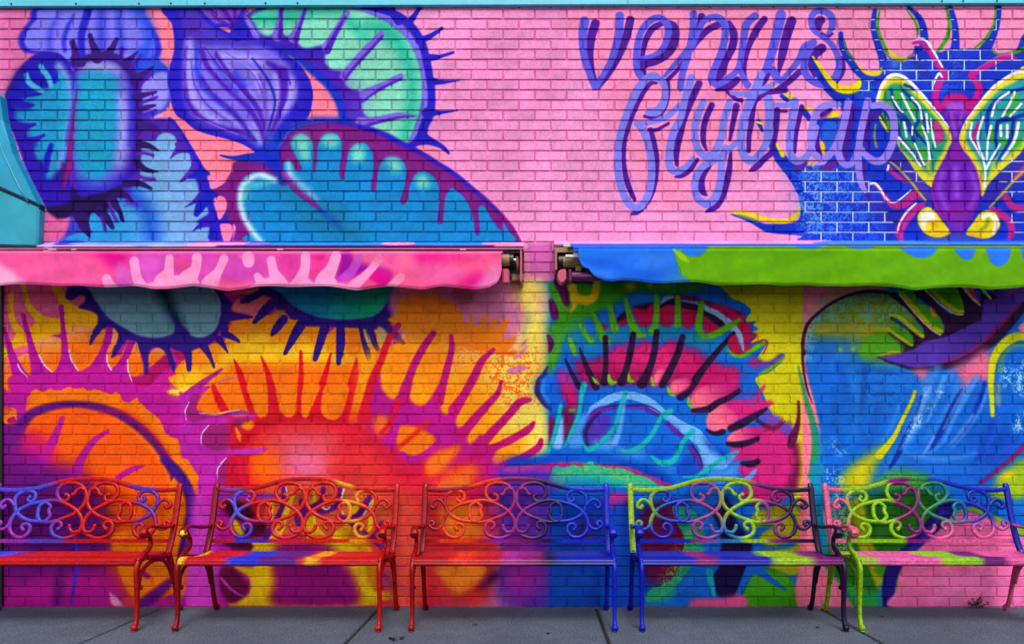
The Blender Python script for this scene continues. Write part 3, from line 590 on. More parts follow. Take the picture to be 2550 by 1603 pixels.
def mural_lower(c):
    P, K, E, T = c.P, c.K, c.E, c.T
    T(0, 0, 1)
    P('#C9219E', '-20 690 1000 690 1000 1700 -20 1700', 1, sm=False)
    P('#0C74D6', '1300 690 2600 690 2600 1700 1300 1700', 1, sm=False)
    P('#D874BC', '1310 606 1382 606 1388 700 1300 700', 5, sm=False)
    P('#D88CB0', '1240 616 1310 616 1310 700 1230 700', 3)
    # ---------------- left
    T(0, 690)
    P('#E46A92', '-40 -60 1150 -60 1150 400 1100 700 800 640 400 700 100 900 -40 1200', 4, sm=False)
    Y = '#F0B606'
    for st, w in (('130 200 125 400 170 560 240 660 300 780', [30, 32, 38, 52, 60]), ('270 60 320 300 410 430 520 520 700 540', [28, 32, 46, 60, 60]), ('640 60 740 280 850 400 1000 460 1130 490', [50, 60, 76, 80, 60])):
        K(Y, st, w, 2)
    P(Y, '150 600 250 660 350 600 450 500 600 500 700 480 800 380 1000 400 1140 430 1140 560 1060 720 900 640 700 660 500 740 400 790 300 810 150 870 130 760 200 660', 3)
    P('#D8C810', '0 820 85 860 90 950 0 1010', 2)
    def finger(st, g):
        P('#F0A660', st, 2, g=('#F07C10', g))
    finger('190 960 300 880 345 950 362 1170 320 1180 240 1070', '260 900 300 1060')
    finger('400 780 560 700 710 720 722 850 700 1000 622 1122 520 1040 440 900', '560 760 600 960')
    finger('790 600 1000 560 1150 600 1240 590 1210 760 1120 980 1000 1080 920 1102 850 1000 800 800', '900 620 940 820')
    finger('1250 760 1300 600 1390 620 1400 780 1310 930 1430 900 1500 760 1400 1040 1310 1090 1270 1000', '1330 700 1330 950')
    finger('1500 980 1540 760 1620 770 1665 960 1692 1120 1550 1172 1510 1090', '1560 780 1560 960')
    finger('1750 1060 1760 900 1850 830 1945 870 1900 950', '1850 840 1820 980')
    P('#F08014', '0 1020 120 950 135 1250 90 1380 0 1390', 3)
    P('#EC7C90', '0 1000 120 950 130 1120 0 1140', 20, .7)
    P('#E86A90', '150 860 300 800 330 880 200 930', 4)
    for st, w in (('50 600 100 790 150 960 250 1200', [14, 34, 50, 90]), ('262 435 320 640 370 830 420 1010 480 1200', [20, 32, 40, 60, 90]), ('718 345 735 550 755 760 765 930 770 1120', [30, 26, 34, 44, 110]),
                  ('1300 470 1280 700 1225 850 1110 1090', [28, 38, 38, 60]), ('1645 560 1560 760 1460 970 1370 1110', [26, 30, 42, 60])):
        K('#BA0E9E', st, w, 2.5)
    P('#C41CA0', '100 1180 400 1150 620 1125 760 1080 930 1110 1120 1060 1310 1095 1440 1060 1550 1200 1700 1250 2000 1300 2366 1300 2366 2800 0 2800 0 1400 120 1380', 4)
    K('#C01468', '2110 750 2090 870 2130 950', [20, 48, 30], 6)
    K('#B81070', '1560 1200 1700 1230 1850 1080 1980 980', [30, 60, 70, 60], 3)
    for st, w in (('200 1010 240 1090 318 1172', [6, 9, 5]), ('455 915 520 1030 615 1115', [8, 10, 5]), ('812 850 840 980 920 1098', [6, 9, 5]), ('1258 910 1265 1010 1310 1088', 9), ('1502 970 1508 1100 1552 1222', [7, 8, 5])):
        K('#D8D0F0', st, w, 1.5)
    TL, PU = '#7AA8B4', '#3C1E8E'
    P(PU, '800 130 870 100 1060 60 2366 60 2366 830 2300 850 2250 900 2260 1000 2240 1100 2215 1112 2190 1050 2160 900 2050 850 2000 830 2040 950 2070 1050 2058 1112 2030 1100 1990 1000 1960 900 1880 830 1800 830 1750 900 1750 1050 1740 1130 1700 1135 1690 1000 1640 850 1600 760 1500 740 1430 820 1380 900 1332 950 1310 930 1340 830 1390 720 1380 640 1320 590 1240 590 1150 680 1070 792 1045 770 1090 640 1140 560 1150 460 1080 400 950 370 920 350 990 290 1000 230 940 210 850 270 770 240', 2)
    P(TL, '1060 60 1070 180 1260 460 1500 620 1650 690 1850 715 2000 680 2070 620 2060 480 2000 60', 3)
    P(TL, '1960 60 2540 60 2590 250 2605 400 2570 560 2510 650 2380 715 2250 690 2150 600 2080 440 1950 250', 3)
    K('#10324A', '1880 80 1980 300 2060 460 2140 620', [70, 62, 50, 20], 60, .95)
    K(PU, '2020 440 2090 560 2140 680', [8, 30, 90], 12)
    # orange dome
    T(0, 960)
    P('#F28408', '310 300 330 130 420 40 520 70 600 30 700 60 800 10 900 40 980 10 1030 60 1120 40 1250 80 1330 90 1380 60 1420 130 1480 190 1560 180 1610 130 1640 190 1700 240 1780 320 1850 360 1900 440 1950 560 2020 600 2100 640 2140 760 2200 830 2240 940 2290 1030 2290 1100 2330 1180 2320 1320 2370 1500 2400 1700 2400 1950 2330 2200 1900 2500 1300 2500 300 2000', 2, rag=.25)
    P('#7C1888', '0 480 230 380 260 500 250 700 0 700', 30, .9)
    P('#F06808', '290 500 380 390 600 310 850 270 1150 300 1400 420 1650 620 1850 850 1980 1100 2050 1400 2040 1800 1900 2300 1500 2700 1300 2600 1150 1800 1180 1300 960 1080 955 950 800 950 600 950 570 800 560 600 300 560', 6)
    K('#6C1284', '150 900 200 600 330 360 560 255 850 215 1150 250 1450 360 1750 590 1950 850 2070 1100 2140 1350 2200 1600 2180 1900 2140 2200', [70, 60, 56, 48, 40, 44, 50, 50, 50, 56, 56, 90, 90, 60], 14)
    K('#E01848', '1200 300 1500 330 1800 580 2000 850', [16, 30, 30, 16], 36, .5)
    P('#C41290', '0 690 250 600 330 570 520 640 640 700 600 800 560 940 940 960 960 1100 1200 1400 0 1500', 40)
    P('#6C1284', '0 560 230 520 240 700 150 860 0 900', 50, .9)
    P('#7A0C80', '0 940 300 1000 800 1080 1100 1200 1200 2500 0 2600', 60, .95)
    for st, w in (('730 385 660 560 570 750 500 900 420 1000', [30, 42, 60, 70, 80]), ('1265 535 1100 650 960 850 900 1000 860 1100', [24, 34, 50, 66, 90]), ('1690 940 1560 980 1380 1080', [8, 34, 30])):
        K('#BC1A9E', st, w, 4)
    P('#E8206C', '270 570 500 560 520 680 300 760', 30, .7); P('#E8206C', '580 720 680 820 640 920 560 900', 24, .7)
    P('#F28A10', '20 260 170 260 200 330 180 440 60 450 20 380', 8, rag=.4)
    P('#B01468', '90 400 160 350 190 430 90 440', 8, rag=.4)
    P('#A01894', '0 130 300 120 300 250 200 260 0 330', 30, .7, sp=.6)
    # bottom left, under the first bench
    T(0, 1150, 3.343)
    P('#C0189C', '300 860 560 850 900 880 1100 1120 1100 1220 0 1220 0 1000', 60)
    P('#6C1080', '0 0 600 100 900 400 900 800 500 900 0 900', 60, .85)
    K('#4438D8', '600 560 635 700 645 850 615 1020 590 1170', [10, 16, 16, 12, 8], 14)
    K('#500C70', '510 800 480 1150', 40, 40, .6)
    P('#F08412', '920 640 1010 580 1300 540 1480 560 1450 900 1300 1080 1180 1135 1090 1115 1000 950', 5)
    K('#74148C', '1440 960 1320 1080 1180 1180', [20, 46, 46], 20)
    P('#B01894', '1150 880 1240 930 1250 960 1200 960', 4)
    P('#E8A0C8', '915 1075 1010 1170 1010 1200 930 1180', 3, sp=.7)
    K('#3C1078', '1540 260 1600 400 1560 700 1480 760', [30, 60, 50, 30], 40)
    # ---------------- second mural bay: mane
    T(450, 690)
    P('#F49A18', '-120 1240 -150 1180 -60 1150 -70 1090 0 1000 60 950 130 870 220 830 300 850 360 780 420 770 500 800 560 640 600 520 800 490 950 430 1050 450 1120 400 1220 380 1240 450 1300 500 1380 490 1420 560 1500 570 1640 560 1650 650 1750 650 1830 580 1920 590 2030 550 2100 600 2200 640 2366 600 2500 800 2600 760 2800 500 3200 600 3600 1700 200 1700 190 1400 350 1280 200 1300 60 1395 -130 1370 -150 1330 -20 1320', 2, sm=False)
    P('#F6D024', '-130 1370 -150 1330 -20 1320 -120 1240 -60 1200 60 1100 300 1060 420 900 640 780 700 660 1000 650 1100 780 1400 760 1500 700 1560 830 1750 800 1800 900 2000 900 2020 980 1900 1020 1500 980 1000 1010 500 1060 250 1180 60 1395', 20, .85)
    P('#F8E05C', '-130 1370 -150 1330 -10 1320 100 1290 60 1395', 4)
    P('#F07A10', '560 560 760 560 900 640 800 720 640 700', 30, .6, sp=.55); P('#F07A10', '100 880 400 860 500 1000 200 1080', 30, .5, sp=.5); P('#F07A10', '2000 640 2100 700 2150 900 1960 880', 30, .8)
    P('#F27C08', '620 1060 1000 1040 1400 1060 1700 1080 2050 1080 2160 1800 200 1800 190 1450 300 1330 360 1280 450 1250', 20)
    P('#F8AC10', '2090 900 2250 850 2366 1100 2300 1300 2130 1700 2040 1750 2100 1300', 16)
    P(PU, '400 60 1080 60 1290 310 1500 430 1750 490 2050 490 2280 450 2400 340 2450 60 2700 60 2780 130 2640 200 2600 300 2640 400 2480 520 2450 600 2330 610 2100 600 1900 590 1640 580 1500 580 1420 560 1400 510 1300 490 1250 420 1150 400 1080 260 1000 215 930 215 850 200 700 210 500 180 600 300 600 400 680 480 600 500 550 560 560 620 450 640 380 760 200 830 100 850 -10 830 -10 700 250 715 380 650 440 560 475 400 460 250', 2)
    P('#E87C84', '690 250 730 300 800 290 880 225 1010 220 1070 280 1050 350 930 430 860 460 780 430 620 400 600 340 640 280', 2)
    P('#E87C84', '500 190 700 150 920 120 860 195 720 205 580 210', 2)
    P('#E88C60', '1100 410 1180 385 1230 400 1200 480 1120 460', 5, .8)
    for st, w in (('920 190 800 250 710 295', [40, 42, 16]), ('1060 320 960 420 860 530', [60, 50, 20]), ('1210 490 1140 580 1075 670', [50, 50, 24]), ('1410 560 1330 700 1225 895', [60, 50, 22]),
                  ('1690 600 1630 800 1580 960', [54, 46, 32]), ('1880 590 1880 800 1855 1010', [50, 52, 26]), ('2150 600 2180 800 2215 960', [55, 44, 28]), ('2240 620 2280 770 2320 850', [36, 34, 24]),
                  ('2350 540 2480 640 2620 770', [50, 46, 24]), ('2480 450 2700 475 2865 488', [50, 38, 26]), ('2600 280 2800 288 3015 290', [45, 30, 26]), ('80 830 90 960 95 1085', [44, 40, 26]),
                  ('270 810 340 930 390 1055', [50, 26, 14]), ('450 730 500 800 550 880', [44, 28, 10]), ('510 660 600 700 685 755', [44, 34, 16]), ('600 460 750 462 845 470', [50, 26, 10])):
        K(PU, st, w, 2)
    P('#0C8CB4', '1090 60 1180 190 1300 310 1500 430 1750 490 2050 495 2280 450 2400 340 2470 200 2470 60', 4, g=('#14B48C', '1600 250 2100 500'))
    P('#C8B078', '2320 590 2366 590 2430 650 2500 760 2420 820 2366 800 2320 700', 3)
    P('#D8B060', '2150 640 2180 620 2230 800 2210 820', 2)
    RD = '#DA1430'
    for st, w in (('625 970 690 1120 780 1400 850 1600 900 1740', [8, 34, 44, 46, 60]), ('945 930 1030 1150 1080 1400 1090 1640', [8, 34, 54, 80]), ('1412 870 1415 1150 1400 1400 1390 1640', [16, 30, 40, 90]),
                  ('1765 900 1700 1150 1620 1400 1580 1640', [12, 34, 54, 100]), ('2070 950 2045 1150 1980 1400 1930 1640', [8, 50, 60, 80]), ('380 1280 450 1450 560 1650 680 1850 720 1960', [26, 46, 46, 40, 50]),
                  ('2480 680 2420 800 2340 960 2230 1200 2150 1500 2100 1700', [30, 36, 46, 46, 60, 70])):
        K(RD, st, w, 3.5)
    K('#B83098', '480 1080 330 1190 180 1300 60 1400', [14, 30, 44, 50], 3)
    K('#A02878', '330 1290 180 1380 90 1500', [10, 30, 36], 4)
    K('#B070A0', '420 1250 540 1200 670 1180', [5, 9, 4], 3)
    # ---- lower centre-left
    T(450, 960)
    P('#C42CB0', '-20 120 60 90 330 0 240 120 200 200 190 280 400 340 700 360 900 340 600 700 600 1300 300 1900 300 2600 -60 2600 0 1300 60 1000 0 800', 4)
    P('#F28408', '-50 1000 30 850 100 900 160 1000 210 1060 200 1180 220 1300 250 1420 200 1560 240 1700 200 2000 100 2300 -60 2500 -200 1500', 3, rag=.2)
    T(0, 1150, 3.343)
    K('#50148C', '1370 -20 1470 80 1550 200 1600 380 1570 600 1500 780', [36, 44, 44, 52, 56, 26], 12)
    T(450, 960)
    for st in ('80 200 50 300 120 430 350 380 560 345 400 340 220 320 190 220 240 120 150 100', '250 570 300 470 560 465 592 560 590 700 450 770 300 720 240 650', '420 1040 460 930 560 850 592 840 592 1150 450 1150'):
        P('#A4267E', st, 3)
    P('#A02470', '600 420 820 380 840 420 720 470 760 540 700 600', 3)
    for st, w in (('95 190 50 300 62 400', [5, 7, 4]), ('325 465 245 570 240 700', [6, 7, 4]), ('532 848 435 970 430 1095', [8, 8, 4])):
        K('#DCC8EC', st, w, 1.5)
    P('#DA1430', '560 330 600 400 720 560 850 450 1050 340 1500 330 1900 340 2150 430 2366 560 2520 700 2650 850 2780 1100 2850 1500 2950 2600 2700 2600 1400 2000 600 1300 592 700', 14)
    P('#E4443C', '800 600 1200 470 1700 470 2100 600 2366 800 2600 1100 2700 1500 2000 1400 1200 1300 800 1000', 80)
    K('#C00C30', '640 760 760 600 900 470 1150 395 1500 375 1900 400 2200 500 2450 680 2640 950 2740 1300 2780 1700', [40, 56, 60, 50, 46, 50, 60, 70, 80, 80, 60], 34, .85)
    for st in ('780 0 960 0 1010 100 1030 270 1010 340 950 372 890 340 840 200', '1140 0 1350 0 1365 200 1350 320 1290 372 1220 350 1160 230', '1450 0 1640 0 1600 120 1530 280 1500 360 1450 372 1420 300', '1710 0 1970 0 1950 180 1890 350 1800 405 1700 370 1655 300 1660 160', '2080 0 2190 0 2170 200 2110 380 2050 455 2000 452 1975 400 2020 230'):
        P('#F08410', st, 2.5)
    P('#E05A70', '1000 620 1300 540 1700 540 2000 640 1900 760 1500 800 1100 760', 50, .8)
    E('#F07008', 1000, 960, 210, 210, 40); E('#E43058', 2300, 700, 300, 150, 80, .6); E('#F06428', 2250, 1080, 420, 180, 100, .8)
    P('#E884BC', '1200 820 1450 760 1750 860 1800 960 1700 1080 1250 1060', 70)
    P('#C41448', '600 700 760 700 780 1180 600 1180', 14, .8); K('#E01448', '690 860 710 1050 760 1200', [30, 22, 30], 10)
    K('#C43CB8', '560 775 760 775 900 765 1010 735', [30, 36, 34, 14], 5)
    K('#A83CB4', '560 330 680 310 810 315', [20, 24, 10], 5)
    K('#F8D8C0', '220 320 420 330 560 300 690 282', [5, 8, 7, 3], 1.5)
    P('#F49014', '705 460 830 405 860 440 850 490 800 525 740 500', 6); K('#F49014', '650 500 680 580 700 650', [12, 26, 6], 8)
    # ---- centre bay
    T(900, 690)
    P('#DA84AC', '450 60 1980 60 1950 300 1960 450 1850 700 1500 800 1000 700 450 640', 10)
    P('#B05070', '1070 120 1300 120 1290 320 1100 330', 14, .6)
    P('#F4E06A', '1800 60 2170 60 2190 560 2200 1050 2080 1180 2050 1350 2190 1520 2210 2020 1900 2160 1500 2150 1100 1500 1050 900 1200 760 1700 900 1850 700 1940 450 1840 280', 30)
    P('#F0BC70', '900 700 1300 700 1400 1200 1000 1300', 50, .7)
    P('#D8A8B0', '2060 160 2180 200 2190 450 2080 420', 30, .8)
    P('#F08C18', '450 600 300 500 420 430 420 330 520 200 560 150 900 130 920 240 1080 300 1100 370 1150 360 1180 400 1210 550 1270 540 1290 430 1330 440 1310 580 1360 580 1450 440 1495 460 1440 640 1560 480 1610 500 1560 640 1690 485 1735 520 1650 760 1830 680 1800 790 1720 870 1840 860 1800 940 1600 900 1300 860 1000 760 700 760', 4, sm=False)
    P('#D88CB0', '520 150 700 130 900 150 1000 240 1000 290 930 250 700 250 530 250 480 220', 10, .6)
    P('#F0A040', '400 600 900 560 1300 700 1500 850 1000 900 500 900', 60, .6)
    P('#F0741C', '1060 780 1260 700 1700 860 2160 760 2180 1050 2080 1500 1600 1560 1060 1100', 40, .85, sp=.43)
    P('#F0741C', '1100 1000 1500 950 1900 1000 1960 1350 1500 1450', 50, .7, sp=.45)
    P('#F4A414', '0 950 330 850 560 800 900 780 1050 900 1000 1200 1300 1000 1500 1000 1380 1250 1500 1300 1640 1290 1500 1500 1700 1560 1600 1850 1950 1850 1900 2050 1800 2200 1300 2200 900 2000 300 1900 0 1700', 40)
    P('#F07C10', '380 900 520 850 540 1050 440 1300 360 1200', 40, .6); P('#F07C10', '740 950 950 860 930 1150 820 1300', 40, .6); P('#F08010', '1060 1350 1250 1250 1180 1600 1060 1700', 50, .6)
    for st in ('1790 950 1920 830 1960 820 1880 930 1800 970', '1700 1110 1840 1040 1960 1060 1820 1140', '1880 790 1970 710 1900 820'):
        P('#D880A8', st, 3)
    MG = '#C01894'
    P(MG, '60 1500 130 1180 215 1100 235 1300 350 1435 430 1390 480 1250 560 1180 590 1280 560 1400 610 1480 690 1512 770 1480 860 1350 950 1200 960 1300 930 1400 930 1520 970 1615 1030 1600 1120 1480 1130 1620 1120 1720 1160 1760 1250 1720 1290 1700 1250 1880 1260 1960 1330 1930 1400 1850 1440 1900 1430 2000 1450 2030 1600 2010 1550 2120 1550 2180 1600 2220 1750 2210 1950 2150 1900 2250 1800 2600 1000 2700 300 2300 60 1900', 6)
    M2 = '#C2147E'
    for st, w in (('430 565 380 640 340 720', [34, 28, 20]), ('842 660 720 840 610 1050 540 1250 480 1450', [36, 44, 44, 52, 70]), ('1055 690 1060 850 1010 1060 960 1250 900 1450', [26, 34, 42, 46, 70]),
                  ('1555 850 1420 980 1320 1180 1210 1380 1090 1560', [22, 40, 50, 50, 70]), ('1645 1225 1600 1370 1480 1500 1320 1680 1180 1850', [14, 34, 42, 54, 60]),
                  ('1980 1440 1860 1470 1740 1610 1560 1800 1400 1980', [26, 44, 46, 50, 60]), ('2025 1715 1960 1790 1760 1910 1560 2000 1380 2060', [24, 42, 44, 44, 70]), ('2115 1915 2080 2000 1930 2100 1650 2230', [26, 42, 44, 50])):
        K(M2, st, w, 4)
    K('#D81840', '330 700 240 950 130 1200 60 1450 30 1650', [36, 40, 46, 50, 80], 8)
    T(900, 960)
    P('#D61446', '-200 400 100 560 280 600 430 790 560 900 760 880 720 1050 860 1080 1000 1000 1250 900 1450 950 1550 1100 1300 1180 1200 1500 800 2600 -200 2600', 60)
    P('#E0503C', '-200 700 200 760 400 1100 500 1500 700 2600 -200 2600', 90, .8)
    P('#F08218', '408 650 430 480 560 470 700 500 860 600 860 680 750 770 600 830 470 790', 5); K('#E4341C', '780 420 620 570 440 720', [20, 26, 20], 14)
    P('#F07838', '140 400 200 340 300 360 340 470 270 560 170 572', 12)
    P('#F08218', '730 950 850 800 1000 740 1180 700 1050 900 900 1050 790 1085', 14); P('#F07424', '890 1180 1000 1000 1250 930 1420 960 1240 1190', 26)
    K('#E01438', '425 190 390 340 300 480 220 560', [30, 28, 24, 20], 12)
    K('#C01CA0', '480 800 560 860 700 830 850 700 980 560', [30, 40, 26, 18, 8], 6); K('#C01CA0', '460 300 400 500 340 680 300 640', [30, 40, 40, 40], 14)
    P('#F4A810', '1115 440 1150 340 1230 330 1240 400 1160 490', 6, .8); P('#B04040', '1150 430 1220 370 1200 400', 5, .6)
    P('#C01CA0', '1440 950 1600 900 1850 930 1900 1000 1850 1080 1440 1080', 40)
    # ---------------- blue and green bay
    T(1340, 690)
    P('#0C74D6', '20 1230 60 1160 130 1050 150 800 150 560 150 60 2366 60 2366 3700 -450 3700 -450 2300 0 2200 120 2080 135 1900 135 1600 110 1480 30 1380', 3, sm=False)
    P('#54AC1E', '112 60 1850 60 2050 120 1600 190 1200 180 1050 200 930 290 850 370 720 410 620 500 480 560 400 650 290 720 260 900 200 1050 130 1170 110 1100 120 900 175 840 180 740 110 600 230 500 190 350 150 200', 12, sm=False)
    P('#3C9C70', '300 560 500 500 620 560 420 760 300 760', 20, .6); P('#1490A8', '440 620 760 560 760 900 500 900', 50, .7); P('#1490B0', '820 560 1300 620 1900 640 2300 740 2200 900 1300 740 900 760', 30, .8)
    P('#3C8C50', '800 60 1800 60 1700 200 900 200', 30, .5)
    E('#EAC40C', 1090, 100, 56, 60, 12); E('#EAC40C', 1320, 85, 40, 45, 12); E('#EAC40C', 1500, 80, 32, 34, 12)
    K('#EAC40C', '400 110 430 240 420 340 380 400', [46, 40, 24, 12], 8); K('#EAC40C', '430 240 560 270 660 220 690 60', [50, 54, 48, 42], 8)
    K('#701260', '250 60 290 150 330 290 345 330', [70, 56, 40, 14], 5); K('#701868', '150 280 180 380 195 460', [30, 50, 42], 6); K('#741464', '120 690 150 780 130 870', [22, 36, 14], 6)
    P('#1484DC', '1060 240 1130 180 1300 180 1370 230 1340 300 1250 330 1120 330', 10)
    CR, DV = '#C40C58', '#34104C'
    P(CR, '1110 360 1150 340 1350 310 1350 480 1320 560 1250 590 1190 570 1130 440', 2.5)
    P(CR, '1430 330 1600 300 1596 520 1550 580 1470 580 1430 510', 2.5)
    P(CR, '1680 330 1870 370 1850 530 1790 600 1720 590 1680 480', 2.5)
    P(CR, '1950 400 2060 420 2220 560 2150 640 2050 680 1980 670 1940 560', 2.5)
    P(CR, '930 480 1050 420 1045 540 990 580 950 550', 2.5); P(CR, '740 570 830 560 800 615', 3)
    K(DV, '1440 350 1550 270 1700 310 1900 370 2080 470 2200 580', [10, 50, 46, 44, 56, 40], 9)
    K(DV, '1120 340 1230 350 1340 300', [8, 34, 8], 12, .8); K(DV, '940 500 1000 460 1040 410', [20, 40, 20], 10)
    K('#8CB8DC', '1450 300 1500 250 1590 230', [12, 30, 14], 6, .9); K('#8CB8DC', '1690 275 1860 300 2000 370 2140 450 2260 560 2340 690 2366 760', [10, 12, 24, 30, 34, 34, 28], 4)
    K('#94104E', '1600 200 1750 240 1920 270 2100 340 2366 440', [8, 26, 14, 22, 40], 6)
    GF = '#70B814'
    for st, w in (('1028 255 1065 420 1110 560 1170 660 1250 680', [24, 34, 46, 44, 24]), ('1392 215 1395 400 1375 560 1340 640', [32, 34, 40, 40]), ('1642 240 1645 400 1640 560', [34, 36, 42]), ('1925 310 1905 450 1890 600 1950 700', [36, 38, 42, 30]),
                  ('2366 490 2250 570 2100 660 1970 700', [34, 34, 40, 34]), ('850 360 870 480 900 600', [34, 38, 44]), ('650 440 700 540 730 650 800 760', [26, 38, 46, 46]), ('500 560 560 660 620 740', [26, 32, 40]), ('370 730 410 830 430 900', [26, 34, 26])):
        K(GF, st, w, 7)
    for x, y, rx, ry in ((1180, 640, 120, 50), (1500, 600, 200, 30), (1900, 700, 110, 50), (800, 700, 120, 60)):
        E('#4CA060', x, y, rx, ry, 24, .6)
    P('#1878D8', '540 520 620 470 640 560 680 690 600 680', 12); P('#1878D8', '720 400 800 380 820 520 760 540', 12); P('#1884D8', '2000 720 2200 700 2140 800 1900 800', 30, .7)
    P('#C81870', '420 950 560 1000 700 960 760 930 950 800 1100 880 1250 740 1400 850 1580 740 1700 830 1900 880 2000 1000 2200 1050 2366 1080 2366 1400 1800 1420 1500 1250 1300 1270 1000 1250 700 1250 560 1300 450 1100', 16, sm=False)
    P('#C81870', '840 860 1050 720 1200 760 1260 700 1420 820 1580 720 1720 800 1960 860 2060 980 2366 1040 2366 1200 900 1100', 14, .7, sp=.5)
    P('#E83C90', '860 960 1040 880 1240 860 1560 860 1800 1000 1500 1080 1100 1040', 34, .6, sp=.6)
    P('#7C1050', '420 1060 700 1080 1000 1130 1300 1080 1660 1150 1800 1180 1600 1260 1000 1250 560 1290', 24, .75, sp=.6)
    P('#A01468', '700 980 860 980 840 1120 720 1120', 20, .7)
    P('#E84890', '1380 1050 1500 1000 1600 1100 1450 1250 1370 1250', 30, .6)
    P('#C81870', '220 1140 300 1090 450 1300 475 1500 465 1570 380 1560 300 1450 245 1300', 14)
    P('#8850B8', '220 1100 330 1100 400 1300 250 1250', 30, .6)
    for st, w in (('790 710 795 900 790 1100 780 1230', [38, 36, 36, 60]), ('1120 670 1080 900 1030 1100 980 1230', [40, 44, 44, 60]), ('1395 640 1360 900 1300 1100 1220 1250', [40, 46, 50, 70]), ('1700 700 1640 900 1540 1120 1460 1260', [40, 48, 52, 50]),
                  ('2300 660 2120 860 1940 1080 1800 1280 1680 1400', [30, 36, 48, 60, 60]), ('485 830 540 980 620 1170 680 1290', [10, 30, 44, 50]), ('315 960 380 1100 480 1290', [12, 26, 40]), ('2366 1340 2200 1440 2050 1540', [30, 34, 34])):
        K('#361044', st, [q * .86 for q in w], 3)
    PK = '#F47C96'
    P(PK, '1370 1150 1420 1090 1480 1100 1440 1190 1400 1275 1360 1270', 8)
    P(PK, '1555 1300 1580 1230 1700 1190 1790 1200 1800 1260 1730 1330 1600 1392 1550 1380', 6, g=('#D82C84', '1620 1300 1800 1180'))
    P(PK, '1790 1500 1800 1420 1880 1320 2000 1270 2366 1200 2300 1320 2150 1450 1950 1545 1830 1552', 6, g=('#CC2884', '1900 1450 2200 1230'))
    for st, w in (('640 1180 680 1230 712 1252', [8, 20, 6]), ('828 1140 850 1230 915 1235', [10, 30, 12]), ('1066 1125 1080 1210 1130 1222', [8, 26, 8]), ('1335 1180 1350 1262', [10, 20]), ('1530 1300 1545 1360 1595 1392', [14, 20, 10]), ('1772 1420 1775 1490 1830 1548', [10, 20, 12])):
        K('#88C418', st, w, 3)
    K('#3C2870', '112 1050 60 1150 5 1230 -10 1340 30 1420 90 1500 150 1560', [10, 26, 34, 36, 34, 30, 12], 4)
    T(1340, 930)
    P('#0C64D0', '40 60 200 0 260 300 300 500 150 560 120 420 60 250', 20, .6)
    K('#3C9CE8', '60 80 50 200 110 330', 22, 20, .7)
    P('#7C1C60', '300 390 400 420 425 560 380 700 305 820 288 600', 6); P('#7C1C60', '130 500 200 560 185 640 160 820 130 860', 6)
    E('#88C418', 400, 430, 46, 18, 6)
    K('#7AB8F0', '590 480 640 400 780 330 900 270 1050 250 1200 280 1350 360 1460 450 1600 560 1720 640 1850 720 1950 830 2060 960 2180 1060', [16, 30, 44, 50, 46, 50, 50, 46, 56, 66, 80, 70, 80, 60], 3, rag=.5)
    P('#7AB8F0', '1900 880 2050 850 2150 980 2180 1100 1960 1110 1900 1000', 8)
    P('#1474D8', '600 480 850 400 1000 400 1250 420 1500 540 1700 740 1850 900 1950 1100 1850 1200 1600 1100 900 950 600 900', 14, .8)
    K('#6834AC', '560 720 600 540 720 430 860 400 1000 385 1250 410 1440 500', [20, 34, 44, 26, 24, 24, 22], 5)
    K('#34105C', '760 400 900 372 1100 372 1300 378 1440 460', [4, 8, 8, 8, 4], 3)
    K('#6834AC', '1520 580 1600 660 1710 750', [26, 34, 24], 5); K('#6834AC', '1790 860 1860 970 1910 1080 1900 1170', [30, 34, 30, 24], 5); K('#2C1048', '1810 830 1900 960 1935 1090', [8, 6, 4], 3)
    P('#5840B8', '585 800 600 640 700 500 850 480 840 620 760 760 640 850', 6)
    K('#3C1C70', '565 830 550 700 610 570 730 450', [30, 30, 26, 10], 5)
    P('#9CC8F4', '160 850 240 600 290 500 290 850', 6, .9); P('#5CA4EC', '340 840 500 500 590 470 520 700 540 860', 10, .9)
    K('#7CBCF0', '1020 300 960 640 900 820', [16, 30, 30], 12, .8)
    P('#8CC0F0', '620 850 800 760 920 780 900 870 700 880', 20, .8); P('#7CB4F0', '900 880 1100 920 1230 860 1240 980 1000 980', 24, .7); P('#0C60D0', '1320 900 1640 880 1640 1000 1450 1060 1350 980', 14)
    P('#3C8CE8', '1400 1060 1700 950 1760 880 1640 1100 1620 1220', 24, .8); P('#0C58CC', '1660 1060 1780 960 1880 1100 1880 1190 1740 1215 1660 1150', 10)
    P('#6CA8F0', '1950 1130 2200 1100 2366 960 2366 1250 2000 1300', 30, .7)
    P('#0C48B8', '1920 700 2000 860 2130 960 2250 1000 2200 900 2050 830', 12, .8)
    TE = '#18B8BC'
    for st, w in (('265 365 230 560 185 740 130 890 80 980', [22, 26, 26, 22, 14]), ('540 130 510 240 480 470 420 620 360 750 310 850', [38, 28, 24, 24, 22, 10]), ('1030 225 975 360 910 600 830 720 700 840 590 890 510 800', [30, 22, 24, 28, 32, 28, 12]),
                  ('1560 435 1450 510 1350 700 1220 840 1070 912 955 882', [34, 28, 26, 30, 26, 8]), ('1815 675 1720 780 1650 930 1570 1030 1440 1045 1330 965', [36, 28, 30, 34, 34, 12]), ('2350 910 2180 990 2000 1110 1860 1200 1720 1215', [20, 20, 20, 18, 10])):
        K(TE, st, w, 4)
    # pink streaks and spray moss
    P('#6034B4', '-400 1060 0 1100 150 1080 160 1500 160 2400 -300 2400 -450 1600', 30)
    P('#0C50C4', '-60 980 300 960 900 1000 1300 1100 1600 1250 1500 1300 1000 1100 500 1020 0 1080 -330 1130 -330 1000', 18)
    P('#D84098', '-400 1110 -150 1080 0 1080 20 1130 -200 1160 -380 1160', 6)
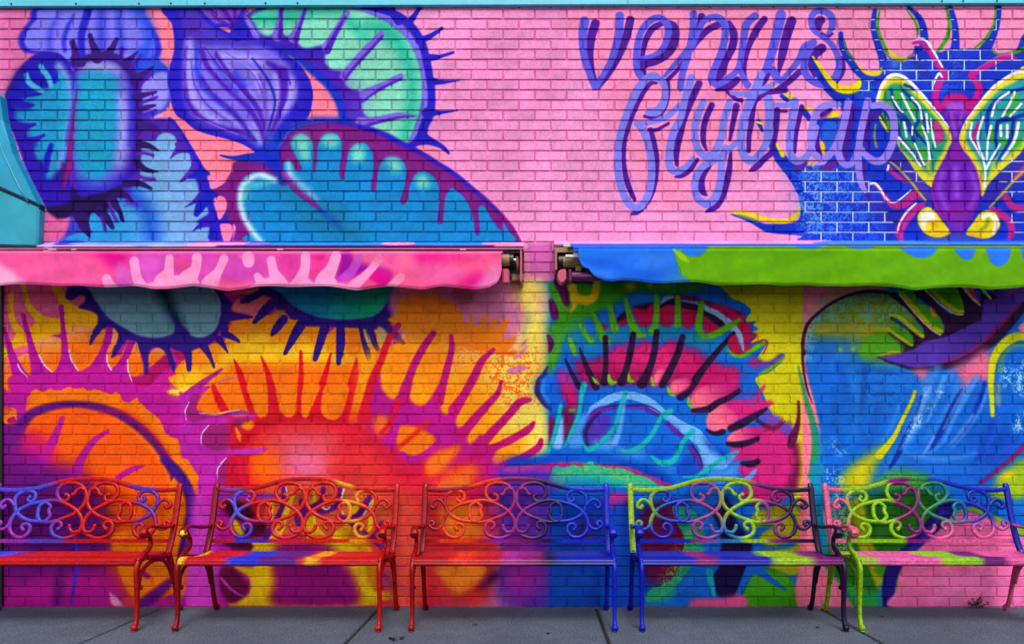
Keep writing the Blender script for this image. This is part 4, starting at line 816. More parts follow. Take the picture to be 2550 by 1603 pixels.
    P('#B43490', '-60 1090 150 1050 400 1040 600 1060 850 1070 1100 1110 1250 1180 1450 1250 1600 1330 1400 1340 800 1200 100 1160', 10, rag=.3)
    P('#28C0A4', '155 1140 230 1080 300 1110 400 1065 500 1100 600 1035 700 1080 780 1110 900 1120 960 1110 1100 1160 1150 1190 1300 1230 1400 1300 1500 1320 1490 1345 1000 1335 400 1325 150 1290', 3, rag=.35)
    P('#8CC060', '170 1150 600 1060 1050 1150 1350 1290 1100 1300 600 1180 300 1280', 16, .8, sp=.5)
    P('#1C74D0', '250 1290 500 1240 900 1330 700 1370 300 1370', 30, .8)
    P('#1C64B8', '150 1340 700 1350 1000 1360 1000 1600 160 1600', 40, .9); P('#28A0A0', '200 1330 600 1340 500 1400 200 1420', 30, .6)
    P('#B4308C', '820 1440 1030 1440 1020 1530 840 1530', 16)
    # yellow panel
    T(1700, 690)
    P('#D2CC10', '480 60 1412 60 1412 2520 1300 2520 1350 2280 1330 2000 1350 1850 1200 1720 1060 1620 1000 1500 950 1380 900 1300 860 1180 1000 1130 1120 1040 1210 920 1160 900 1050 980 940 1000 860 980 980 800 990 740 900 760 790 790 880 680 800 650 900 610 830 560 890 510 740 520 810 390 740 330 720 300 600 260 500 160', 6, rag=.12)
    P('#98A010', '480 80 900 60 900 130 600 200', 30, .5)
    P(CR, '280 330 450 330 600 380 640 440 730 450 740 540 820 545 800 590 830 600 790 650 885 680 760 790 850 830 760 880 650 912 570 870 540 760 600 680 700 860 690 720 620 590 500 470', 3)
    P('#C40C58', '540 760 600 690 640 700 680 860 640 905 570 870', 3)
    K('#9CC4E0', '280 370 400 420 500 490 600 570 680 690 710 860', [28, 32, 30, 28, 24, 10], 4)
    K(GF, '660 505 560 570 440 640 340 690', [28, 32, 36, 26], 5); K(GF, '960 770 870 820 780 880 680 930 580 900 530 850', [24, 28, 26, 24, 18, 10], 5)
    K('#C81C50', '770 800 850 770 960 735 995 770 970 850 940 900', [5, 9, 10, 10, 9, 5], 3)
    K('#78B028', '1180 950 1100 1010 1000 1090 900 1140', [24, 26, 24, 14], 7)
    P('#7C48A8', '770 1000 860 940 1000 1000 1140 910 1190 930 1100 1000 980 1070 850 1080 775 1040', 7)
    P('#C02C60', '780 1000 850 940 870 1050 800 1040', 8, .7)
    T(1700, 960)
    P('#1478D8', '0 380 280 350 300 500 520 500 560 640 480 740 480 1200 0 1200', 16, .0)
    for st, gr in (('275 430 300 330 400 250 500 190 820 150 980 180 800 300 700 350 620 430 540 500 430 545 320 530', '430 400 760 230'), ('510 640 560 570 650 500 850 480 1000 520 880 610 700 650 560 672', '600 600 850 520')):
        P(PK, st, 4, g=('#CC2484', gr))
    P('#D82C8C', '560 740 700 700 880 620 1000 420 1100 440 1250 520 1330 600 1360 900 1340 1080 1300 1240 850 1240 700 1050 650 960 820 880 600 880 570 820', 8)
    P('#D02888', '480 200 700 180 950 180 1060 190 900 330 700 360', 8)
    K('#D82C80', '960 0 880 120 780 250 680 360', [14, 30, 40, 30], 8)
    K('#D02C80', '1060 200 930 260 800 330', [10, 22, 30], 6)
    P('#7C50B8', '930 350 1030 280 1060 330 1180 385 1080 465 1000 430', 8); P('#7C50B8', '1120 490 1250 420 1300 500 1250 600 1200 570', 8); P('#7858B8', '680 80 860 50 880 200 760 200', 24, .7)
    K('#741450', '1362 185 1365 350 1340 500 1290 620 1270 700', [14, 20, 36, 50, 40], 7); K('#741450', '1320 720 1350 860 1330 1050 1280 1200', [40, 34, 50, 60], 40, .9)
    K('#741450', '870 400 1050 500 1200 420', [20, 30, 8], 10); K('#94204C', '950 530 1100 480 1180 390', [10, 14, 5], 5)
    for st, w in (('980 270 850 350 700 440 570 500', [20, 36, 46, 44]), ('880 620 760 670 640 690 530 680', [26, 34, 36, 24]), ('660 40 560 130 420 190 300 270 120 290', [14, 32, 36, 40, 24]), ('880 890 800 920 700 910', [36, 40, 20]), ('470 540 380 560 280 520', [36, 26, 16])):
        K('#3C1248', st, w, 6)
    K('#74A8F4', '860 985 800 1060 700 1130', [14, 32, 24], 4); K('#74A8F4', '640 780 560 860 460 950', [16, 34, 30], 8, .8); K(TE, '645 770 480 850 300 980 150 1080', [14, 20, 20, 14], 4)
    # ---------------- pink strip, big outline, right bay
    T(1700, 690)
    P('#FF8AA0', '1410 60 3570 60 3570 3700 1410 3700', 1, sm=False)
    P('#1274D6', '3600 150 2366 140 2180 170 2000 200 1800 290 1600 440 1490 620 1450 820 1450 1000 1480 1200 1560 1500 1620 1800 1630 2000 1600 2200 1580 2400 1640 2700 1820 2850 2500 3000 3600 3000', 3)
    T(2050, 690)
    P('#98A81C', '-100 560 0 380 200 240 500 180 900 220 1100 450 1100 900 700 980 300 850 100 700 -150 720', 50)
    P('#68A030', '700 400 1000 500 1060 850 900 950 550 950 500 750', 40, .7)
    P('#D8B808', '-100 560 700 570 720 680 -80 690', 18, .8)
    P('#7CB4A8', '-60 230 880 220 880 560 -180 560', 30, .8, sp=.5); P('#8CC0B4', '-220 560 -100 540 -120 950 -220 950', 16, .8, sp=.55)
    P('#2C78C8', '-80 760 400 720 480 900 -80 1000', 60, .9); E('#A0C020', 200, 850, 30, 26, 8); E('#A0C020', 350, 845, 26, 26, 6)
    K('#1454B8', '200 1050 260 1250 280 1420', 36, 50, .7); K('#3C98E4', '340 1100 400 1500 340 1900', 24, 40, .5); P('#3C98E4', '350 1060 1050 1080 1080 1300 900 1500 360 1500', 60, .45, sp=.6)
    K('#10489C', '560 1240 680 1240', 22, 30, .6); K('#10489C', '640 1370 820 1360', 24, 30, .6); K('#10489C', '400 1100 800 1110', 20, 30, .5)
    P('#6442B4', '650 940 900 880 1070 790 1180 720 1300 600 1400 640 1430 560 1500 430 1660 440 1680 330 1850 340 1900 200 2100 120 2400 120 2400 330 2150 560 1900 800 1600 980 1300 1065 1100 1085 900 1030', 3)
    P('#4A2C98', '1300 1000 1700 870 2000 640 1700 700 1400 900', 40, .5)
    P('#B05090', '2100 130 2300 130 2280 200 2150 190', 12, .7)
    GR = '#54AC1C'
    P('#3C1848', '760 200 830 170 900 200 1000 310 1130 450 1270 570 1330 650 1430 660 1430 560 1300 370 1100 220 1060 140 1190 130 1330 300 1480 430 1660 440 1660 340 1560 130 1650 110 1720 230 1860 330 1860 180 1790 120 1900 130 2060 240 1990 270 1900 260 1860 500 1450 700 1180 760 1070 850 950 880 750 660 800 640 900 700 1040 800 1060 700 950 560 790 500 800 460 900 500 1080 640 1190 720 1180 600 1050 440 900 300', 2, sm=False)
    P(GR, '880 200 950 120 1050 130 1100 250 1250 370 1370 470 1420 600 1390 682 1330 650 1200 540 1050 380', 2); K('#C8C414', '920 180 1070 360 1240 550 1390 640', [22, 28, 26, 22], 4); K('#DCDCAC', '895 200 1060 400 1240 585 1375 678', [8, 8, 9, 9], 2)
    P(GR, '1190 120 1540 110 1620 230 1665 350 1640 435 1560 425 1400 300', 2); K('#C8C414', '1270 140 1420 290 1560 390 1650 400', [20, 26, 24, 16], 4); K('#DCDCAC', '1200 150 1390 325 1550 428 1645 438', [10, 9, 8, 7], 2)
    K('#F0A010', '1270 370 1310 450', [20, 26], 10)
    K('#E0607C', '1730 130 1770 230 1830 300', [40, 34, 16], 4); K('#DCDCAC', '1640 100 1740 230 1850 330', [22, 14, 8], 2.5); K('#DCDCAC', '1850 110 1920 190 1970 250', [20, 18, 14], 3)
    P(GR, '790 440 900 430 1060 560 1170 620 1192 700 1130 695 900 520', 2); K('#C8C414', '790 440 900 470 1050 600 1170 695', [14, 24, 24, 18], 3)
    K('#2C4C9C', '820 490 930 560 1000 620', [12, 20, 10], 6)
    P(GR, '760 600 900 600 1040 700 1065 800 1000 800 850 680', 2); K('#C8C414', '760 605 890 700 1040 795', [14, 20, 14], 3)
    P('#60AC24', '500 720 700 640 900 760 950 850 900 890 660 930 480 960 420 860', 10); K('#D0B410', '670 915 800 885 900 880', [6, 13, 10], 3)
    K('#3C1848', '640 940 850 1020 1100 1080 1350 1060 1600 1000 1850 860 2100 640 2400 300', [6, 14, 22, 36, 46, 50, 60, 40], 6)
    K('#A01860', '1300 1020 1600 930 1850 780 2050 600 2300 330', [4, 14, 18, 24, 16], 12, .8)
    K('#501244', '-220 900 -245 780 -190 560 -60 420 100 300 300 210 520 160 740 180 850 220', [14, 20, 20, 18, 18, 16, 16, 18, 14], 3)
    P('#FF8AA0', '-246 1000 -244 950 -228 1150 -180 1400 -246 1500', 2, sm=False)
    K('#501244', '-240 760 -245 950 -225 1150 -180 1350 -130 1480', [18, 17, 14, 10, 3], 3)
    K('#2CA068', '-295 1050 -250 1250 -200 1450 -130 1700 -90 1950 -120 2250 -150 2450 -130 2700', [10, 18, 26, 36, 46, 46, 50, 60], 10)
    K('#1890C8', '-100 1750 -30 1980 -60 2300 -90 2560', [20, 34, 34, 50], 24, .8)
    # cleft, pink gaps and blue drapery
    P('#E87898', '1040 1100 1250 1090 1200 1200 1170 1245 1130 1170', 12); P('#E87898', '1500 1080 1700 990 1860 870 1980 880 1970 1220 1800 1200 1700 1330 1630 1400 1640 1250 1600 1170', 24)
    K('#4C98E8', '1340 1080 1230 1300 1130 1600 1000 1900 850 2150 760 2350', [60, 80, 70, 60, 50, 30], 40, .85)
    K('#58A4EC', '1500 1150 1560 1300 1420 1600 1200 1900', [60, 50, 40, 20], 40, .6)
    K('#0C3CA4', '1640 1330 1540 1500 1420 1750 1320 1930 1230 2080', [22, 34, 34, 28, 12], 9)
    K('#0C44B4', '1900 1240 1850 1450 1700 1750 1560 1950', [20, 34, 30, 12], 12)
    K('#0C3CA4', '1150 1400 1100 1600 980 1850 880 2080 780 2250', [14, 22, 30, 34, 16], 8)
    K('#4C9CEC', '1800 1190 1680 1400 1520 1700 1400 1950 1180 2110', [30, 36, 24, 20, 14], 12)
    K('#5CA8F0', '1940 1300 1850 1550 1700 1800 1520 2000', [16, 18, 14, 16], 12, .9); K('#9CB4F0', '1300 1880 1180 2080 1080 2130', [14, 20, 10], 8, .8)
    P('#1060D0', '1700 1800 2200 1500 2366 1900 2200 2350 1600 2400', 80, .6); P('#2C80E4', '900 2050 1800 2050 1900 2300 1200 2300', 60, .6); K('#1044B0', '2100 1900 1900 2200', 60, 80, .6)
    for st, w, k in (('1260 1290 1160 1520 1040 1800 920 2020', [26, 30, 26, 14], '#78B8F2'), ('1420 1180 1340 1420 1220 1700', [30, 26, 12], '#74B0F0'), ('1560 1160 1480 1360 1360 1600 1240 1830', [18, 22, 20, 8], '#2C74DC'),
                     ('1700 1240 1560 1500 1420 1780', [10, 12, 8], '#A4B4F4'), ('2000 1700 1900 1960 1760 2200', [30, 44, 20], '#1850C4'), ('1760 1620 1640 1800 1500 1960', [20, 24, 10], '#7CA4F0'), ('2120 1500 2060 1760 1920 2000', [24, 30, 14], '#2C6CDC'), ('2280 1900 2100 2100 1960 2200', [30, 40, 20], '#2C58CC'),
                     ('500 1060 480 1300 440 1600', [30, 40, 20], '#1058B4'), ('640 1500 600 1800 520 2000', [40, 50, 30], '#1C64C8'), ('120 1300 160 1700 200 2000', [30, 50, 30], '#1468C0'), ('900 1500 800 1760 700 1920', [24, 30, 12], '#3C98E8'), ('1000 2080 1400 2140 1800 2080', [20, 30, 20], '#4C9CEC')):
        K(k, st, w, 16, .75)
    for st in ('360 1060 1000 1060 1000 1300 360 1300', '100 1400 900 1400 800 1900 100 1900', '900 2100 2000 2100 2000 2350 900 2350'):
        P('#4CA0E8', st, 30, .5, sm=False, sp=.42); P('#0C50B4', st, 30, .5, sm=False, sp=.4)
    for st in ('1200 1300 1260 1330 1180 1450 1080 1500 1150 1500 1080 1700', '1320 1300 1420 1300 1440 1420 1350 1420', '2080 1060 2220 980 2240 1300 2100 1300', '2240 960 2400 950 2400 1400 2260 1400', '1020 1700 1300 1450 1300 1560 960 1950', '60 1880 240 1980 280 2080 120 2100', '20 2250 280 2250 280 2450 -20 2450', '2250 1560 2400 1600 2400 1800 2220 1840'):
        P('#BCDCF6', st, 14, .8, sm=False, sp=.43)
    P('#C8C41C', '740 1950 780 1930 700 2080 620 2220 570 2380 540 2500 200 2500 230 2350 300 2250 450 2130 600 2050', 26)
    K('#D4D00C', '1080 1345 1020 1500 930 1680 860 1830 780 1950 660 2090', [20, 22, 24, 28, 36, 50], 4)
    K('#D4D60C', '2400 700 2260 700 2110 800 2010 960 1975 1200 1985 1450 1995 1620', [40, 54, 54, 46, 36, 28, 24], 4); K('#98B040', '2380 800 2240 810 2120 920 2080 1100', 22, 24, .7); K('#B0AC90', '2060 1280 2060 1480', 30, 20, .7)
    P('#F48CA8', '2300 590 2400 500 2400 680 2330 640', 3)
    K('#98186C', '2400 1950 2250 2100 2080 2250 1850 2420', [30, 26, 22, 20], 12)
    P('#A8C424', '2050 2400 2180 2260 2400 2130 2400 2600 1980 2600', 24); P('#E8CC10', '2040 2360 2200 2280 2250 2340 2080 2390', 14)
    P('#58A83C', '700 2340 900 2270 1250 2350 1150 2500 650 2500', 24)
    # ---------------- behind and below the benches
    T(480, 1160, 3.419)
    P('#E07848', '640 180 1500 180 1700 300 1660 620 700 620 600 400', 30, .9)
    P('#C040B8', '0 250 120 300 200 640 260 860 200 1200 -60 1200', 20)
    P('#580A40', '270 290 360 280 470 330 530 420 470 480 360 460 280 400', 10); P('#8838B4', '240 240 700 235 700 270 260 280', 8); P('#580A40', '350 560 600 480 600 590 380 600', 12)
    YL = '#F0CC12'
    for st, w in (('840 240 790 380 720 560 660 640', [26, 34, 44, 60]), ('1045 220 1015 380 1010 520 1060 640', [20, 28, 50, 90]), ('1380 360 1330 500 1250 600', [30, 30, 60]), ('670 300 660 440', 18), ('1530 300 1500 560', 20)):
        K(YL, st, w, 4)
    P(YL, '340 450 380 470 440 570 400 590 345 520', 5)
    P(YL, '490 640 750 640 1100 630 1450 640 1560 850 1540 1050 1700 1060 1740 1110 1600 1150 1450 1190 380 1190 365 1140 470 1090 480 950 340 850 520 850', 6)
    P('#9C0C84', '760 640 1080 640 1200 720 1320 850 1380 980 1380 1190 700 1190 700 980 670 850 700 700', 26)
    for st, w in (('775 190 765 330 700 470 620 600', [22, 22, 20, 30]), ('1110 190 1090 300 980 360 900 440', [22, 20, 26, 40]), ('1250 195 1230 330 1100 380 1060 370', [20, 22, 26, 10]), ('1500 270 1420 400 1320 440 1230 430', [24, 24, 20, 14]), ('930 300 960 400 900 480', [30, 40, 30]), ('1340 480 1440 560 1560 640 1620 700', [20, 26, 26, 26]), ('1620 480 1500 600', 22)):
        K('#741C94', st, w, 4)
    for st, w in (('1285 195 1262 270', 9), ('1512 320 1430 450', [12, 6]), ('1095 340 1130 365 1160 350', 8), ('1250 360 1280 400', 8), ('790 180 800 220', 6)):
        K('#E8D8C0', st, w, 2)
    P('#601048', '255 640 480 640 508 710 430 715 330 700', 6); P('#780C50', '225 1000 240 870 330 860 440 960 480 1060 370 1160 300 1150 245 1080', 8); K('#C44CC0', '240 950 330 1050 430 1110', [10, 12, 4], 4)
    P('#E09018', '1480 860 1560 850 1600 1050 1500 1000', 10); P('#E09018', '1260 520 1440 560 1520 720 1400 720', 10, .7); P('#B83CA8', '1590 860 1680 900 1660 1060 1600 1020', 10)
    P('#E06450', '1700 180 2300 180 2100 600 2000 1200 1760 1200 1690 700', 30, .9)
    for st, w in (('1600 660 1700 680 1790 640', [30, 26, 12]), ('1700 850 1800 850 1860 820', [18, 20, 14]), ('1600 900 1700 990 1850 1070', [14, 30, 36])):
        K('#80249C', st, w, 4)
    T(950, 1150, 3.343)
    P('#D81A3C', '150 150 500 150 900 250 980 700 700 1200 100 1220', 50, .6); P('#E06C4C', '60 350 330 400 330 1190 60 1190', 30, .6)
    P('#DC3C3C', '880 640 1000 700 900 1180 560 1180 450 1000 600 620', 40)
    P('#F08C2C', '470 180 720 130 720 200 480 210', 14); P('#F08C2C', '480 400 600 320 720 340 850 440 840 620 620 640 500 560', 20); P('#F08C2C', '450 860 850 860 850 950 720 1060 620 1100 500 970', 14)
    P('#D02044', '860 350 1000 380 990 600 850 560', 30, .7)
    P('#6838B4', '960 160 1420 120 1420 1190 1000 1190 960 960 1080 640 960 400', 50); P('#B02C9C', '1000 640 1250 640 1340 860 1250 1120 1050 1120', 50, .8)
    P('#3C1050', '880 950 960 910 1010 940 920 1000 780 1090', 18, .9)
    P('#0C54C0', '1405 240 2110 330 2110 1220 1405 1220', 10, sm=False); P('#6A1C78', '1560 560 1760 420 1780 640 1560 720', 40, .6)
    P('#B83498', '1870 270 2060 270 2050 370 1870 370', 14)
    T(1540, 1160, 3.419)
    P('#0C54C0', '-60 380 200 420 300 900 200 1200 -60 1200', 20)
    P('#741454', '200 360 600 340 620 640 560 860 430 980 230 960', 26)
    P('#C42484', '1060 190 1440 190 1420 280 1250 330 1080 300', 12)
    P('#B8B412', '1140 420 1250 360 1420 330 1560 400 1560 900 1280 860 1200 700 1150 600', 8); P('#1470D0', '1150 520 1330 500 1200 600 1280 680 1500 640 1480 690 1250 720 1140 700 1060 560', 8)
    P('#28A080', '460 340 620 360 720 520 740 700 620 860 460 1050 250 1160 260 1060 430 980 520 850 560 620 500 480', 22, rag=.35); P('#8CC430', '560 560 640 620 560 860 420 1060 300 1120', 24, .7, sp=.5)
    P('#30B090', '230 1090 420 1070 560 1050 400 1150 250 1160', 16, .8)
    P('#200C50', '870 300 960 330 1010 480 1130 640 1120 860 1040 1110 870 1120 790 960 800 860 860 740 860 560 820 420', 8); P('#34104C', '800 340 900 260 980 380 900 470', 16)
    P('#1874D8', '620 280 840 260 840 330 640 360', 10, .8); P('#1874D8', '740 400 860 560 860 720 720 700 750 560', 10)
    K('#1868D0', '820 840 740 950 620 1040 520 1120', [40, 34, 36, 40], 5); K('#18A8B8', '770 890 790 1000 815 1105', [30, 26, 12], 5); K('#1868D0', '1130 840 1080 960 1010 1100', [40, 34, 20], 5)
    P('#4CA41C', '1230 880 1400 900 1500 1010 1540 1120 1530 1200 1070 1200 1060 1090 1150 930', 6); K('#1868D0', '1150 860 1260 940 1420 1045', [34, 28, 12], 4)
    P('#E06098', '630 1130 860 1120 1060 1090 1070 1210 640 1210', 10)
    P('#FF8AA0', '1555 200 1680 200 1690 900 1800 1210 1540 1210 1540 1050', 4)
    T(2010, 1160, 3.419)
    K('#1898C0', '90 0 70 300 110 600 180 800 260 950', [50, 56, 60, 60, 50], 10)
    P('#F484A4', '-60 860 160 860 260 980 340 1110 420 1215 -60 1215', 3)
    P('#2F7A24', '480 240 1100 200 1230 350 1100 520 960 650 850 760 700 1210 430 1210 300 1000 180 850 220 500 400 300', 20)
    K('#B0AC18', '420 330 450 500 490 660 560 800 620 1000', [60, 64, 60, 60, 40], 16); P('#8CB8A0', '190 220 370 200 380 700 290 900 230 600', 16, .9, sp=.52); P('#4CA420', '560 860 700 860 650 960', 10)
    P('#34A850', '340 1000 480 1050 640 1100 630 1215 420 1215', 8); P('#2490B0', '600 1050 650 1000 640 1215 610 1215', 10)
    K('#2A1A88', '1200 340 1080 500 930 680 800 800 720 900 690 1050 700 1215', [70, 70, 70, 62, 60, 54, 54], 6); K('#4048C8', '1150 400 950 660 800 800', 20, 24, .6)
    P('#F27CB4', '1200 470 1250 405 1400 390 1550 450 1650 470 1760 560 1900 700 1900 1215 755 1215 765 1050 800 870 900 750 1010 650', 3)
    P('#EE86C0', '1200 900 1900 900 1900 1215 1000 1215', 60, .6)
    K('#98B81C', '1260 390 1400 365 1600 440 1850 570', [8, 16, 22, 30], 5); P('#1480D4', '1700 300 1900 280 1900 380 1740 370', 10, .8)
    # base course, paint thinning to pink primer
    T(0, 0, 1)
    K('#E87CAC', '-10 1510 400 1511 900 1508 1300 1512 1800 1510 2560 1514', 3, 4, .55, rag=.5)

def build_mural():
    c = Canvas(2575, 1534, -10, -5, 1.0)
    mural_upper(c)
    fly_area(c)
    lettering(c)
    mural_lower(c)
    strips(c)
    # hand made unevenness of the coat
    n = (c.n3 - .5) * .06 + (c.n4 - .5) * .07 + (c.n1 - .5) * .10 + (c.n2 - .5) * .06
    rr = np.random.RandomState(4)
    n -= np.where((c.n1 * .6 + c.n2 * .4) > .82, .22, 0)
    yy = c.y0 + np.arange(c.h) / c.k; xx = c.x0 + np.arange(c.w) / c.k
    row = np.floor((BASE - yy) / 25.21).astype(int)
    tone = rr.rand(80, 40) - .5
    colm = np.floor((xx[None, :] - 1450.7 - np.where(row % 2, 0, 39.65)[:, None]) / 79.3).astype(int) + 19
    n += tone[np.clip(row, 0, 79)[:, None], np.clip(colm, 0, 39)] * .055
    c.im *= (1 + n)[..., None]
    return c
# ------------------------------------------------------------------ helpers
def px(pxx, py, y=0.0):
    s = S * CAM_D / (CAM_D + y)
    return ((pxx - CX) / s, y, CAM_H + (HOR - py) / s)

def sRGB(h):
    v = hexc(h)
    l = np.where(v <= 0.04045, v / 12.92, ((v + 0.055) / 1.055) ** 2.4)
    return (float(l[0]), float(l[1]), float(l[2]), 1.0)

def tag(o, label=None, cat=None, group=None, kind=None):
    for k, v in (('label', label), ('category', cat), ('group', group), ('kind', kind)):
        if v:
            o[k] = v
    return o

def empty(name, loc=(0, 0, 0)):
    o = bpy.data.objects.new(name, None)
    o.empty_display_size = 0.1
    o.location = loc
    col.objects.link(o)
    return o

def link(name, me, parent=None):
    o = bpy.data.objects.new(name, me)
    col.objects.link(o)
    if parent:
        o.parent = parent
    return o

class MB:
    """collects vertices and faces of one mesh"""
    def __init__(s):
        s.v, s.f = [], []
    def quadbox(s, x0, x1, y0, y1, z0, z1, b=0.0):
        n = len(s.v)
        if b <= 0:
            s.v += [(x, y, z) for x in (x0, x1) for y in (y0, y1) for z in (z0, z1)]
            s.f += [tuple(n + i for i in q) for q in ((0, 1, 3, 2), (4, 6, 7, 5), (0, 4, 5, 1), (2, 3, 7, 6), (0, 2, 6, 4), (1, 5, 7, 3))]
            return
        # chamfered box: 24 vertices
        P = []
        for ix, (x, sx) in enumerate(((x0, 1), (x1, -1))):
            for iy, (y, sy) in enumerate(((y0, 1), (y1, -1))):
                for iz, (z, sz) in enumerate(((z0, 1), (z1, -1))):
                    P += [(x, y + sy * b, z + sz * b), (x + sx * b, y, z + sz * b), (x + sx * b, y + sy * b, z)]
        s.v += P
        def i(a, c, d, k):
            return n + (a * 4 + c * 2 + d) * 3 + k
        F = []
        for a in (0, 1):
            F.append((i(a, 0, 0, 0), i(a, 1, 0, 0), i(a, 1, 1, 0), i(a, 0, 1, 0)))
            F.append((i(0, a, 0, 1), i(1, a, 0, 1), i(1, a, 1, 1), i(0, a, 1, 1)))
            F.append((i(0, 0, a, 2), i(1, 0, a, 2), i(1, 1, a, 2), i(0, 1, a, 2)))
            for c2 in (0, 1):
                F.append((i(a, c2, 0, 0), i(a, c2, 1, 0), i(a, c2, 1, 1), i(a, c2, 0, 1)))
                F.append((i(a, 0, c2, 0), i(a, 1, c2, 0), i(a, 1, c2, 2), i(a, 0, c2, 2)))
                F.append((i(0, a, c2, 1), i(1, a, c2, 1), i(1, a, c2, 2), i(0, a, c2, 2)))
                for d in (0, 1):
                    F.append((i(a, c2, d, 0), i(a, c2, d, 1), i(a, c2, d, 2)))
        s.f += F
    def sweep(s, path, rx, ry=None, n=8, side=(0, 1, 0), closed=False, caps=True, power=1.0, groove=0.0):
        """tube along path; rx across, ry along the 'side' direction"""
        p = np.asarray(path, float)
        m = len(p)
        ry = rx if ry is None else ry
        rx = np.interp(np.linspace(0, 1, m), np.linspace(0, 1, len(np.atleast_1d(rx))), np.atleast_1d(rx))
        ry = np.interp(np.linspace(0, 1, m), np.linspace(0, 1, len(np.atleast_1d(ry))), np.atleast_1d(ry))
        sd_ = np.array(side, float)
        base = len(s.v)
        for k in range(m):
            if closed:
                t = p[(k + 1) % m] - p[(k - 1) % m]
            else:
                t = p[min(k + 1, m - 1)] - p[max(k - 1, 0)]
            t /= (np.linalg.norm(t) + 1e-9)
            b = sd_ - t * np.dot(sd_, t)
            if np.linalg.norm(b) < 1e-4:
                b = np.array([1.0, 0, 0]) - t * t[0]
            b /= np.linalg.norm(b)
            a = np.cross(t, b)
            for q in range(n):
                th = 2 * math.pi * (q + .5) / n
                ca, sa = math.cos(th), math.sin(th)
                ca = math.copysign(abs(ca) ** power, ca); sa = math.copysign(abs(sa) ** power, sa)
                g = 1 - groove * (abs(math.sin(th)) > .9 and sa < 0)
                v = p[k] + a * rx[k] * ca + b * ry[k] * sa * g
                s.v.append(tuple(v))
        rng = m if closed else m - 1
        for k in range(rng):
            k2 = (k + 1) % m
            for q in range(n):
                q2 = (q + 1) % n
                s.f.append((base + k * n + q, base + k * n + q2, base + k2 * n + q2, base + k2 * n + q))
        if caps and not closed:
            s.f.append(tuple(base + q for q in range(n))[::-1])
            s.f.append(tuple(base + (m - 1) * n + q for q in range(n)))
    def ball(s, c, r, n=10, m=7, sc=(1, 1, 1)):
        base = len(s.v)
        s.v.append((c[0], c[1], c[2] + r * sc[2]))
        for i in range(1, m):
            ph = math.pi * i / m
            for j in range(n):
                th = 2 * math.pi * j / n
                s.v.append((c[0] + r * sc[0] * math.sin(ph) * math.cos(th), c[1] + r * sc[1] * math.sin(ph) * math.sin(th), c[2] + r * sc[2] * math.cos(ph)))
        s.v.append((c[0], c[1], c[2] - r * sc[2]))
        L = len(s.v) - 1
        for j in range(n):
            s.f.append((base, base + 1 + j, base + 1 + (j + 1) % n))
            s.f.append((L, base + 1 + (m - 2) * n + (j + 1) % n, base + 1 + (m - 2) * n + j))
        for i in range(m - 2):
            for j in range(n):
                a = base + 1 + i * n
                s.f.append((a + j, a + n + j, a + n + (j + 1) % n, a + (j + 1) % n))
    def mesh(s, name, mat=None, smooth_=False):
        me = bpy.data.meshes.new(name)
        me.from_pydata([tuple(map(float, v)) for v in s.v], [], s.f)
        if mat:
            me.materials.append(mat)
        if smooth_:
            me.polygons.foreach_set('use_smooth', [True] * len(me.polygons))
        me.update()
        return me
    def build(s, name, mat, parent=None, smooth_=False):
        return link(name, s.mesh(name, mat, smooth_), parent)

# ------------------------------------------------------------------ materials
def new_mat(name, rough=0.6, spec=0.4):
    m = bpy.data.materials.new(name)
    m.use_nodes = True
    nt = m.node_tree
    b = nt.nodes['Principled BSDF']
    b.inputs['Roughness'].default_value = rough
    b.inputs['Specular IOR Level'].default_value = spec
    return m, nt, b

def N(nt, t, **kw):
    n = nt.nodes.new(t)
    for k, v in kw.items():
        setattr(n, k, v)
    return n

def math_n(nt, op, a, b=None, c=None, clamp=False):
    n = N(nt, 'ShaderNodeMath', operation=op, use_clamp=clamp)
    for i, v in enumerate((a, b, c)):
        if v is None:
            continue
        if isinstance(v, (int, float)):
            n.inputs[i].default_value = v
        else:
            nt.links.new(v, n.inputs[i])
    return n.outputs[0]

def noise(nt, vec, scale, detail=4, rough=.6, dist=0.0):
    n = N(nt, 'ShaderNodeTexNoise')
    n.inputs['Scale'].default_value = scale
    n.inputs['Detail'].default_value = detail
    n.inputs['Roughness'].default_value = rough
    n.inputs['Distortion'].default_value = dist
    nt.links.new(vec, n.inputs['Vector'])
    return n.outputs['Fac']

def ramp(nt, fac, stops, interp='LINEAR'):
    r = N(nt, 'ShaderNodeValToRGB')
    cr = r.color_ramp
    cr.interpolation = interp
    while len(cr.elements) > 1:
        cr.elements.remove(cr.elements[-1])
    cr.elements[0].position = stops[0][0]; cr.elements[0].color = stops[0][1]
    for p, c in stops[1:]:
        e = cr.elements.new(p); e.color = c
    nt.links.new(fac, r.inputs[0])
    return r.outputs[0]

def mixc(nt, fac, a, b, mode='MIX'):
    n = N(nt, 'ShaderNodeMix', data_type='RGBA', blend_type=mode)
    for sock, v in ((n.inputs[0], fac), (n.inputs[6], a), (n.inputs[7], b)):
        if isinstance(v, (int, float)):
            sock.default_value = v
        elif isinstance(v, tuple):
            sock.default_value = v
        else:
            nt.links.new(v, sock)
    return n.outputs[2]

def bump(nt, b, height, strength=.3, dist=.002):
    n = N(nt, 'ShaderNodeBump')
    n.inputs['Strength'].default_value = strength
    n.inputs['Distance'].default_value = dist
    nt.links.new(height, n.inputs['Height'])
    nt.links.new(n.outputs[0], b.inputs['Normal'])

def canvas_image(name, c):
    im = bpy.data.images.new(name, c.w, c.h, alpha=False)
    a = np.ones((c.h, c.w, 4), np.float32)
    a[..., :3] = np.clip(c.im, 0, 1)[::-1]
    im.pixels.foreach_set(a.ravel())
    im.update()
    im.pack()
    return im

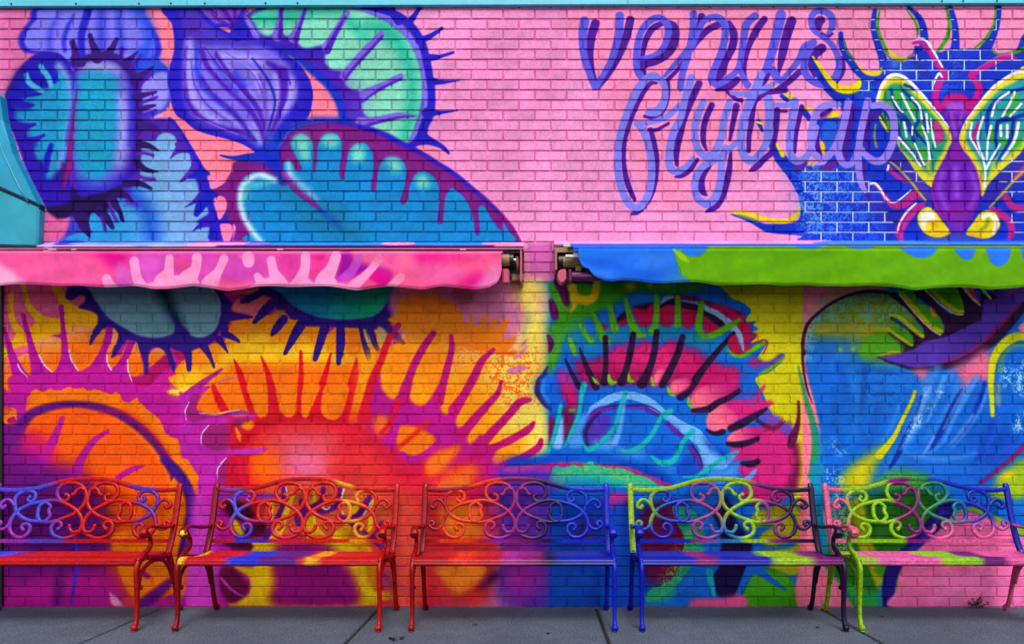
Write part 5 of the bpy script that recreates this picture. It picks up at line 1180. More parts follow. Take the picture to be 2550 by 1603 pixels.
def wall_uv(nt, c, y_plane):
    """image coordinates from the real position on the wall (metres)"""
    s = S * CAM_D / (CAM_D + y_plane)
    g = N(nt, 'ShaderNodeNewGeometry')
    sep = N(nt, 'ShaderNodeSeparateXYZ')
    nt.links.new(g.outputs['Position'], sep.inputs[0])
    W, H = c.w / c.k, c.h / c.k
    u = math_n(nt, 'MULTIPLY_ADD', sep.outputs['X'], s / W, (CX - c.x0) / W)
    # py = HOR-(z-CAM_H)*s ; v = 1-(py-y0)/H
    v = math_n(nt, 'MULTIPLY_ADD', sep.outputs['Z'], s / H, 1 - (HOR + CAM_H * s - c.y0) / H)
    cb = N(nt, 'ShaderNodeCombineXYZ')
    nt.links.new(u, cb.inputs[0]); nt.links.new(v, cb.inputs[1])
    return cb.outputs[0], g.outputs['Position']

PAINT_GAIN = 0.85
def painted_mat(name, img, c, y_plane=0.0, rough=.6, bstr=.35, fabric=False, spec=.35, gamma=1.2):
    m, nt, b = new_mat(name, rough, spec)
    uv, pos = wall_uv(nt, c, y_plane)
    t = N(nt, 'ShaderNodeTexImage', image=img, extension='EXTEND', interpolation='Cubic')
    nt.links.new(uv, t.inputs[0])
    n1 = noise(nt, pos, 14, 5, .6)
    f = ramp(nt, n1, [(.3, (.93, .93, .93, 1)), (.7, (1.05, 1.05, 1.05, 1))])
    gm = N(nt, 'ShaderNodeGamma'); gm.inputs[1].default_value = gamma
    nt.links.new(t.outputs[0], gm.inputs[0])
    cc = mixc(nt, 1.0, gm.outputs[0], f, 'MULTIPLY')
    cc = mixc(nt, 1.0, cc, (PAINT_GAIN,) * 3 + (1,), 'MULTIPLY')
    if not fabric:
        # pinholes of the brick face showing dark through the paint
        vo = N(nt, 'ShaderNodeTexVoronoi'); vo.inputs['Scale'].default_value = 120
        nt.links.new(pos, vo.inputs['Vector'])
        n3 = noise(nt, pos, 30, 2, .5)
        pit = math_n(nt, 'MULTIPLY', math_n(nt, 'LESS_THAN', vo.outputs['Distance'], .17), math_n(nt, 'GREATER_THAN', n3, .58))
        cc = mixc(nt, math_n(nt, 'MULTIPLY', pit, .6), cc, (.03, .02, .04, 1))
        n2 = noise(nt, pos, 160, 6, .7)
        h = math_n(nt, 'MULTIPLY_ADD', pit, -.6, n2)
        bump(nt, b, h, bstr, .0022)
        r = ramp(nt, noise(nt, pos, 9, 3), [(.3, (rough - .1,) * 3 + (1,)), (.7, (rough + .12,) * 3 + (1,))])
        nt.links.new(r, b.inputs['Roughness'])
    else:
        w = N(nt, 'ShaderNodeTexWave', wave_type='BANDS'); w.inputs['Scale'].default_value = 260
        nt.links.new(pos, w.inputs['Vector'])
        h = math_n(nt, 'ADD', math_n(nt, 'MULTIPLY', w.outputs['Fac'], .3), noise(nt, pos, 40, 5, .6))
        bump(nt, b, h, .35, .004)
    nt.links.new(cc, b.inputs['Base Color'])
    return m

def flat_mat(name, h, rough=.5, metal=0.0, gain=.85, var=.12, spec=.4, nscale=18):
    m, nt, b = new_mat(name, rough, spec)
    g = N(nt, 'ShaderNodeNewGeometry')
    n1 = noise(nt, g.outputs['Position'], nscale, 5, .6)
    r = ramp(nt, n1, [(.3, (1 - var,) * 3 + (1,)), (.7, (1 + var * .5,) * 3 + (1,))])
    c0 = sRGB(h)
    cc = mixc(nt, 1.0, (c0[0] * gain, c0[1] * gain, c0[2] * gain, 1), r, 'MULTIPLY')
    nt.links.new(cc, b.inputs['Base Color'])
    b.inputs['Metallic'].default_value = metal
    bump(nt, b, noise(nt, g.outputs['Position'], 120, 4), .15, .002)
    return m

# ------------------------------------------------------------------ paint canvases
mur = build_mural()
mural_img = canvas_image('wall_paint', mur)
MURAL = painted_mat('painted_brick', mural_img, mur, 0.0, .72, .5, spec=.12)

jc = Canvas(1288, 767, -10, -5, 0.5)
yy = np.clip((np.arange(jc.h) / jc.k) * mur.k, 0, mur.h - 1).astype(int)
xx = np.clip((np.arange(jc.w) / jc.k) * mur.k, 0, mur.w - 1).astype(int)
jc.im = mur.im[yy][:, xx].copy()
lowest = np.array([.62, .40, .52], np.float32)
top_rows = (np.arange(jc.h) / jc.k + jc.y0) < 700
dark = np.where(top_rows[:, None, None], np.array([.94, .80, .89], np.float32), np.array([.98, .94, .96], np.float32))  # joints darker than the faces: deeper paint plus recess shade put into the colour
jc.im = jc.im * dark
jc.T(2050, 0)
for st in ('-230 1980 60 1980 400 2010 560 2130 700 2250 720 2400 840 2840 -60 2840 -200 2600 -230 2300', '760 700 940 740 1080 640 1480 580 1900 580 2366 640 2366 830 2000 950 1850 1040 1450 1060 1120 1080 950 890 760 860',
           '1990 2470 2120 2560 2400 2470 2400 2840 2260 2840 2240 2660', '470 960 620 960 480 1160 400 1120', '900 1900 1130 2050 1180 2140 1000 2100', '2130 1950 2400 1800 2400 2300 2100 2250'):
    jc.P('#D4E6FA', st, 3, .9, sp=.78)
for st, w in (('590 150 590 330 660 560 720 850', 26), ('1150 300 1190 560', 24), ('1490 60 1560 450 1540 640', 26), ('2075 60 2055 250 1980 450', 24), ('220 560 440 880', 16)):
    jc.K('#D4E6FA', st, w, 3, .85, sp=.72)
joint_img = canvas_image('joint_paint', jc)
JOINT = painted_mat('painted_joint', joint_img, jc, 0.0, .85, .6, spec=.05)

# ------------------------------------------------------------------ brick wall
COURSE = 25.21 / S
PITCH = 79.3 / S
JW = 3.8 / S
XL, XR, ZT = -3.95, 3.75, 4.02
wall = empty('brick_wall', (0, 0, 0))
tag(wall, 'tall brick wall covered by a bright mural of carnivorous plants and a fly', 'wall')
mb = MB(); mb.quadbox(XL, XR, 0.0050, 0.22, -0.05, ZT)
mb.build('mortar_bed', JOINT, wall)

def brick_geo(w, h, rnd, lo=0.0):
    """front face, worn chamfer and sides of one brick, centred on x, from z=0"""
    j = .0009
    def ring(ins, y, jit):
        pts = []
        for (a, b2) in ((0, 0), (.33, 0), (.67, 0), (1, 0), (1, .5), (1, 1), (.67, 1), (.33, 1), (0, 1), (0, .5)):
            x = -w / 2 + ins + a * (w - 2 * ins)
            z = ins + b2 * (h - 2 * ins)
            pts.append((x + rnd.uniform(-jit, jit), y + rnd.uniform(-jit, jit) * .3, z + rnd.uniform(-jit, jit)))
        return pts
    o = lo
    A = ring(0, .02 + o, 0); B = ring(0, .0030 + o, j); C = ring(.0024, .0 + o, j * .8)
    v = A + B + C
    f = []
    for r in (0, 1):
        for k in range(10):
            k2 = (k + 1) % 10
            f.append((r * 10 + k, r * 10 + k2, r * 10 + 10 + k2, r * 10 + 10 + k))
    f.append((20, 21, 28, 29)); f.append((21, 22, 27, 28)); f.append((22, 23, 24, 25, 26, 27)) ; f[-3] = (29, 20, 21, 27, 28)
    f = f[:20] + [(20, 21, 27, 28, 29), (21, 22, 26, 27), (22, 23, 24, 25, 26)]
    return v, f

rnd = random.Random(11)
variants = []
for i in range(8):
    v, f = brick_geo(PITCH - JW, COURSE - JW * .88, rnd, rnd.uniform(-.0008, .0008))
    m_ = MB(); m_.v, m_.f = v, f
    variants.append(m_.mesh('brick', MURAL))
stuff = MB()
single = 0
rows = int(ZT / COURSE)
for r in range(rows):
    z = r * COURSE + JW * .44
    phase = (1450.7 - CX) / S + (0 if r % 2 else PITCH / 2)
    k0 = math.floor((XL - phase) / PITCH)
    x = phase + k0 * PITCH
    while x < XR:
        xc = x + PITCH / 2
        x += PITCH
        if xc - PITCH / 2 < XL or xc + PITCH / 2 > XR:
            continue
        ppx, ppy = CX + xc * S, BASE - (z + COURSE / 2) * S
        if single < 300 and 1235 < ppx < 2500 and 30 < ppy < 560:
            o = link('brick', variants[rnd.randrange(8)], wall)
            o.location = (xc, 0, z)
            o.rotation_euler = (0, rnd.uniform(-.002, .002), 0)
            single += 1
            continue
        v, f = brick_geo(PITCH - JW + rnd.uniform(-.001, .001), COURSE - JW * .88 + rnd.uniform(-.0008, .0006), rnd, rnd.uniform(-.001, .001))
        n = len(stuff.v)
        rz = rnd.uniform(-.002, .002)
        stuff.v += [(a + xc, b2, c2 + z + a * rz) for a, b2, c2 in v]
        stuff.f += [tuple(n + i for i in q) for q in f]
bf = stuff.build('brick_field', MURAL, wall)
bf['kind'] = 'stuff'

# ------------------------------------------------------------------ roof edge
TEALR = flat_mat('cyan_roof_metal', '#58C4D8', .45, .0, .9, .1)
DARKM = flat_mat('dark_gap', '#182028', .6)
roof = empty('roof_fascia', (0, -.05, 3.86))
tag(roof, 'pale cyan metal fascia along the top edge of the brick wall', 'roof edge')
zl = px(0, 15.5, -.022)[2]; zr = px(2550, 8, -.022)[2]
def zf(x):
    return zl + (zr - zl) * (x - px(0, 0, -.022)[0]) / (px(2550, 0, -.022)[0] - px(0, 0, -.022)[0])
cuts = [XL, px(460, 0, -.05)[0], px(1565, 0, -.05)[0], XR]
for a, b2 in zip(cuts[:-1], cuts[1:]):
    m_ = MB()
    n = 0
    x0, x1 = a + .0015, b2 - .0015
    prof = [(-.07, 0.0), (-.07, .45), (-.05, .47), (.2, .47), (.2, .30), (-.052, .30), (-.052, .012), (-.062, .0)]
    for x in (x0, x1):
        m_.v += [(x, y, zf(x) - 3.86 + z) for y, z in prof]
    L = len(prof)
    m_.f = [(i, (i + 1) % L, L + (i + 1) % L, L + i) for i in range(L)] + [tuple(range(L))[::-1], tuple(range(L, 2 * L))]
    for q in range(L):
        pass
    m_.v = [(x, y + .048 + .05, z) for x, y, z in m_.v]
    m_.build('fascia_panel', TEALR, roof)
m_ = MB()
for a, b2 in ((XL, XR),):
    for x in (a, b2):
        m_.v += [(x, .0485, zf(x) - 3.86 - .004), (x, .034, zf(x) - 3.86 - .004), (x, .034, zf(x) - 3.86 + .0), (x, .0485, zf(x) - 3.86 + .0)]
m_.f = [(0, 1, 5, 4), (1, 2, 6, 5), (2, 3, 7, 6), (3, 0, 4, 7), (0, 3, 2, 1), (4, 5, 6, 7)]
m_.build('drip_edge', TEALR, roof)
for sx in (20, 182, 340, 420, 505, 657, 737, 2352, 2405, 2490):
    m_ = MB()
    X = px(sx, 0, -.05)[0]
    m_.ball((X, .027, zf(X) - 3.86 + .012), .006, 8, 5)
    m_.build('fixing_screw', DARKM, roof, True)

# ------------------------------------------------------------------ left corner trim and metal hood
CORN = flat_mat('dark_corner_metal', '#1A1018', .5)
m_ = MB(); m_.quadbox(px(-60, 0, -.02)[0], px(4, 0, -.02)[0], -.02, -.001, .002, px(0, 700, -.02)[2], .003)
o = m_.build('corner_trim', CORN)
tag(o, 'narrow dark vertical trim at the far left under the pink awning', 'trim')

HOODA = flat_mat('teal_hood_upper', '#149CC0', .38, .0, .85, .22, .5, 5)
HOODB = flat_mat('teal_hood_lower', '#1CA0B8', .42, .0, .85, .22, .5, 5)
hx, hy, hz = px(60, 612, 0)
hood = empty('metal_hood', (hx, 0, hz))
tag(hood, 'teal sloping metal hood at the far left above the pink awning', 'hood')
def prism(pts, y0, y1, inset=.012):
    """solid with the outline pts (photo pixels on the wall) standing off the wall"""
    m2 = MB()
    P0 = [px(a, b2, 0) for a, b2 in pts]
    L = len(P0)
    cx_ = sum(p[0] for p in P0) / L; cz_ = sum(p[2] for p in P0) / L
    for p in P0: m2.v.append((p[0] - hx, y0, p[2] - hz))
    for p in P0: m2.v.append((p[0] - hx, y1 + inset, p[2] - hz))
    for p in P0:
        d = math.hypot(p[0] - cx_, p[2] - cz_)
        k = 1 - inset / d
        m2.v.append((cx_ + (p[0] - cx_) * k - hx, y1, cz_ + (p[2] - cz_) * k - hz))
    for r in (0, 1):
        for i in range(L):
            m2.f.append((r * L + i, r * L + (i + 1) % L, (r + 1) * L + (i + 1) % L, (r + 1) * L + i))
    m2.f.append(tuple(range(2 * L, 3 * L)))
    return m2
prism([(-90, 60), (-25, 190), (4, 235), (16, 250), (24, 310), (52, 395), (94, 480), (112, 517), (-90, 430)], .004, -.066).build('sloping_panel', HOODA, hood)
prism([(-90, 437), (112, 523), (108, 619), (-90, 614)], .004, -.055).build('lower_panel', HOODB, hood)
prism([(-90, 424), (112, 514), (112, 528), (-90, 442)], .002, -.048, .004).build('seam_strip', DARKM, hood)
m2 = MB(); 
e0, e1 = px(15, 250, 0), px(108, 512, 0)
for t_ in (.25, .5, .78):
    pass
m2.sweep([(px(a, b2, 0)[0] - hx - .03, -.067, px(a, b2, 0)[2] - hz - .0) for a, b2 in ((2, 250), (12, 310), (40, 395), (80, 480), (100, 512))], .006, .004, 6)
m2.build('edge_bead', HOODB, hood, True)

# ------------------------------------------------------------------ awnings
YV = -.22
vc = Canvas(2700, 150, -80, 598, 1.0)
def valance_paint(c):
    P, K, E, T = c.P, c.K, c.E, c.T
    T(0, 0, 1)
    P('#F84C98', '-100 590 1300 590 1300 760 -100 760', 1, sm=False)
    T(0, 590, 3.7625)
    P('#F8589C', '0 150 900 150 1000 460 0 460', 40); P('#E8008C', '700 0 1200 0 1180 200 1080 300 1000 220 900 150', 30); P('#F8609C', '-200 60 500 60 400 120 -200 130', 20, .7); P('#E04890', '0 90 2400 90 2400 140 0 135', 10, .5)
    P('#F8A8D0', '-60 240 60 280 240 430 180 480 -60 480', 18); P('#FA70B0', '250 200 600 300 900 250 950 350 700 400 300 380', 50, .5)
    P('#E060C4', '1095 240 1200 300 1300 500 1090 500', 14); P('#F03CA8', '1200 80 2400 80 2400 160 1200 170', 20, .8)
    P('#DC4CB8', '1300 120 2100 120 2400 250 2400 420 2060 420 1900 430 1400 460 1250 300', 30); P('#E84898', '1640 200 1800 200 1760 340 1660 350', 16, .9); P('#E058C8', '1300 200 1520 200 1480 400 1350 430', 20); P('#DC50C8', '2100 330 2250 180 2408 260 2408 400 2100 420', 30, .8)
    PK = '#FF9CD0'
    for st, w in (('1000 395 1020 440 1060 500', [46, 48, 60]), ('1258 230 1290 380 1340 480', [46, 48, 60]), ('1588 200 1580 330 1540 420 1560 480', [38, 50, 90, 120]), ('1845 190 1830 300 1760 400 1760 480', [46, 50, 90, 120]), ('2098 200 2040 330 1960 440', [40, 40, 70])):
        K(PK, st, w, 2.5)
    P(PK, '1270 440 1400 438 1500 400 1640 360 1700 368 1800 330 1870 420 1900 445 2050 330 2060 470 2080 520 1260 520', 3)
    P('#F86C9C', '1250 470 2000 470 2000 520 1250 520', 12, .5); P('#F86098', '2060 420 2300 410 2420 430 2420 520 2080 520', 14)
    P(PK, '2250 170 2390 170 2380 230 2340 265 2290 240 2245 190', 6)
    T(600, 590, 3.7625)
    P('#DC4CB8', '0 150 900 150 900 450 0 450', 30, .7); P('#E4389C', '350 180 540 180 480 400 400 300', 20, .8); P('#EC3C94', '680 170 800 170 760 340 680 400 650 300', 14); P('#EC188C', '700 180 780 180 760 220 700 210', 8)
    P('#A008A0', '940 130 1040 140 1060 220 1160 250 1380 290 1410 360 1360 440 1250 400 1150 330 950 420 900 380 930 250', 10); P('#F85890', '920 400 1200 400 1300 460 900 480', 20, .9); P('#E8008C', '1180 340 1380 330 1400 400 1300 440', 12)
    K('#C848D0', '1110 180 1040 310 960 380 910 410', [40, 40, 36, 10], 6)
    for st, w in (('65 190 70 230', 55), ('150 365 190 420 260 480', [32, 44, 70]), ('285 220 310 330 360 440', [42, 46, 80]), ('605 180 600 300 560 420 560 480', [44, 48, 70, 110]), ('890 180 850 300 790 400 800 480', [48, 54, 80, 120]), ('1300 200 1200 320 1060 450 1040 500', [40, 38, 50, 60]), ('1500 375 1440 430 1380 480', [38, 40, 30])):
        K(PK, st, w, 2.5)
    P(PK, '140 430 300 380 400 420 500 425 620 380 700 440 800 400 900 430 1000 450 1100 500 140 520', 3)
    P('#F86098', '-20 440 60 430 100 460 -20 500', 8)
    P('#F878A8', '1040 130 1700 130 1700 250 1420 300 1150 220', 30, .8); P('#EC0890', '1650 150 2250 200 2200 260 1750 280 1660 230', 24); P('#F83C98', '1250 150 1400 160 1500 250 1400 260', 20, .5)
    P('#FA7090', '1500 300 2408 150 2408 300 1900 430 1500 460', 50, .8); P('#F060B8', '1600 300 2000 290 2100 380 1700 400', 30, .7); P('#E8148C', '2050 400 2250 330 2300 440 2100 480', 24, .8); P('#F090CC', '2300 330 2420 250 2420 480 2200 490', 14, .7)
    T(0, 0, 1)
    K('#D04880', '-100 631 600 631 1250 632', 1.2, 1, .6)
    K('#F8A0C0', '-100 628 600 628 1250 629', 1, 1, .6)
    # right valance
    P('#68AC08', '1360 590 2700 590 2700 760 1360 760', 1, sm=False)
    T(1480, 590, 4.2246)
    P('#2474EC', '-300 0 820 0 850 220 900 380 930 500 -300 500', 3)
    P('#4C8CF4', '400 200 760 180 800 320 600 300', 30, .6); P('#1058E0', '-100 250 150 260 500 380 860 450 400 430', 20, .7); P('#3C80F0', '0 320 300 400 500 460 0 460', 24, .5)
    K('#108880', '805 120 850 240 905 360 925 500', 4, 2); K('#9CCC18', '830 130 920 210 990 260', [8, 30, 8], 8)
    P('#2878EC', '840 80 1180 80 1170 150 1120 195 1040 210 970 195 900 130', 3); K('#2060C0', '880 100 1160 100', 6, 4, .6)
    P('#6CA80C', '900 430 2400 440 2400 520 900 520', 40, .5); P('#508C10', '1200 120 2400 120 2400 180 1200 170', 20, .5)
    T(2000, 590, 4.378)
    P('#6CB01C', '1100 200 2408 200 2408 560 1100 560', 60, .5)
    for st in ('1060 110 1440 110 1430 170 1370 215 1270 228 1180 210 1110 160', '1650 130 1870 130 1865 180 1840 235 1790 252 1730 230 1670 170', '2000 120 2245 120 2250 200 2220 270 2170 312 2110 322 2050 290 2015 200', '2370 120 2500 120 2500 300 2400 250 2385 180', '470 60 780 60 740 125 600 130 500 115', '-40 60 190 60 170 118 -40 122'):
        P('#2C7CF4', st, 2.5)
    E('#7CC008', 1910, 220, 40, 40, 16, .8); P('#6CB008', '1040 540 1150 520 1350 520 1420 545 1200 570', 6, .8); P('#3C9420', '1060 490 1400 500 1350 515 1100 515', 10, .5)
valance_paint(vc)
vc.im *= (1 + (vc.n3 - .5) * .06 + (vc.n1 - .5) * .05)[..., None]
val_img = canvas_image('awning_paint', vc)
VAL = painted_mat('painted_awning_cloth', val_img, vc, YV, .8, .3, True, .08, 1.05)

ALU = flat_mat('bare_aluminium', '#B8B4A8', .35, .7, .9)
BRN = flat_mat('dirty_brown_metal', '#38241E', .5, .2)
CRM = flat_mat('cream_roller_cloth', '#A08860', .8)
PNKM = flat_mat('pink_painted_metal', '#C84C70', .45)
PURM = flat_mat('purple_painted_metal', '#5C0C50', .4)
BLK = flat_mat('black_plastic', '#181418', .4)
TAN = flat_mat('tan_metal', '#9C7C5C', .5)
BLUM = flat_mat('blue_painted_metal', '#1458DC', .4)

HEM_L = [(-80, 708), (0, 711), (50, 707.5), (120, 709), (190, 711), (265, 714.5), (330, 711), (385, 720), (425, 719), (480, 711), (530, 717.5), (566, 723), (606, 719), (640, 713), (700, 713), (750, 713.5), (812, 712.5), (852, 717), (887, 721.5), (932, 716), (972, 711.5), (1012, 716), (1052, 720), (1104, 713.5), (1145, 716.5), (1185, 720), (1217, 714), (1238, 704), (1247, 686), (1251, 660)]
HEM_R = [(1440, 640), (1446, 655), (1452, 667), (1469, 668), (1474, 684), (1490, 692), (1505, 698), (1522, 701), (1535, 699), (1550, 696.5), (1580, 699), (1620, 702), (1660, 704), (1700, 703), (1730, 702), (1780, 708), (1840, 710), (1900, 708), (1960, 710), (2000, 709), (2050, 711), (2120, 712), (2210, 712), (2240, 716), (2280, 722), (2320, 718), (2380, 713), (2430, 716), (2465, 721), (2510, 718), (2550, 714), (2640, 714)]
def valance(hem, ztop, parent, name, x_end=None):
    xs = np.arange(hem[0][0], hem[-1][0] + .1, 3.0)
    hx_ = np.interp(xs, [a for a, b2 in hem], [b2 for a, b2 in hem])
    if len(hx_) > 9:
        k = np.ones(5) / 5
        inner = np.convolve(hx_, k, 'same'); hx_[4:-14] = inner[4:-14]
    R = 12
    mbv = MB()
    r2 = random.Random(3)
    ph = [r2.uniform(0, 6.28) for _ in range(6)]
    for i, x in enumerate(xs):
        for j in range(R):
            t = j / (R - 1)
            py = ztop + (hx_[i] - ztop) * t
            X, Y, Z = px(x, py, YV)
            w = math.sin(X * 17 + ph[0]) * .007 + math.sin(X * 31 + ph[1] + t) * .004 + math.sin(X * 7 + ph[2]) * .006 + math.sin((X * 12 + t * 9) + ph[3]) * .003
            mbv.v.append((X, Y + w * (t ** .8) - .004 * t, Z))
    n = len(xs)
    for i in range(n - 1):
        for j in range(R - 1):
            a = i * R + j
            mbv.f.append((a, a + 1, a + R + 1, a + R))
    o = mbv.build(name, VAL, parent, True)
    md = o.modifiers.new('cloth_thickness', 'SOLIDIFY'); md.thickness = .0022; md.offset = 0
    hb = MB()
    path = [mbv.v[i * R + R - 1] for i in range(0, n)]
    hb.sweep([(a, b2 - .0003, c2) for a, b2, c2 in path], .0016, .0016, 6)
    h_ = hb.build('hem', VAL, o, True)
    return o

def strip(name, x0, x1, sec, mat, parent):
    """extrude the section [(y, z)...] along x"""
    m2 = MB(); L = len(sec)
    for x in (x0, x1):
        m2.v += [(x, y, z) for y, z in sec]
    m2.f = [(i, (i + 1) % L, L + (i + 1) % L, L + i) for i in range(L)] + [tuple(range(L))[::-1], tuple(range(L, 2 * L))]
    return m2.build(name, mat, parent)

def zc(py, y):
    return px(0, py, y)[2]
def xc_(p, y):
    return px(p, 0, y)[0]

def cyl(name, x0, x1, y, z, r, mat, parent, n=16):
    m2 = MB(); m2.sweep([(x0, y, z), (x1, y, z)], r, r, n, side=(0, 1, 0))
    return m2.build(name, mat, parent, False)

# left awning -------------------------------------------------------
aw = empty('retracted_awning', (0, 0, 0))
tag(aw, 'rolled-in awning with a pink and magenta painted valance on the left', 'awning', 'rolled-in awnings across the wall')
x1 = xc_(1304, -.06)
strip('flashing', xc_(112, -.06), x1, [(-.001, zc(603.5, 0)), (-.135, zc(612.5, -.135)), (-.135, zc(614.2, -.135)), (-.001, zc(606, 0))], MURAL, aw)
strip('cassette', xc_(170, -.1), xc_(1303, -.1), [(-.005, zc(612, 0)), (-.118, zc(615.5, -.118)), (-.118, zc(630, -.118)), (-.005, zc(632, 0))], BRN, aw)
strip('rail', -4.0, xc_(1303, -.14), [(-.12, zc(617.4, -.14)), (-.14, zc(617.6, -.14)), (-.14, zc(620.4, -.14)), (-.12, zc(621, -.14))], flat_mat('rose_rail', '#C0709C', .35, .3), aw)
strip('front_bar', -4.0, xc_(1252, -.2), [(-.16, zc(625.0, -.19)), (-.21, zc(625.4, -.21)), (-.216, zc(626.8, -.216)), (-.216, zc(629, -.216)), (-.208, zc(630.5, -.21)), (-.16, zc(632, -.19))], VAL, aw)
valance(HEM_L, 627, aw, 'valance')
zr_ = zc(648, -.1)
cyl('roller_tube', -3.9, xc_(1269, -.1), -.1, zr_, .038, CRM, aw)
cyl('roller_cap', xc_(1270, -.1), xc_(1279, -.1), -.1, zr_, .041, BLK, aw)
cyl('roller_shaft', xc_(1279, -.1), xc_(1290, -.1), -.1, zr_, .012, ALU, aw)
m2 = MB(); X0 = xc_(1297, -.12); m2.quadbox(X0 - .004, X0 + .008, -.17, .0, zc(705, -.12), zc(628, -.12), .002); m2.build('end_bracket', PNKM, aw)
m2 = MB(); X0 = xc_(1260, -.15); m2.quadbox(X0 - .022, X0 + .022, -.185, -.13, zc(708, -.16), zc(671, -.16), .009); m2.build('arm_knuckle', PNKM, aw)
m2 = MB(); m2.sweep([(xc_(1287, -.1), -.10, zc(640, -.1)), (xc_(1289, -.1), -.11, zc(660, -.1)), (xc_(1290, -.1), -.10, zc(680, -.1))], [.012, .01, .004], .012, 7); m2.build('worm_gear', flat_mat('rusty_gear', '#7C5848', .7), aw, True)
m2 = MB(); m2.quadbox(xc_(1274, -.05), xc_(1304, -.05), -.06, -.002, zc(700, -.04), zc(684, -.04), .003); m2.build('wall_plate', TAN, aw)
m2 = MB(); m2.quadbox(xc_(1248, -.04), xc_(1305, -.04), -.03, -.001, zc(690, -.03), zc(626, -.03), .002); m2.build('back_plate', BLK, aw)
for a, b2 in ((120, 140), (178, 190), (690, 705), (1145, 1160)):
    m2 = MB(); m2.quadbox(xc_(a, -.15), xc_(b2, -.15), -.153, -.146, zc(622.5, -.15), zc(619.5, -.15), .001); m2.build('rail_clip', flat_mat('pale_clip', '#E0A8C8', .5), aw)

# right awning ------------------------------------------------------
aw2 = empty('retracted_awning', (0, 0, 0))
tag(aw2, 'rolled-in awning with a green valance and blue end on the right', 'awning', 'rolled-in awnings across the wall')
strip('flashing', xc_(1380, -.06), 4.0, [(-.001, zc(599.5, 0)), (-.115, zc(607, -.115)), (-.115, zc(609.5, -.115)), (-.001, zc(603, 0))], MURAL, aw2)
strip('cassette', xc_(1381, -.1), 4.0, [(-.005, zc(608, 0)), (-.11, zc(609.6, -.11)), (-.11, zc(613, -.11)), (-.104, zc(614, -.104)), (-.104, zc(617, -.104)), (-.11, zc(618, -.11)), (-.11, zc(628, -.11)), (-.005, zc(632, 0))], TAN, aw2)
strip('rail', xc_(1414, -.14), xc_(2060, -.14), [(-.112, zc(606, -.13)), (-.14, zc(606.8, -.14)), (-.14, zc(614.5, -.14)), (-.112, zc(615, -.13))], BLUM, aw2)
strip('front_bar', xc_(1428, -.2), 4.0, [(-.16, zc(612.5, -.19)), (-.208, zc(613.2, -.21)), (-.214, zc(615, -.214)), (-.214, zc(617.6, -.214)), (-.206, zc(618.4, -.21)), (-.206, zc(620.2, -.21)), (-.214, zc(621, -.214)), (-.214, zc(624.5, -.214)), (-.16, zc(626, -.19))], VAL, aw2)
valance(HEM_R, 619, aw2, 'valance')
zr_ = zc(652, -.1)
cyl('roller_tube', xc_(1402, -.1), 3.9, -.1, zr_, .036, CRM, aw2)
cyl('roller_cap', xc_(1391, -.1), xc_(1401, -.1), -.1, zr_, .04, BLK, aw2)
m2 = MB(); m2.quadbox(xc_(1381, -.12), xc_(1387, -.12), -.16, 0, zc(676, -.12), zc(628, -.12), .002); m2.build('end_bracket', flat_mat('rosy_brown_bracket', '#A06860', .5), aw2)
m2 = MB(); m2.quadbox(xc_(1403, -.15), xc_(1420, -.15), -.165, -.15, zc(616, -.15), zc(606, -.15), .001); m2.build('rail_end', ALU, aw2)
m2 = MB(); m2.quadbox(xc_(1408, -.17), xc_(1440, -.17), -.19, -.15, zc(642, -.17), zc(636, -.17), .001); m2.quadbox(xc_(1428, -.17), xc_(1440, -.17), -.19, -.15, zc(636, -.17), zc(621, -.17), .001); m2.build('bar_end_cap', flat_mat('chipped_white_metal', '#E8E0D0', .5), aw2)
m2 = MB(); X0, Z0 = xc_(1398, -.18), zc(690, -.18)
ang = [(-.026, .01), (-.018, .034), (0, .044), (.026, .044), (.03, .03), (.03, -.02), (.018, -.036), (.0, -.046), (-.016, -.036), (-.026, -.012)]
for y in (-.215, -.15):
    k = .86 if y < -.2 else 1
    m2.v += [(X0 + a * k, y, Z0 + b2 * k) for a, b2 in ang]
m2.v += [(X0 + a, -.2, Z0 + b2) for a, b2 in ang]
L = len(ang)
m2.f = [tuple(range(L))] + [(i, (i + 1) % L, 2 * L + (i + 1) % L, 2 * L + i) for i in range(L)] + [(2 * L + i, 2 * L + (i + 1) % L, L + (i + 1) % L, L + i) for i in range(L)]
m2.build('arm_knuckle', PNKM, aw2)
cyl('folding_arm', xc_(1416, -.18), xc_(2000, -.18), -.175, zc(688, -.18), .027, PURM, aw2, 12)
m2 = MB(); m2.quadbox(xc_(1415, -.18), xc_(1424, -.18), -.21, -.14, zc(704, -.18), zc(673, -.18), .006); m2.build('arm_collar', PURM, aw2)
m2 = MB(); m2.quadbox(xc_(1385, -.04), xc_(1470, -.04), -.03, -.001, zc(700, -.03), zc(622, -.03), .002); m2.build('back_plate', BLK, aw2)
m2 = MB(); m2.quadbox(xc_(1433, -.12), xc_(1448, -.12), -.14, -.1, zc(676, -.12), zc(664, -.12), .002); m2.build('arm_clip', TAN, aw2)

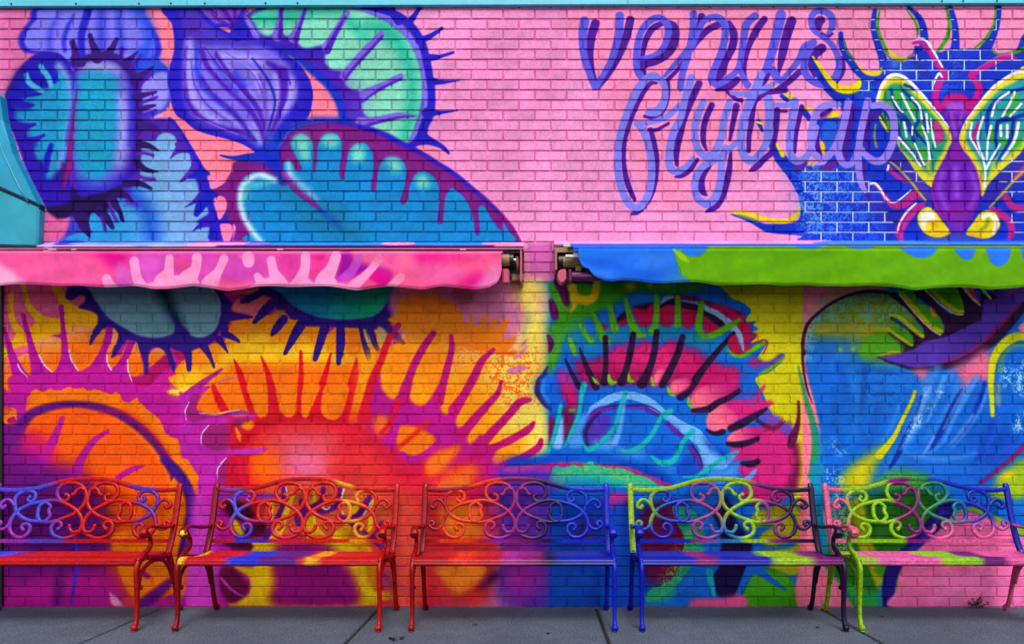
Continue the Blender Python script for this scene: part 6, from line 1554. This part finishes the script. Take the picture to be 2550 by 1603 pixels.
# ------------------------------------------------------------------ pavement
def concrete(name, h):
    m, nt, b = new_mat(name, .85, .3)
    g = N(nt, 'ShaderNodeNewGeometry'); pos = g.outputs['Position']
    big = noise(nt, pos, 1.6, 5, .6); mid = noise(nt, pos, 11, 6, .65); fine = noise(nt, pos, 85, 5, .8)
    c0 = sRGB(h)
    a = ramp(nt, big, [(.3, (c0[0] * .72, c0[1] * .72, c0[2] * .74, 1)), (.7, (c0[0] * 1.12, c0[1] * 1.12, c0[2] * 1.12, 1))])
    a = mixc(nt, .8, a, ramp(nt, mid, [(.3, (.78, .78, .78, 1)), (.7, (1.1, 1.1, 1.1, 1))]), 'MULTIPLY')
    a = mixc(nt, 1.0, a, ramp(nt, fine, [(.38, (.36, .36, .38, 1)), (.62, (1.75, 1.75, 1.78, 1))]), 'MULTIPLY')
    st = noise(nt, pos, 3.5, 4, .7)
    a = mixc(nt, ramp(nt, st, [(.62, (0, 0, 0, 1)), (.75, (.4, .4, .4, 1))]), a, (c0[0] * .35, c0[1] * .35, c0[2] * .38, 1))
    nt.links.new(a, b.inputs['Base Color'])
    bump(nt, b, math_n(nt, 'ADD', fine, mid), .7, .003)
    return m
CONC = concrete('broom_finished_concrete', '#4C5460')
GAP = flat_mat('dirt_in_joint', '#14161C', .95)
gr = MB(); gr.v = [(-40, -60, -.12), (40, -60, -.12), (40, 30, -.12), (-40, 30, -.12)]; gr.f = [(0, 1, 2, 3)]
g_ = gr.build('ground', concrete('street_asphalt', '#3C4048')); g_['kind'] = 'structure'
pv = empty('pavement', (0, 0, 0)); pv['kind'] = 'structure'
m2 = MB(); m2.quadbox(-7.9, 7.9, -5.9, .0, -.118, -.012); m2.build('joint_bed', GAP, pv)
jx = [-2.42 - 1.41 * i for i in range(3, 0, -1)] + [-2.42, -1.015, .385, 1.83] + [1.83 + 1.42 * i for i in range(1, 4)]
for a, b2 in zip(jx[:-1], jx[1:]):
    for (y0, y1_) in ((-.004, -2.2), (-2.2, -4.4)):
        m2 = MB()
        w = .009
        x0, x1_ = a + w, b2 - w
        # slab with a tooled, rounded margin
        ins = [(0, -.1), (0, -.012), (.004, -.004), (.012, -.0008), (.03, -.0016), (.034, 0)]
        ring = []
        for d, z in ins:
            ring.append([(x0 + d, y1_ + .004 + d, z), (x1_ - d, y1_ + .004 + d, z), (x1_ - d, y0 - (d if y0 < -1 else min(d, .001)), z), (x0 + d, y0 - (d if y0 < -1 else min(d, .001)), z)])
        for R_ in ring: m2.v += R_
        for r in range(len(ring) - 1):
            for k in range(4):
                m2.f.append((r * 4 + k, r * 4 + (k + 1) % 4, r * 4 + 4 + (k + 1) % 4, r * 4 + 4 + k))
        q = (len(ring) - 1) * 4
        m2.f.append((q, q + 1, q + 2, q + 3))
        m2.build('pavement_slab', CONC, pv)
m2 = MB(); m2.quadbox(-7.9, 7.9, -6.05, -5.9, -.118, .0, .01)
kb = m2.build('kerb', concrete('kerb_concrete', '#70747C')); kb['kind'] = 'structure'
m2 = MB(); m2.quadbox(-7.9, 7.9, -5.89, -4.42, -.117, -.002)
m2.build('pavement_slab', CONC, pv)
# ------------------------------------------------------------------ cast metal benches
U = 0.000759
def bz(y):
    return CAM_H - ((1150 + y / 3.343) - HOR) / 394.0
def by(z):
    """lean of the back: rear at the top"""
    return -.185 + (z - .40) * .24
def bp(pts, sgn=1, dy=0.0):
    a = np.array(pts.split(), float).reshape(-1, 2)
    a = smooth(a, False, 4)
    out = []
    for x, y in a:
        z = bz(y)
        out.append((sgn * (x - 1117.5) * U, by(z) + dy, z))
    return out

def bench_meshes():
    M = []
    def add(name, mb_, role, smooth_=True):
        M.append((name, mb_.mesh(name, None, smooth_), role))
    # top rail
    m = MB()
    half = '372 226 480 233 600 228 700 215 800 188 900 160 1000 145 1117 139'
    L_ = bp(half); R_ = bp(half, -1)[::-1]
    m.sweep(L_ + R_[1:], .0145, .015, 8, power=.7, groove=.3)
    add('top_rail', m, 'top')
    m = MB(); m.sweep([(-.566, by(.452), .452), (0, by(.452), .452), (.566, by(.452), .452)], .0135, .012, 4, power=.7)
    add('lower_rail', m, 'low', False)
    # scrolls, left half mirrored to the right
    sc = ['942 268 968 282 958 316 912 318 876 284 868 235 895 192 960 172 1040 185 1095 235 1113 300 1090 370 1030 425 940 465 840 492 755 487 680 480 612 455 560 412 532 345 532 290 570 252 630 238 682 258 692 300 662 328 634 312 646 290',
          '922 546 946 520 926 490 886 495 866 540 886 590 950 617 1020 614 1085 580 1113 520 1098 455 1040 392 950 342 862 317 780 322 680 342 600 378 545 432 520 500 536 568 590 610 655 606 692 560 682 516 645 505 620 528 638 553',
          '790 330 832 365 824 402 840 445 805 484 765 484 738 440 738 385 752 348 790 330',
          '534 362 505 325 465 309 424 334 418 366 446 378 456 362',
          '520 502 490 540 445 546 404 514 418 484 448 496 440 516',
          '1088 232 1064 214 1030 234 1018 258 1000 268', '1090 562 1054 572 1022 548 1014 520']
    for i, st in enumerate(sc):
        for sg in (1, -1):
            m = MB()
            p = bp(st, sg, -.001 * i - (.0004 if sg > 0 else 0))
            n = len(p)
            rr = [.0105] + [.0125] * 6 + [.0105]
            if i >= 3: rr = [.0105, .011, .0115, .0125]
            m.sweep(p, rr, .0105, 6, power=.85, groove=.3)
            if i != 2:
                m.ball(p[-1], .0125, 8, 5, (1, .85, 1))
                if i < 2: m.ball(p[0], .0135, 8, 5, (1, .85, 1))
            add('scroll', m, 'scroll')
    # ends
    for sg, side in ((-1, 'left'), (1, 'right')):
        X = .572 * sg
        m = MB()
        path = [(X, -.082, .795), (X, -.095, .76), (X, -.13, .62), (X, -.168, .50), (X, -.205, .42), (X, -.225, .385)]
        p = smooth(np.array(path), False, 4)
        m.sweep([(X, -.079, .803)] + [tuple(q) for q in p], [.014, .0185, .018, .018, .018, .018], .015, 8, side=(0, 1, 0), power=.75, groove=.25)
        add('back_post', m, side)
        m = MB()
        path = [(X, -.225, .385), (X, -.20, .34), (X, -.165, .25), (X, -.14, .15), (X, -.115, .06), (X, -.092, .02)]
        p = smooth(np.array(path), False, 4)
        m.sweep(p, [.019, .016, .013, .013, .015], [.024, .02, .014, .013, .016], 8, power=.8)
        m.ball((X, -.088, .021), .0205, 10, 7)
        m.ball((X, -.088, .004), .014, 8, 5, (1, 1, .35))
        add('rear_leg', m, side)
        m = MB()
        path = [(X, -.46, .545), (X, -.42, .50), (X, -.425, .45), (X, -.495, .412), (X, -.55, .36), (X, -.556, .28), (X, -.55, .16), (X, -.555, .07), (X, -.575, .02)]
        p = smooth(np.array(path), False, 4)
        m.sweep(p, [.011, .0115, .012, .0135, .0145, .014, .013, .012, .0135], [.011, .012, .014, .02, .022, .017, .014, .014, .016], 8, power=.8)
        m.ball((X, -.58, .021), .0195, 10, 7)
        m.ball((X, -.583, .004), .015, 8, 5, (1, 1, .35))
        add('front_leg', m, side)
        m = MB()
        path = [(X, -.142, .552), (X, -.20, .545), (X, -.28, .548), (X, -.36, .562), (X, -.43, .572), (X, -.485, .56), (X, -.50, .535), (X, -.48, .518), (X, -.462, .53), (X, -.468, .545)]
        p = smooth(np.array(path), False, 4)
        m.sweep(p, [.011, .014, .018, .021, .022, .022, .022, .021, .02], [.009] * 5, 8, side=(0, .2, 1), power=.8)
        m.ball((X, -.478, .54), .024, 10, 7, (1.0, .9, .9))
        add('armrest', m, side)
        m = MB()
        path = [(X, -.535, .24), (X, -.515, .31), (X, -.45, .355), (X, -.36, .365), (X, -.27, .345), (X, -.205, .28), (X, -.17, .19)]
        p = smooth(np.array(path), False, 4)
        m.sweep(p, .009, .012, 7, power=.8)
        m.ball((X, -.518, .235), .015, 8, 6)
        add('side_brace', m, side)
        m = MB()
        path = [(X, -.55, .392), (X, -.45, .396), (X, -.33, .378), (X, -.235, .372), (X, -.215, .40)]
        m.sweep(smooth(np.array(path), False, 4), .013, .016, 7, power=.8)
        add('seat_frame', m, side)
    # seat: cast strips with gaps, cross ribs, rolled front edge
    ys = np.linspace(-.205, -.50, 10)
    for i in range(9):
        y0, y1_ = ys[i], ys[i + 1]
        ym = (y0 + y1_) / 2
        zt = .396 + .009 * ((-.205 - ym) / .295) - .010 * math.sin(math.pi * (i + .5) / 9)
        m = MB(); m.quadbox(-.562, .562, y1_ + .007, y0 - .007, zt - .012, zt, .003)
        add('seat_strip', m, 'seat', False)
    m = MB()
    for k in range(34):
        x = -.55 + k * 1.10 / 33
        pth = [(x, yy_, .390 + .009 * ((-.205 - yy_) / .295) - .010 * math.sin(math.pi * (-.205 - yy_) / .295)) for yy_ in np.linspace(-.205, -.50, 7)]
        m.sweep(pth, .006, .005, 4)
    add('cross_ribs', m, 'seat', False)
    m = MB()
    sec = [(-.495, .408), (-.525, .411), (-.548, .407), (-.560, .399), (-.5635, .394), (-.561, .391), (-.5655, .386), (-.563, .382), (-.566, .377), (-.563, .372), (-.559, .368), (-.545, .364), (-.52, .366), (-.50, .38)]
    L = len(sec)
    for x in (-.566, .566):
        m.v += [(x, y, z) for y, z in sec]
    m.f = [(i, (i + 1) % L, L + (i + 1) % L, L + i) for i in range(L)] + [tuple(range(L))[::-1], tuple(range(L, 2 * L))]
    add('front_edge', m, 'seat', False)
    return M

def bench_mat(name, stops_hi, stops_lo=None, axis='x', rough=.42):
    m, nt, b = new_mat(name, rough, .22)
    tc = N(nt, 'ShaderNodeTexCoord'); sep = N(nt, 'ShaderNodeSeparateXYZ')
    nt.links.new(tc.outputs['Object'], sep.inputs[0])
    nz = noise(nt, tc.outputs['Object'], 14, 4, .6)
    t = math_n(nt, 'MULTIPLY_ADD', sep.outputs['X'], 1 / 1.144, .5)
    t = math_n(nt, 'ADD', t, math_n(nt, 'MULTIPLY_ADD', nz, .05, -.025), clamp=True)
    def rp(stops):
        return ramp(nt, t, [(p, sRGB(c)) for p, c in stops])
    cc = rp(stops_hi)
    if stops_lo:
        f = N(nt, 'ShaderNodeMapRange', interpolation_type='SMOOTHSTEP')
        f.inputs['From Min'].default_value = .62; f.inputs['From Max'].default_value = .50
        nt.links.new(sep.outputs['Z'], f.inputs['Value'])
        cc = mixc(nt, f.outputs[0], cc, rp(stops_lo))
    n2 = noise(nt, tc.outputs['Object'], 60, 5, .6)
    cc = mixc(nt, 1.0, cc, ramp(nt, n2, [(.3, (.46,) * 3 + (1,)), (.65, (.86,) * 3 + (1,))]), 'MULTIPLY')
    n5 = noise(nt, tc.outputs['Object'], 38, 6, .75)
    cc = mixc(nt, ramp(nt, n5, [(.66, (0, 0, 0, 1)), (.70, (.7, .7, .7, 1))]), cc, (.03, .02, .03, 1))
    gm = N(nt, 'ShaderNodeGamma'); gm.inputs[1].default_value = 1.4
    nt.links.new(cc, gm.inputs[0])
    nt.links.new(gm.outputs[0], b.inputs['Base Color'])
    bump(nt, b, noise(nt, tc.outputs['Object'], 180, 4), .2, .001)
    b.inputs['Coat Weight'].default_value = .06
    b.inputs['Coat Roughness'].default_value = .25
    return m

BENCHES = [
 dict(x=-2.835, label='red metal bench with violet and blue left half, leftmost of the five',
  top=[(0, '#7468E4'), (.28, '#6C64E4'), (.34, '#DC1420'), (.70, '#D81424'), (.76, '#7C4CC4'), (.86, '#7C4CC4'), (.9, '#D01428')],
  scroll=[(0, '#C458D4'), (.09, '#A858DC'), (.12, '#6A70E8'), (.27, '#6A6CE4'), (.33, '#A838B0'), (.4, '#DC2420'), (.76, '#DC1424'), (.81, '#8448C4'), (.88, '#8A44BC'), (.93, '#D8142C')],
  low=[(0, '#BC48B8'), (.2, '#B44CC4'), (.25, '#6868E0'), (.38, '#7C58CC'), (.46, '#D42028'), (1, '#D41428')],
  seat=[(0, '#C044B4'), (.03, '#C044B4'), (.08, '#5068F4'), (.17, '#5068F4'), (.21, '#B84CC8'), (.27, '#B43088'), (.31, '#DC1C08'), (1, '#D01018')],
  left='#A844B8', right='#C80C18'),
 dict(x=-1.456, label='red metal bench with blue, violet and yellow patches, second from left',
  top=[(0, '#A81424'), (.05, '#B04890'), (.12, '#8068C8'), (.17, '#C81C30'), (.64, '#E03014'), (.67, '#F4B810'), (.74, '#F4B810'), (.78, '#DC2418'), (1, '#DC2018')],
  scroll=[(0, '#C01430'), (.07, '#D0204C'), (.1, '#7474E4'), (.16, '#7474E4'), (.21, '#E43020'), (.3, '#E82830'), (.45, '#E83418'), (.7, '#E83410'), (.725, '#F4B410'), (.79, '#F4B410'), (.83, '#E43818'), (1, '#E02818')],
  low=[(0, '#C01430'), (.12, '#D03060'), (.15, '#5C58D8'), (.2, '#6858D0'), (.3, '#5838C0'), (.35, '#E81458'), (.44, '#E82060'), (.53, '#E43020'), (.74, '#E03C18'), (.78, '#F4B410'), (.84, '#F0A010'), (.88, '#DC2418'), (1, '#D81C18')],
  seat=[(0, '#F4DC18'), (.02, '#F4D818'), (.05, '#E01838'), (.22, '#E01848'), (.27, '#4858EC'), (.39, '#3848DC'), (.42, '#7C2CA4'), (.58, '#8028A0'), (.61, '#E81858'), (.645, '#F8CC18'), (.69, '#F4A818'), (.72, '#E81850'), (.8, '#E01820'), (1, '#D81010')],
  left='#A80C1C', right='#D01418'),
 dict(x=-.131, label='metal bench fading from red through orange and purple to blue, middle one',
  top=[(0, '#B01430'), (.22, '#BC1C44'), (.28, '#F45810'), (.4, '#F0500C'), (.45, '#B42458'), (.56, '#A41C78'), (.63, '#581470'), (.74, '#381468'), (.81, '#0C48DC'), (1, '#0C44D8')],
  scroll=[(0, '#A81430'), (.1, '#B81C44'), (.16, '#F05C18'), (.3, '#F06010'), (.38, '#D83838'), (.48, '#B42C94'), (.55, '#A42890'), (.64, '#501C74'), (.73, '#3C1C78'), (.79, '#0C50DC'), (1, '#0C40D0')],
  low=[(0, '#B01430'), (.06, '#C01C40'), (.1, '#F45C10'), (.25, '#F05810'), (.31, '#C82050'), (.42, '#A83CC0'), (.5, '#A42890'), (.6, '#6C1C80'), (.68, '#301464'), (.76, '#0C48DC'), (1, '#0C40D0')],
  seat=[(0, '#C80C1C'), (.17, '#D41430'), (.22, '#F05018'), (.29, '#F04818'), (.33, '#DC1830'), (.42, '#D01C48'), (.47, '#C844B4'), (.56, '#B02898'), (.63, '#A42088'), (.67, '#241868'), (.74, '#0C3CC0'), (1, '#0C2CC4')],
  left='#B40C20', right='#0C3CD8'),
 dict(x=1.165, label='metal bench with lime top rail, blue left end and dark purple right end',
  top=[(0, '#B4D410'), (.6, '#A8CC10'), (.66, '#B8A060'), (.71, '#8C3890'), (.8, '#6C1878'), (.88, '#3C1464'), (1, '#341058')],
  scroll=[(0, '#A4CC18'), (.1, '#A8D018'), (.16, '#2C70B0'), (.24, '#1448D8'), (.31, '#3C50C0'), (.36, '#B45CA4'), (.46, '#B05CA0'), (.5, '#A8B068'), (.56, '#A8D010'), (.68, '#ACD410'), (.74, '#A858A0'), (.8, '#8C2888'), (.87, '#48186C'), (1, '#3C1464')],
  low=[(0, '#0C38CC'), (.3, '#1038CC'), (.35, '#B03C9C'), (.42, '#A868B4'), (.5, '#3C88D0'), (.58, '#50A0C0'), (.63, '#B4DC18'), (.72, '#B4C850'), (.77, '#A83C9C'), (.88, '#58146C'), (1, '#3C1060')],
  seat=[(0, '#0C30C8'), (.25, '#0C30C8'), (.29, '#AC1C9C'), (.35, '#A01890'), (.4, '#1830C4'), (.62, '#0C30C4'), (.67, '#B4D818'), (.82, '#ACD018'), (.88, '#A01898'), (1, '#881488')],
  left='#0C34CC', right='#40105C'),
 dict(x=2.403, label='metal bench with lime and pink left end, rightmost of the five',
  top=[(0, '#F080A4'), (.07, '#F080A4'), (.1, '#B0D80C'), (.33, '#ACD410'), (.355, '#A41894'), (.44, '#A01C90'), (.48, '#48B45C'), (.55, '#3CA060'), (.6, '#0C54C8'), (.7, '#0C40D0'), (1, '#0C3CCC')],
  scroll=[(0, '#F07CA0'), (.08, '#F080A4'), (.13, '#ACD820'), (.34, '#ACDC10'), (.38, '#A01890'), (.48, '#A02090'), (.53, '#50A46C'), (.62, '#38A484'), (.7, '#2490B0'), (.78, '#0C50D0'), (1, '#0C44CC')],
  low=[(0, '#F080AC'), (.09, '#F080AC'), (.14, '#ACD820'), (.38, '#ACDC10'), (.42, '#A01890'), (.5, '#A02498'), (.55, '#E470B0'), (.62, '#F480B8'), (1, '#F080B8')],
  seat=[(0, '#B8CC40'), (.07, '#B8C858'), (.12, '#F080C0'), (.38, '#F07CBC'), (.42, '#B0DC10'), (.58, '#A8D818'), (.62, '#901494'), (.7, '#8C1890'), (.75, '#F47CBC'), (1, '#F47CBC')],
  left='#A4D010', right='#F080A4'),
]
parts = bench_meshes()
proto_root = None
for bi, B in enumerate(BENCHES):
    root = empty('bench', (B['x'], 0, 0))
    root.rotation_euler = (0, 0, [.004, -.006, 0, .003, -.004][bi])
    tag(root, B['label'], 'bench', 'painted benches along the wall')
    nm = 'bench_paint_%d' % (bi + 1)
    mats = dict(top=bench_mat(nm + '_top', B['top']), scroll=bench_mat(nm + '_scroll', B['scroll'], B['low']), low=bench_mat(nm + '_low', B['low']), seat=bench_mat(nm + '_seat', B['seat']),
                left=bench_mat(nm + '_left', [(0, B['left']), (1, B['left'])]), right=bench_mat(nm + '_right', [(0, B['right']), (1, B['right'])]))
    for name, me, role in parts:
        if not me.materials:
            me.materials.append(mats[role])
        o = link(name, me, root)
        o.material_slots[0].link = 'OBJECT'
        o.material_slots[0].material = mats[role]
        if bi == 4 and role == 'left' and name == 'armrest':
            o.material_slots[0].material = mats['right']; o['label'] = 'pink armrest'
        if bi == 3 and role == 'left' and name == 'back_post':
            o.material_slots[0].material = mats['top']; o['label'] = 'lime back post'
        if bi == 4 and role == 'right' and name == 'back_post':
            o.material_slots[0].material = mats['top']; o['label'] = 'blue back post'
        if bi == 4 and role == 'left' and name == 'back_post':
            o.material_slots[0].material = mats['right']; o['label'] = 'pink back post'
YB = flat_mat('yellow_paint_daub', '#E8D010', .4)
for o in list(col.objects):
    if o.name.startswith('armrest') and o.parent and abs(o.parent.location.x + 1.456) < .01 and o.material_slots[0].material.name.endswith('_left'):
        m = MB(); m.ball((-.572, -.492, .54), .021, 10, 7, (1.1, .9, 1)); m.build('arm_knob', YB, o, True)

# ------------------------------------------------------------------ small things on the ground
LEAF = flat_mat('weed_leaf', '#2C5420', .6, 0, .6, .3)
STEM = flat_mat('weed_stem', '#4C5C28', .7, 0, .6)
wx = px(2428, 0, 0)[0]
weed = empty('weed', (wx, -.012, 0))
tag(weed, 'small green weed growing at the foot of the pink wall', 'weed')
r3 = random.Random(5)
def leaf_mesh(mb_, base, d, length, width, up):
    d = Vector(d).normalized(); side = d.cross(Vector((0, 0, 1)))
    if side.length < .01: side = Vector((1, 0, 0))
    side.normalize()
    n = len(mb_.v); b0 = Vector(base)
    pr = [(0, .05), (.25, .8), (.55, 1), (.8, .6), (1, .02)]
    for t, w in pr:
        c_ = b0 + d * (length * t) + Vector((0, 0, up * length * (t - t * t * 1.2)))
        for s_ in (-1, 0, 1):
            mb_.v.append(tuple(c_ + side * (s_ * w * width) + Vector((0, 0, -.15 * width if s_ == 0 else 0))))
    for k in range(len(pr) - 1):
        for s_ in (0, 1):
            a = n + k * 3 + s_
            mb_.f.append((a, a + 1, a + 4, a + 3))
for k in range(12):
    an = r3.uniform(-1.3, 1.3); ln = r3.uniform(.04, .1)
    dx, dz = math.sin(an), math.cos(an)
    st = [(0, 0, 0), (dx * ln * .4, -.006, dz * ln * .55), (dx * ln, -.015 - .01 * r3.random(), dz * ln * .95 + .004)]
    m = MB(); m.sweep(smooth(np.array(st), False, 4), [.0014, .0006], .001, 5); m.build('stem', STEM, weed, True)
    for q in range(4):
        t = .35 + q * .2
        bs = (dx * ln * t, -.006 - .008 * t, dz * ln * t)
        m = MB(); leaf_mesh(m, bs, (r3.uniform(-1, 1), -.4 - r3.random() * .4, r3.uniform(-.3, .6)), r3.uniform(.020, .036), r3.uniform(.006, .010), .3)
        m.build('leaf', LEAF, weed, True)

DRY = flat_mat('dry_brown_leaf', '#6C5444', .8, 0, .6, .3)
DRY2 = flat_mat('dark_wet_leaf', '#20181C', .6, 0, .6, .3)
def ground_pt(pxx, py):
    d = CAM_H * S * CAM_D / (py - HOR)
    return ((pxx - CX) * d / (S * CAM_D), d - 0 - CAM_D * 0)
for pxx, py, lab, mt, sz, rot in ((1183, 1556, 'curled dry brown leaf lying on the pavement under the middle bench', DRY, .035, .3), (1367, 1577, 'dark leaf on the pavement before the purple part of the middle bench', DRY2, .028, 1.4),
                                  (738, 1521, 'tiny dark leaf close to the wall under the second bench from left', DRY2, .016, .8), (2037, 1563, 'thin dark leaf on the pavement left of the dark purple front leg', DRY2, .028, .1), (2198, 1535, 'dark leaf on the pavement right of the lime front bench leg', DRY2, .024, .9)):
    d = CAM_H * S * CAM_D / (py - HOR)
    X = (pxx - CX) * d / (S * CAM_D); Y = d - CAM_D
    m = MB()
    for a in (0, .5):
        leaf_mesh(m, (-sz * .5, 0, .002), (math.cos(a), math.sin(a), .1), sz, sz * .22, .25)
    o = m.build('fallen_leaf', mt, None, True)
    o.location = (X, Y, .001); o.rotation_euler = (0, 0, rot)
    md = o.modifiers.new('leaf_thickness', 'SOLIDIFY'); md.thickness = .0006
    tag(o, lab, 'leaf', 'fallen leaves on the pavement')
# clump of debris at the bottom edge
d = CAM_H * S * CAM_D / (1592 - HOR)
cl = empty('leaf_clump', ((993 - CX) * d / (S * CAM_D), d - CAM_D, 0))
tag(cl, 'ragged clump of dark wet leaves below the red leg of the middle bench', 'leaf litter')
for k in range(8):
    m = MB(); leaf_mesh(m, (r3.uniform(-.04, .03), r3.uniform(-.025, .02), .002 + .001 * k), (r3.uniform(-1, 1), r3.uniform(-.6, .6), .1), r3.uniform(.02, .04), .008, .3)
    m.build('leaf', DRY2, cl, True)
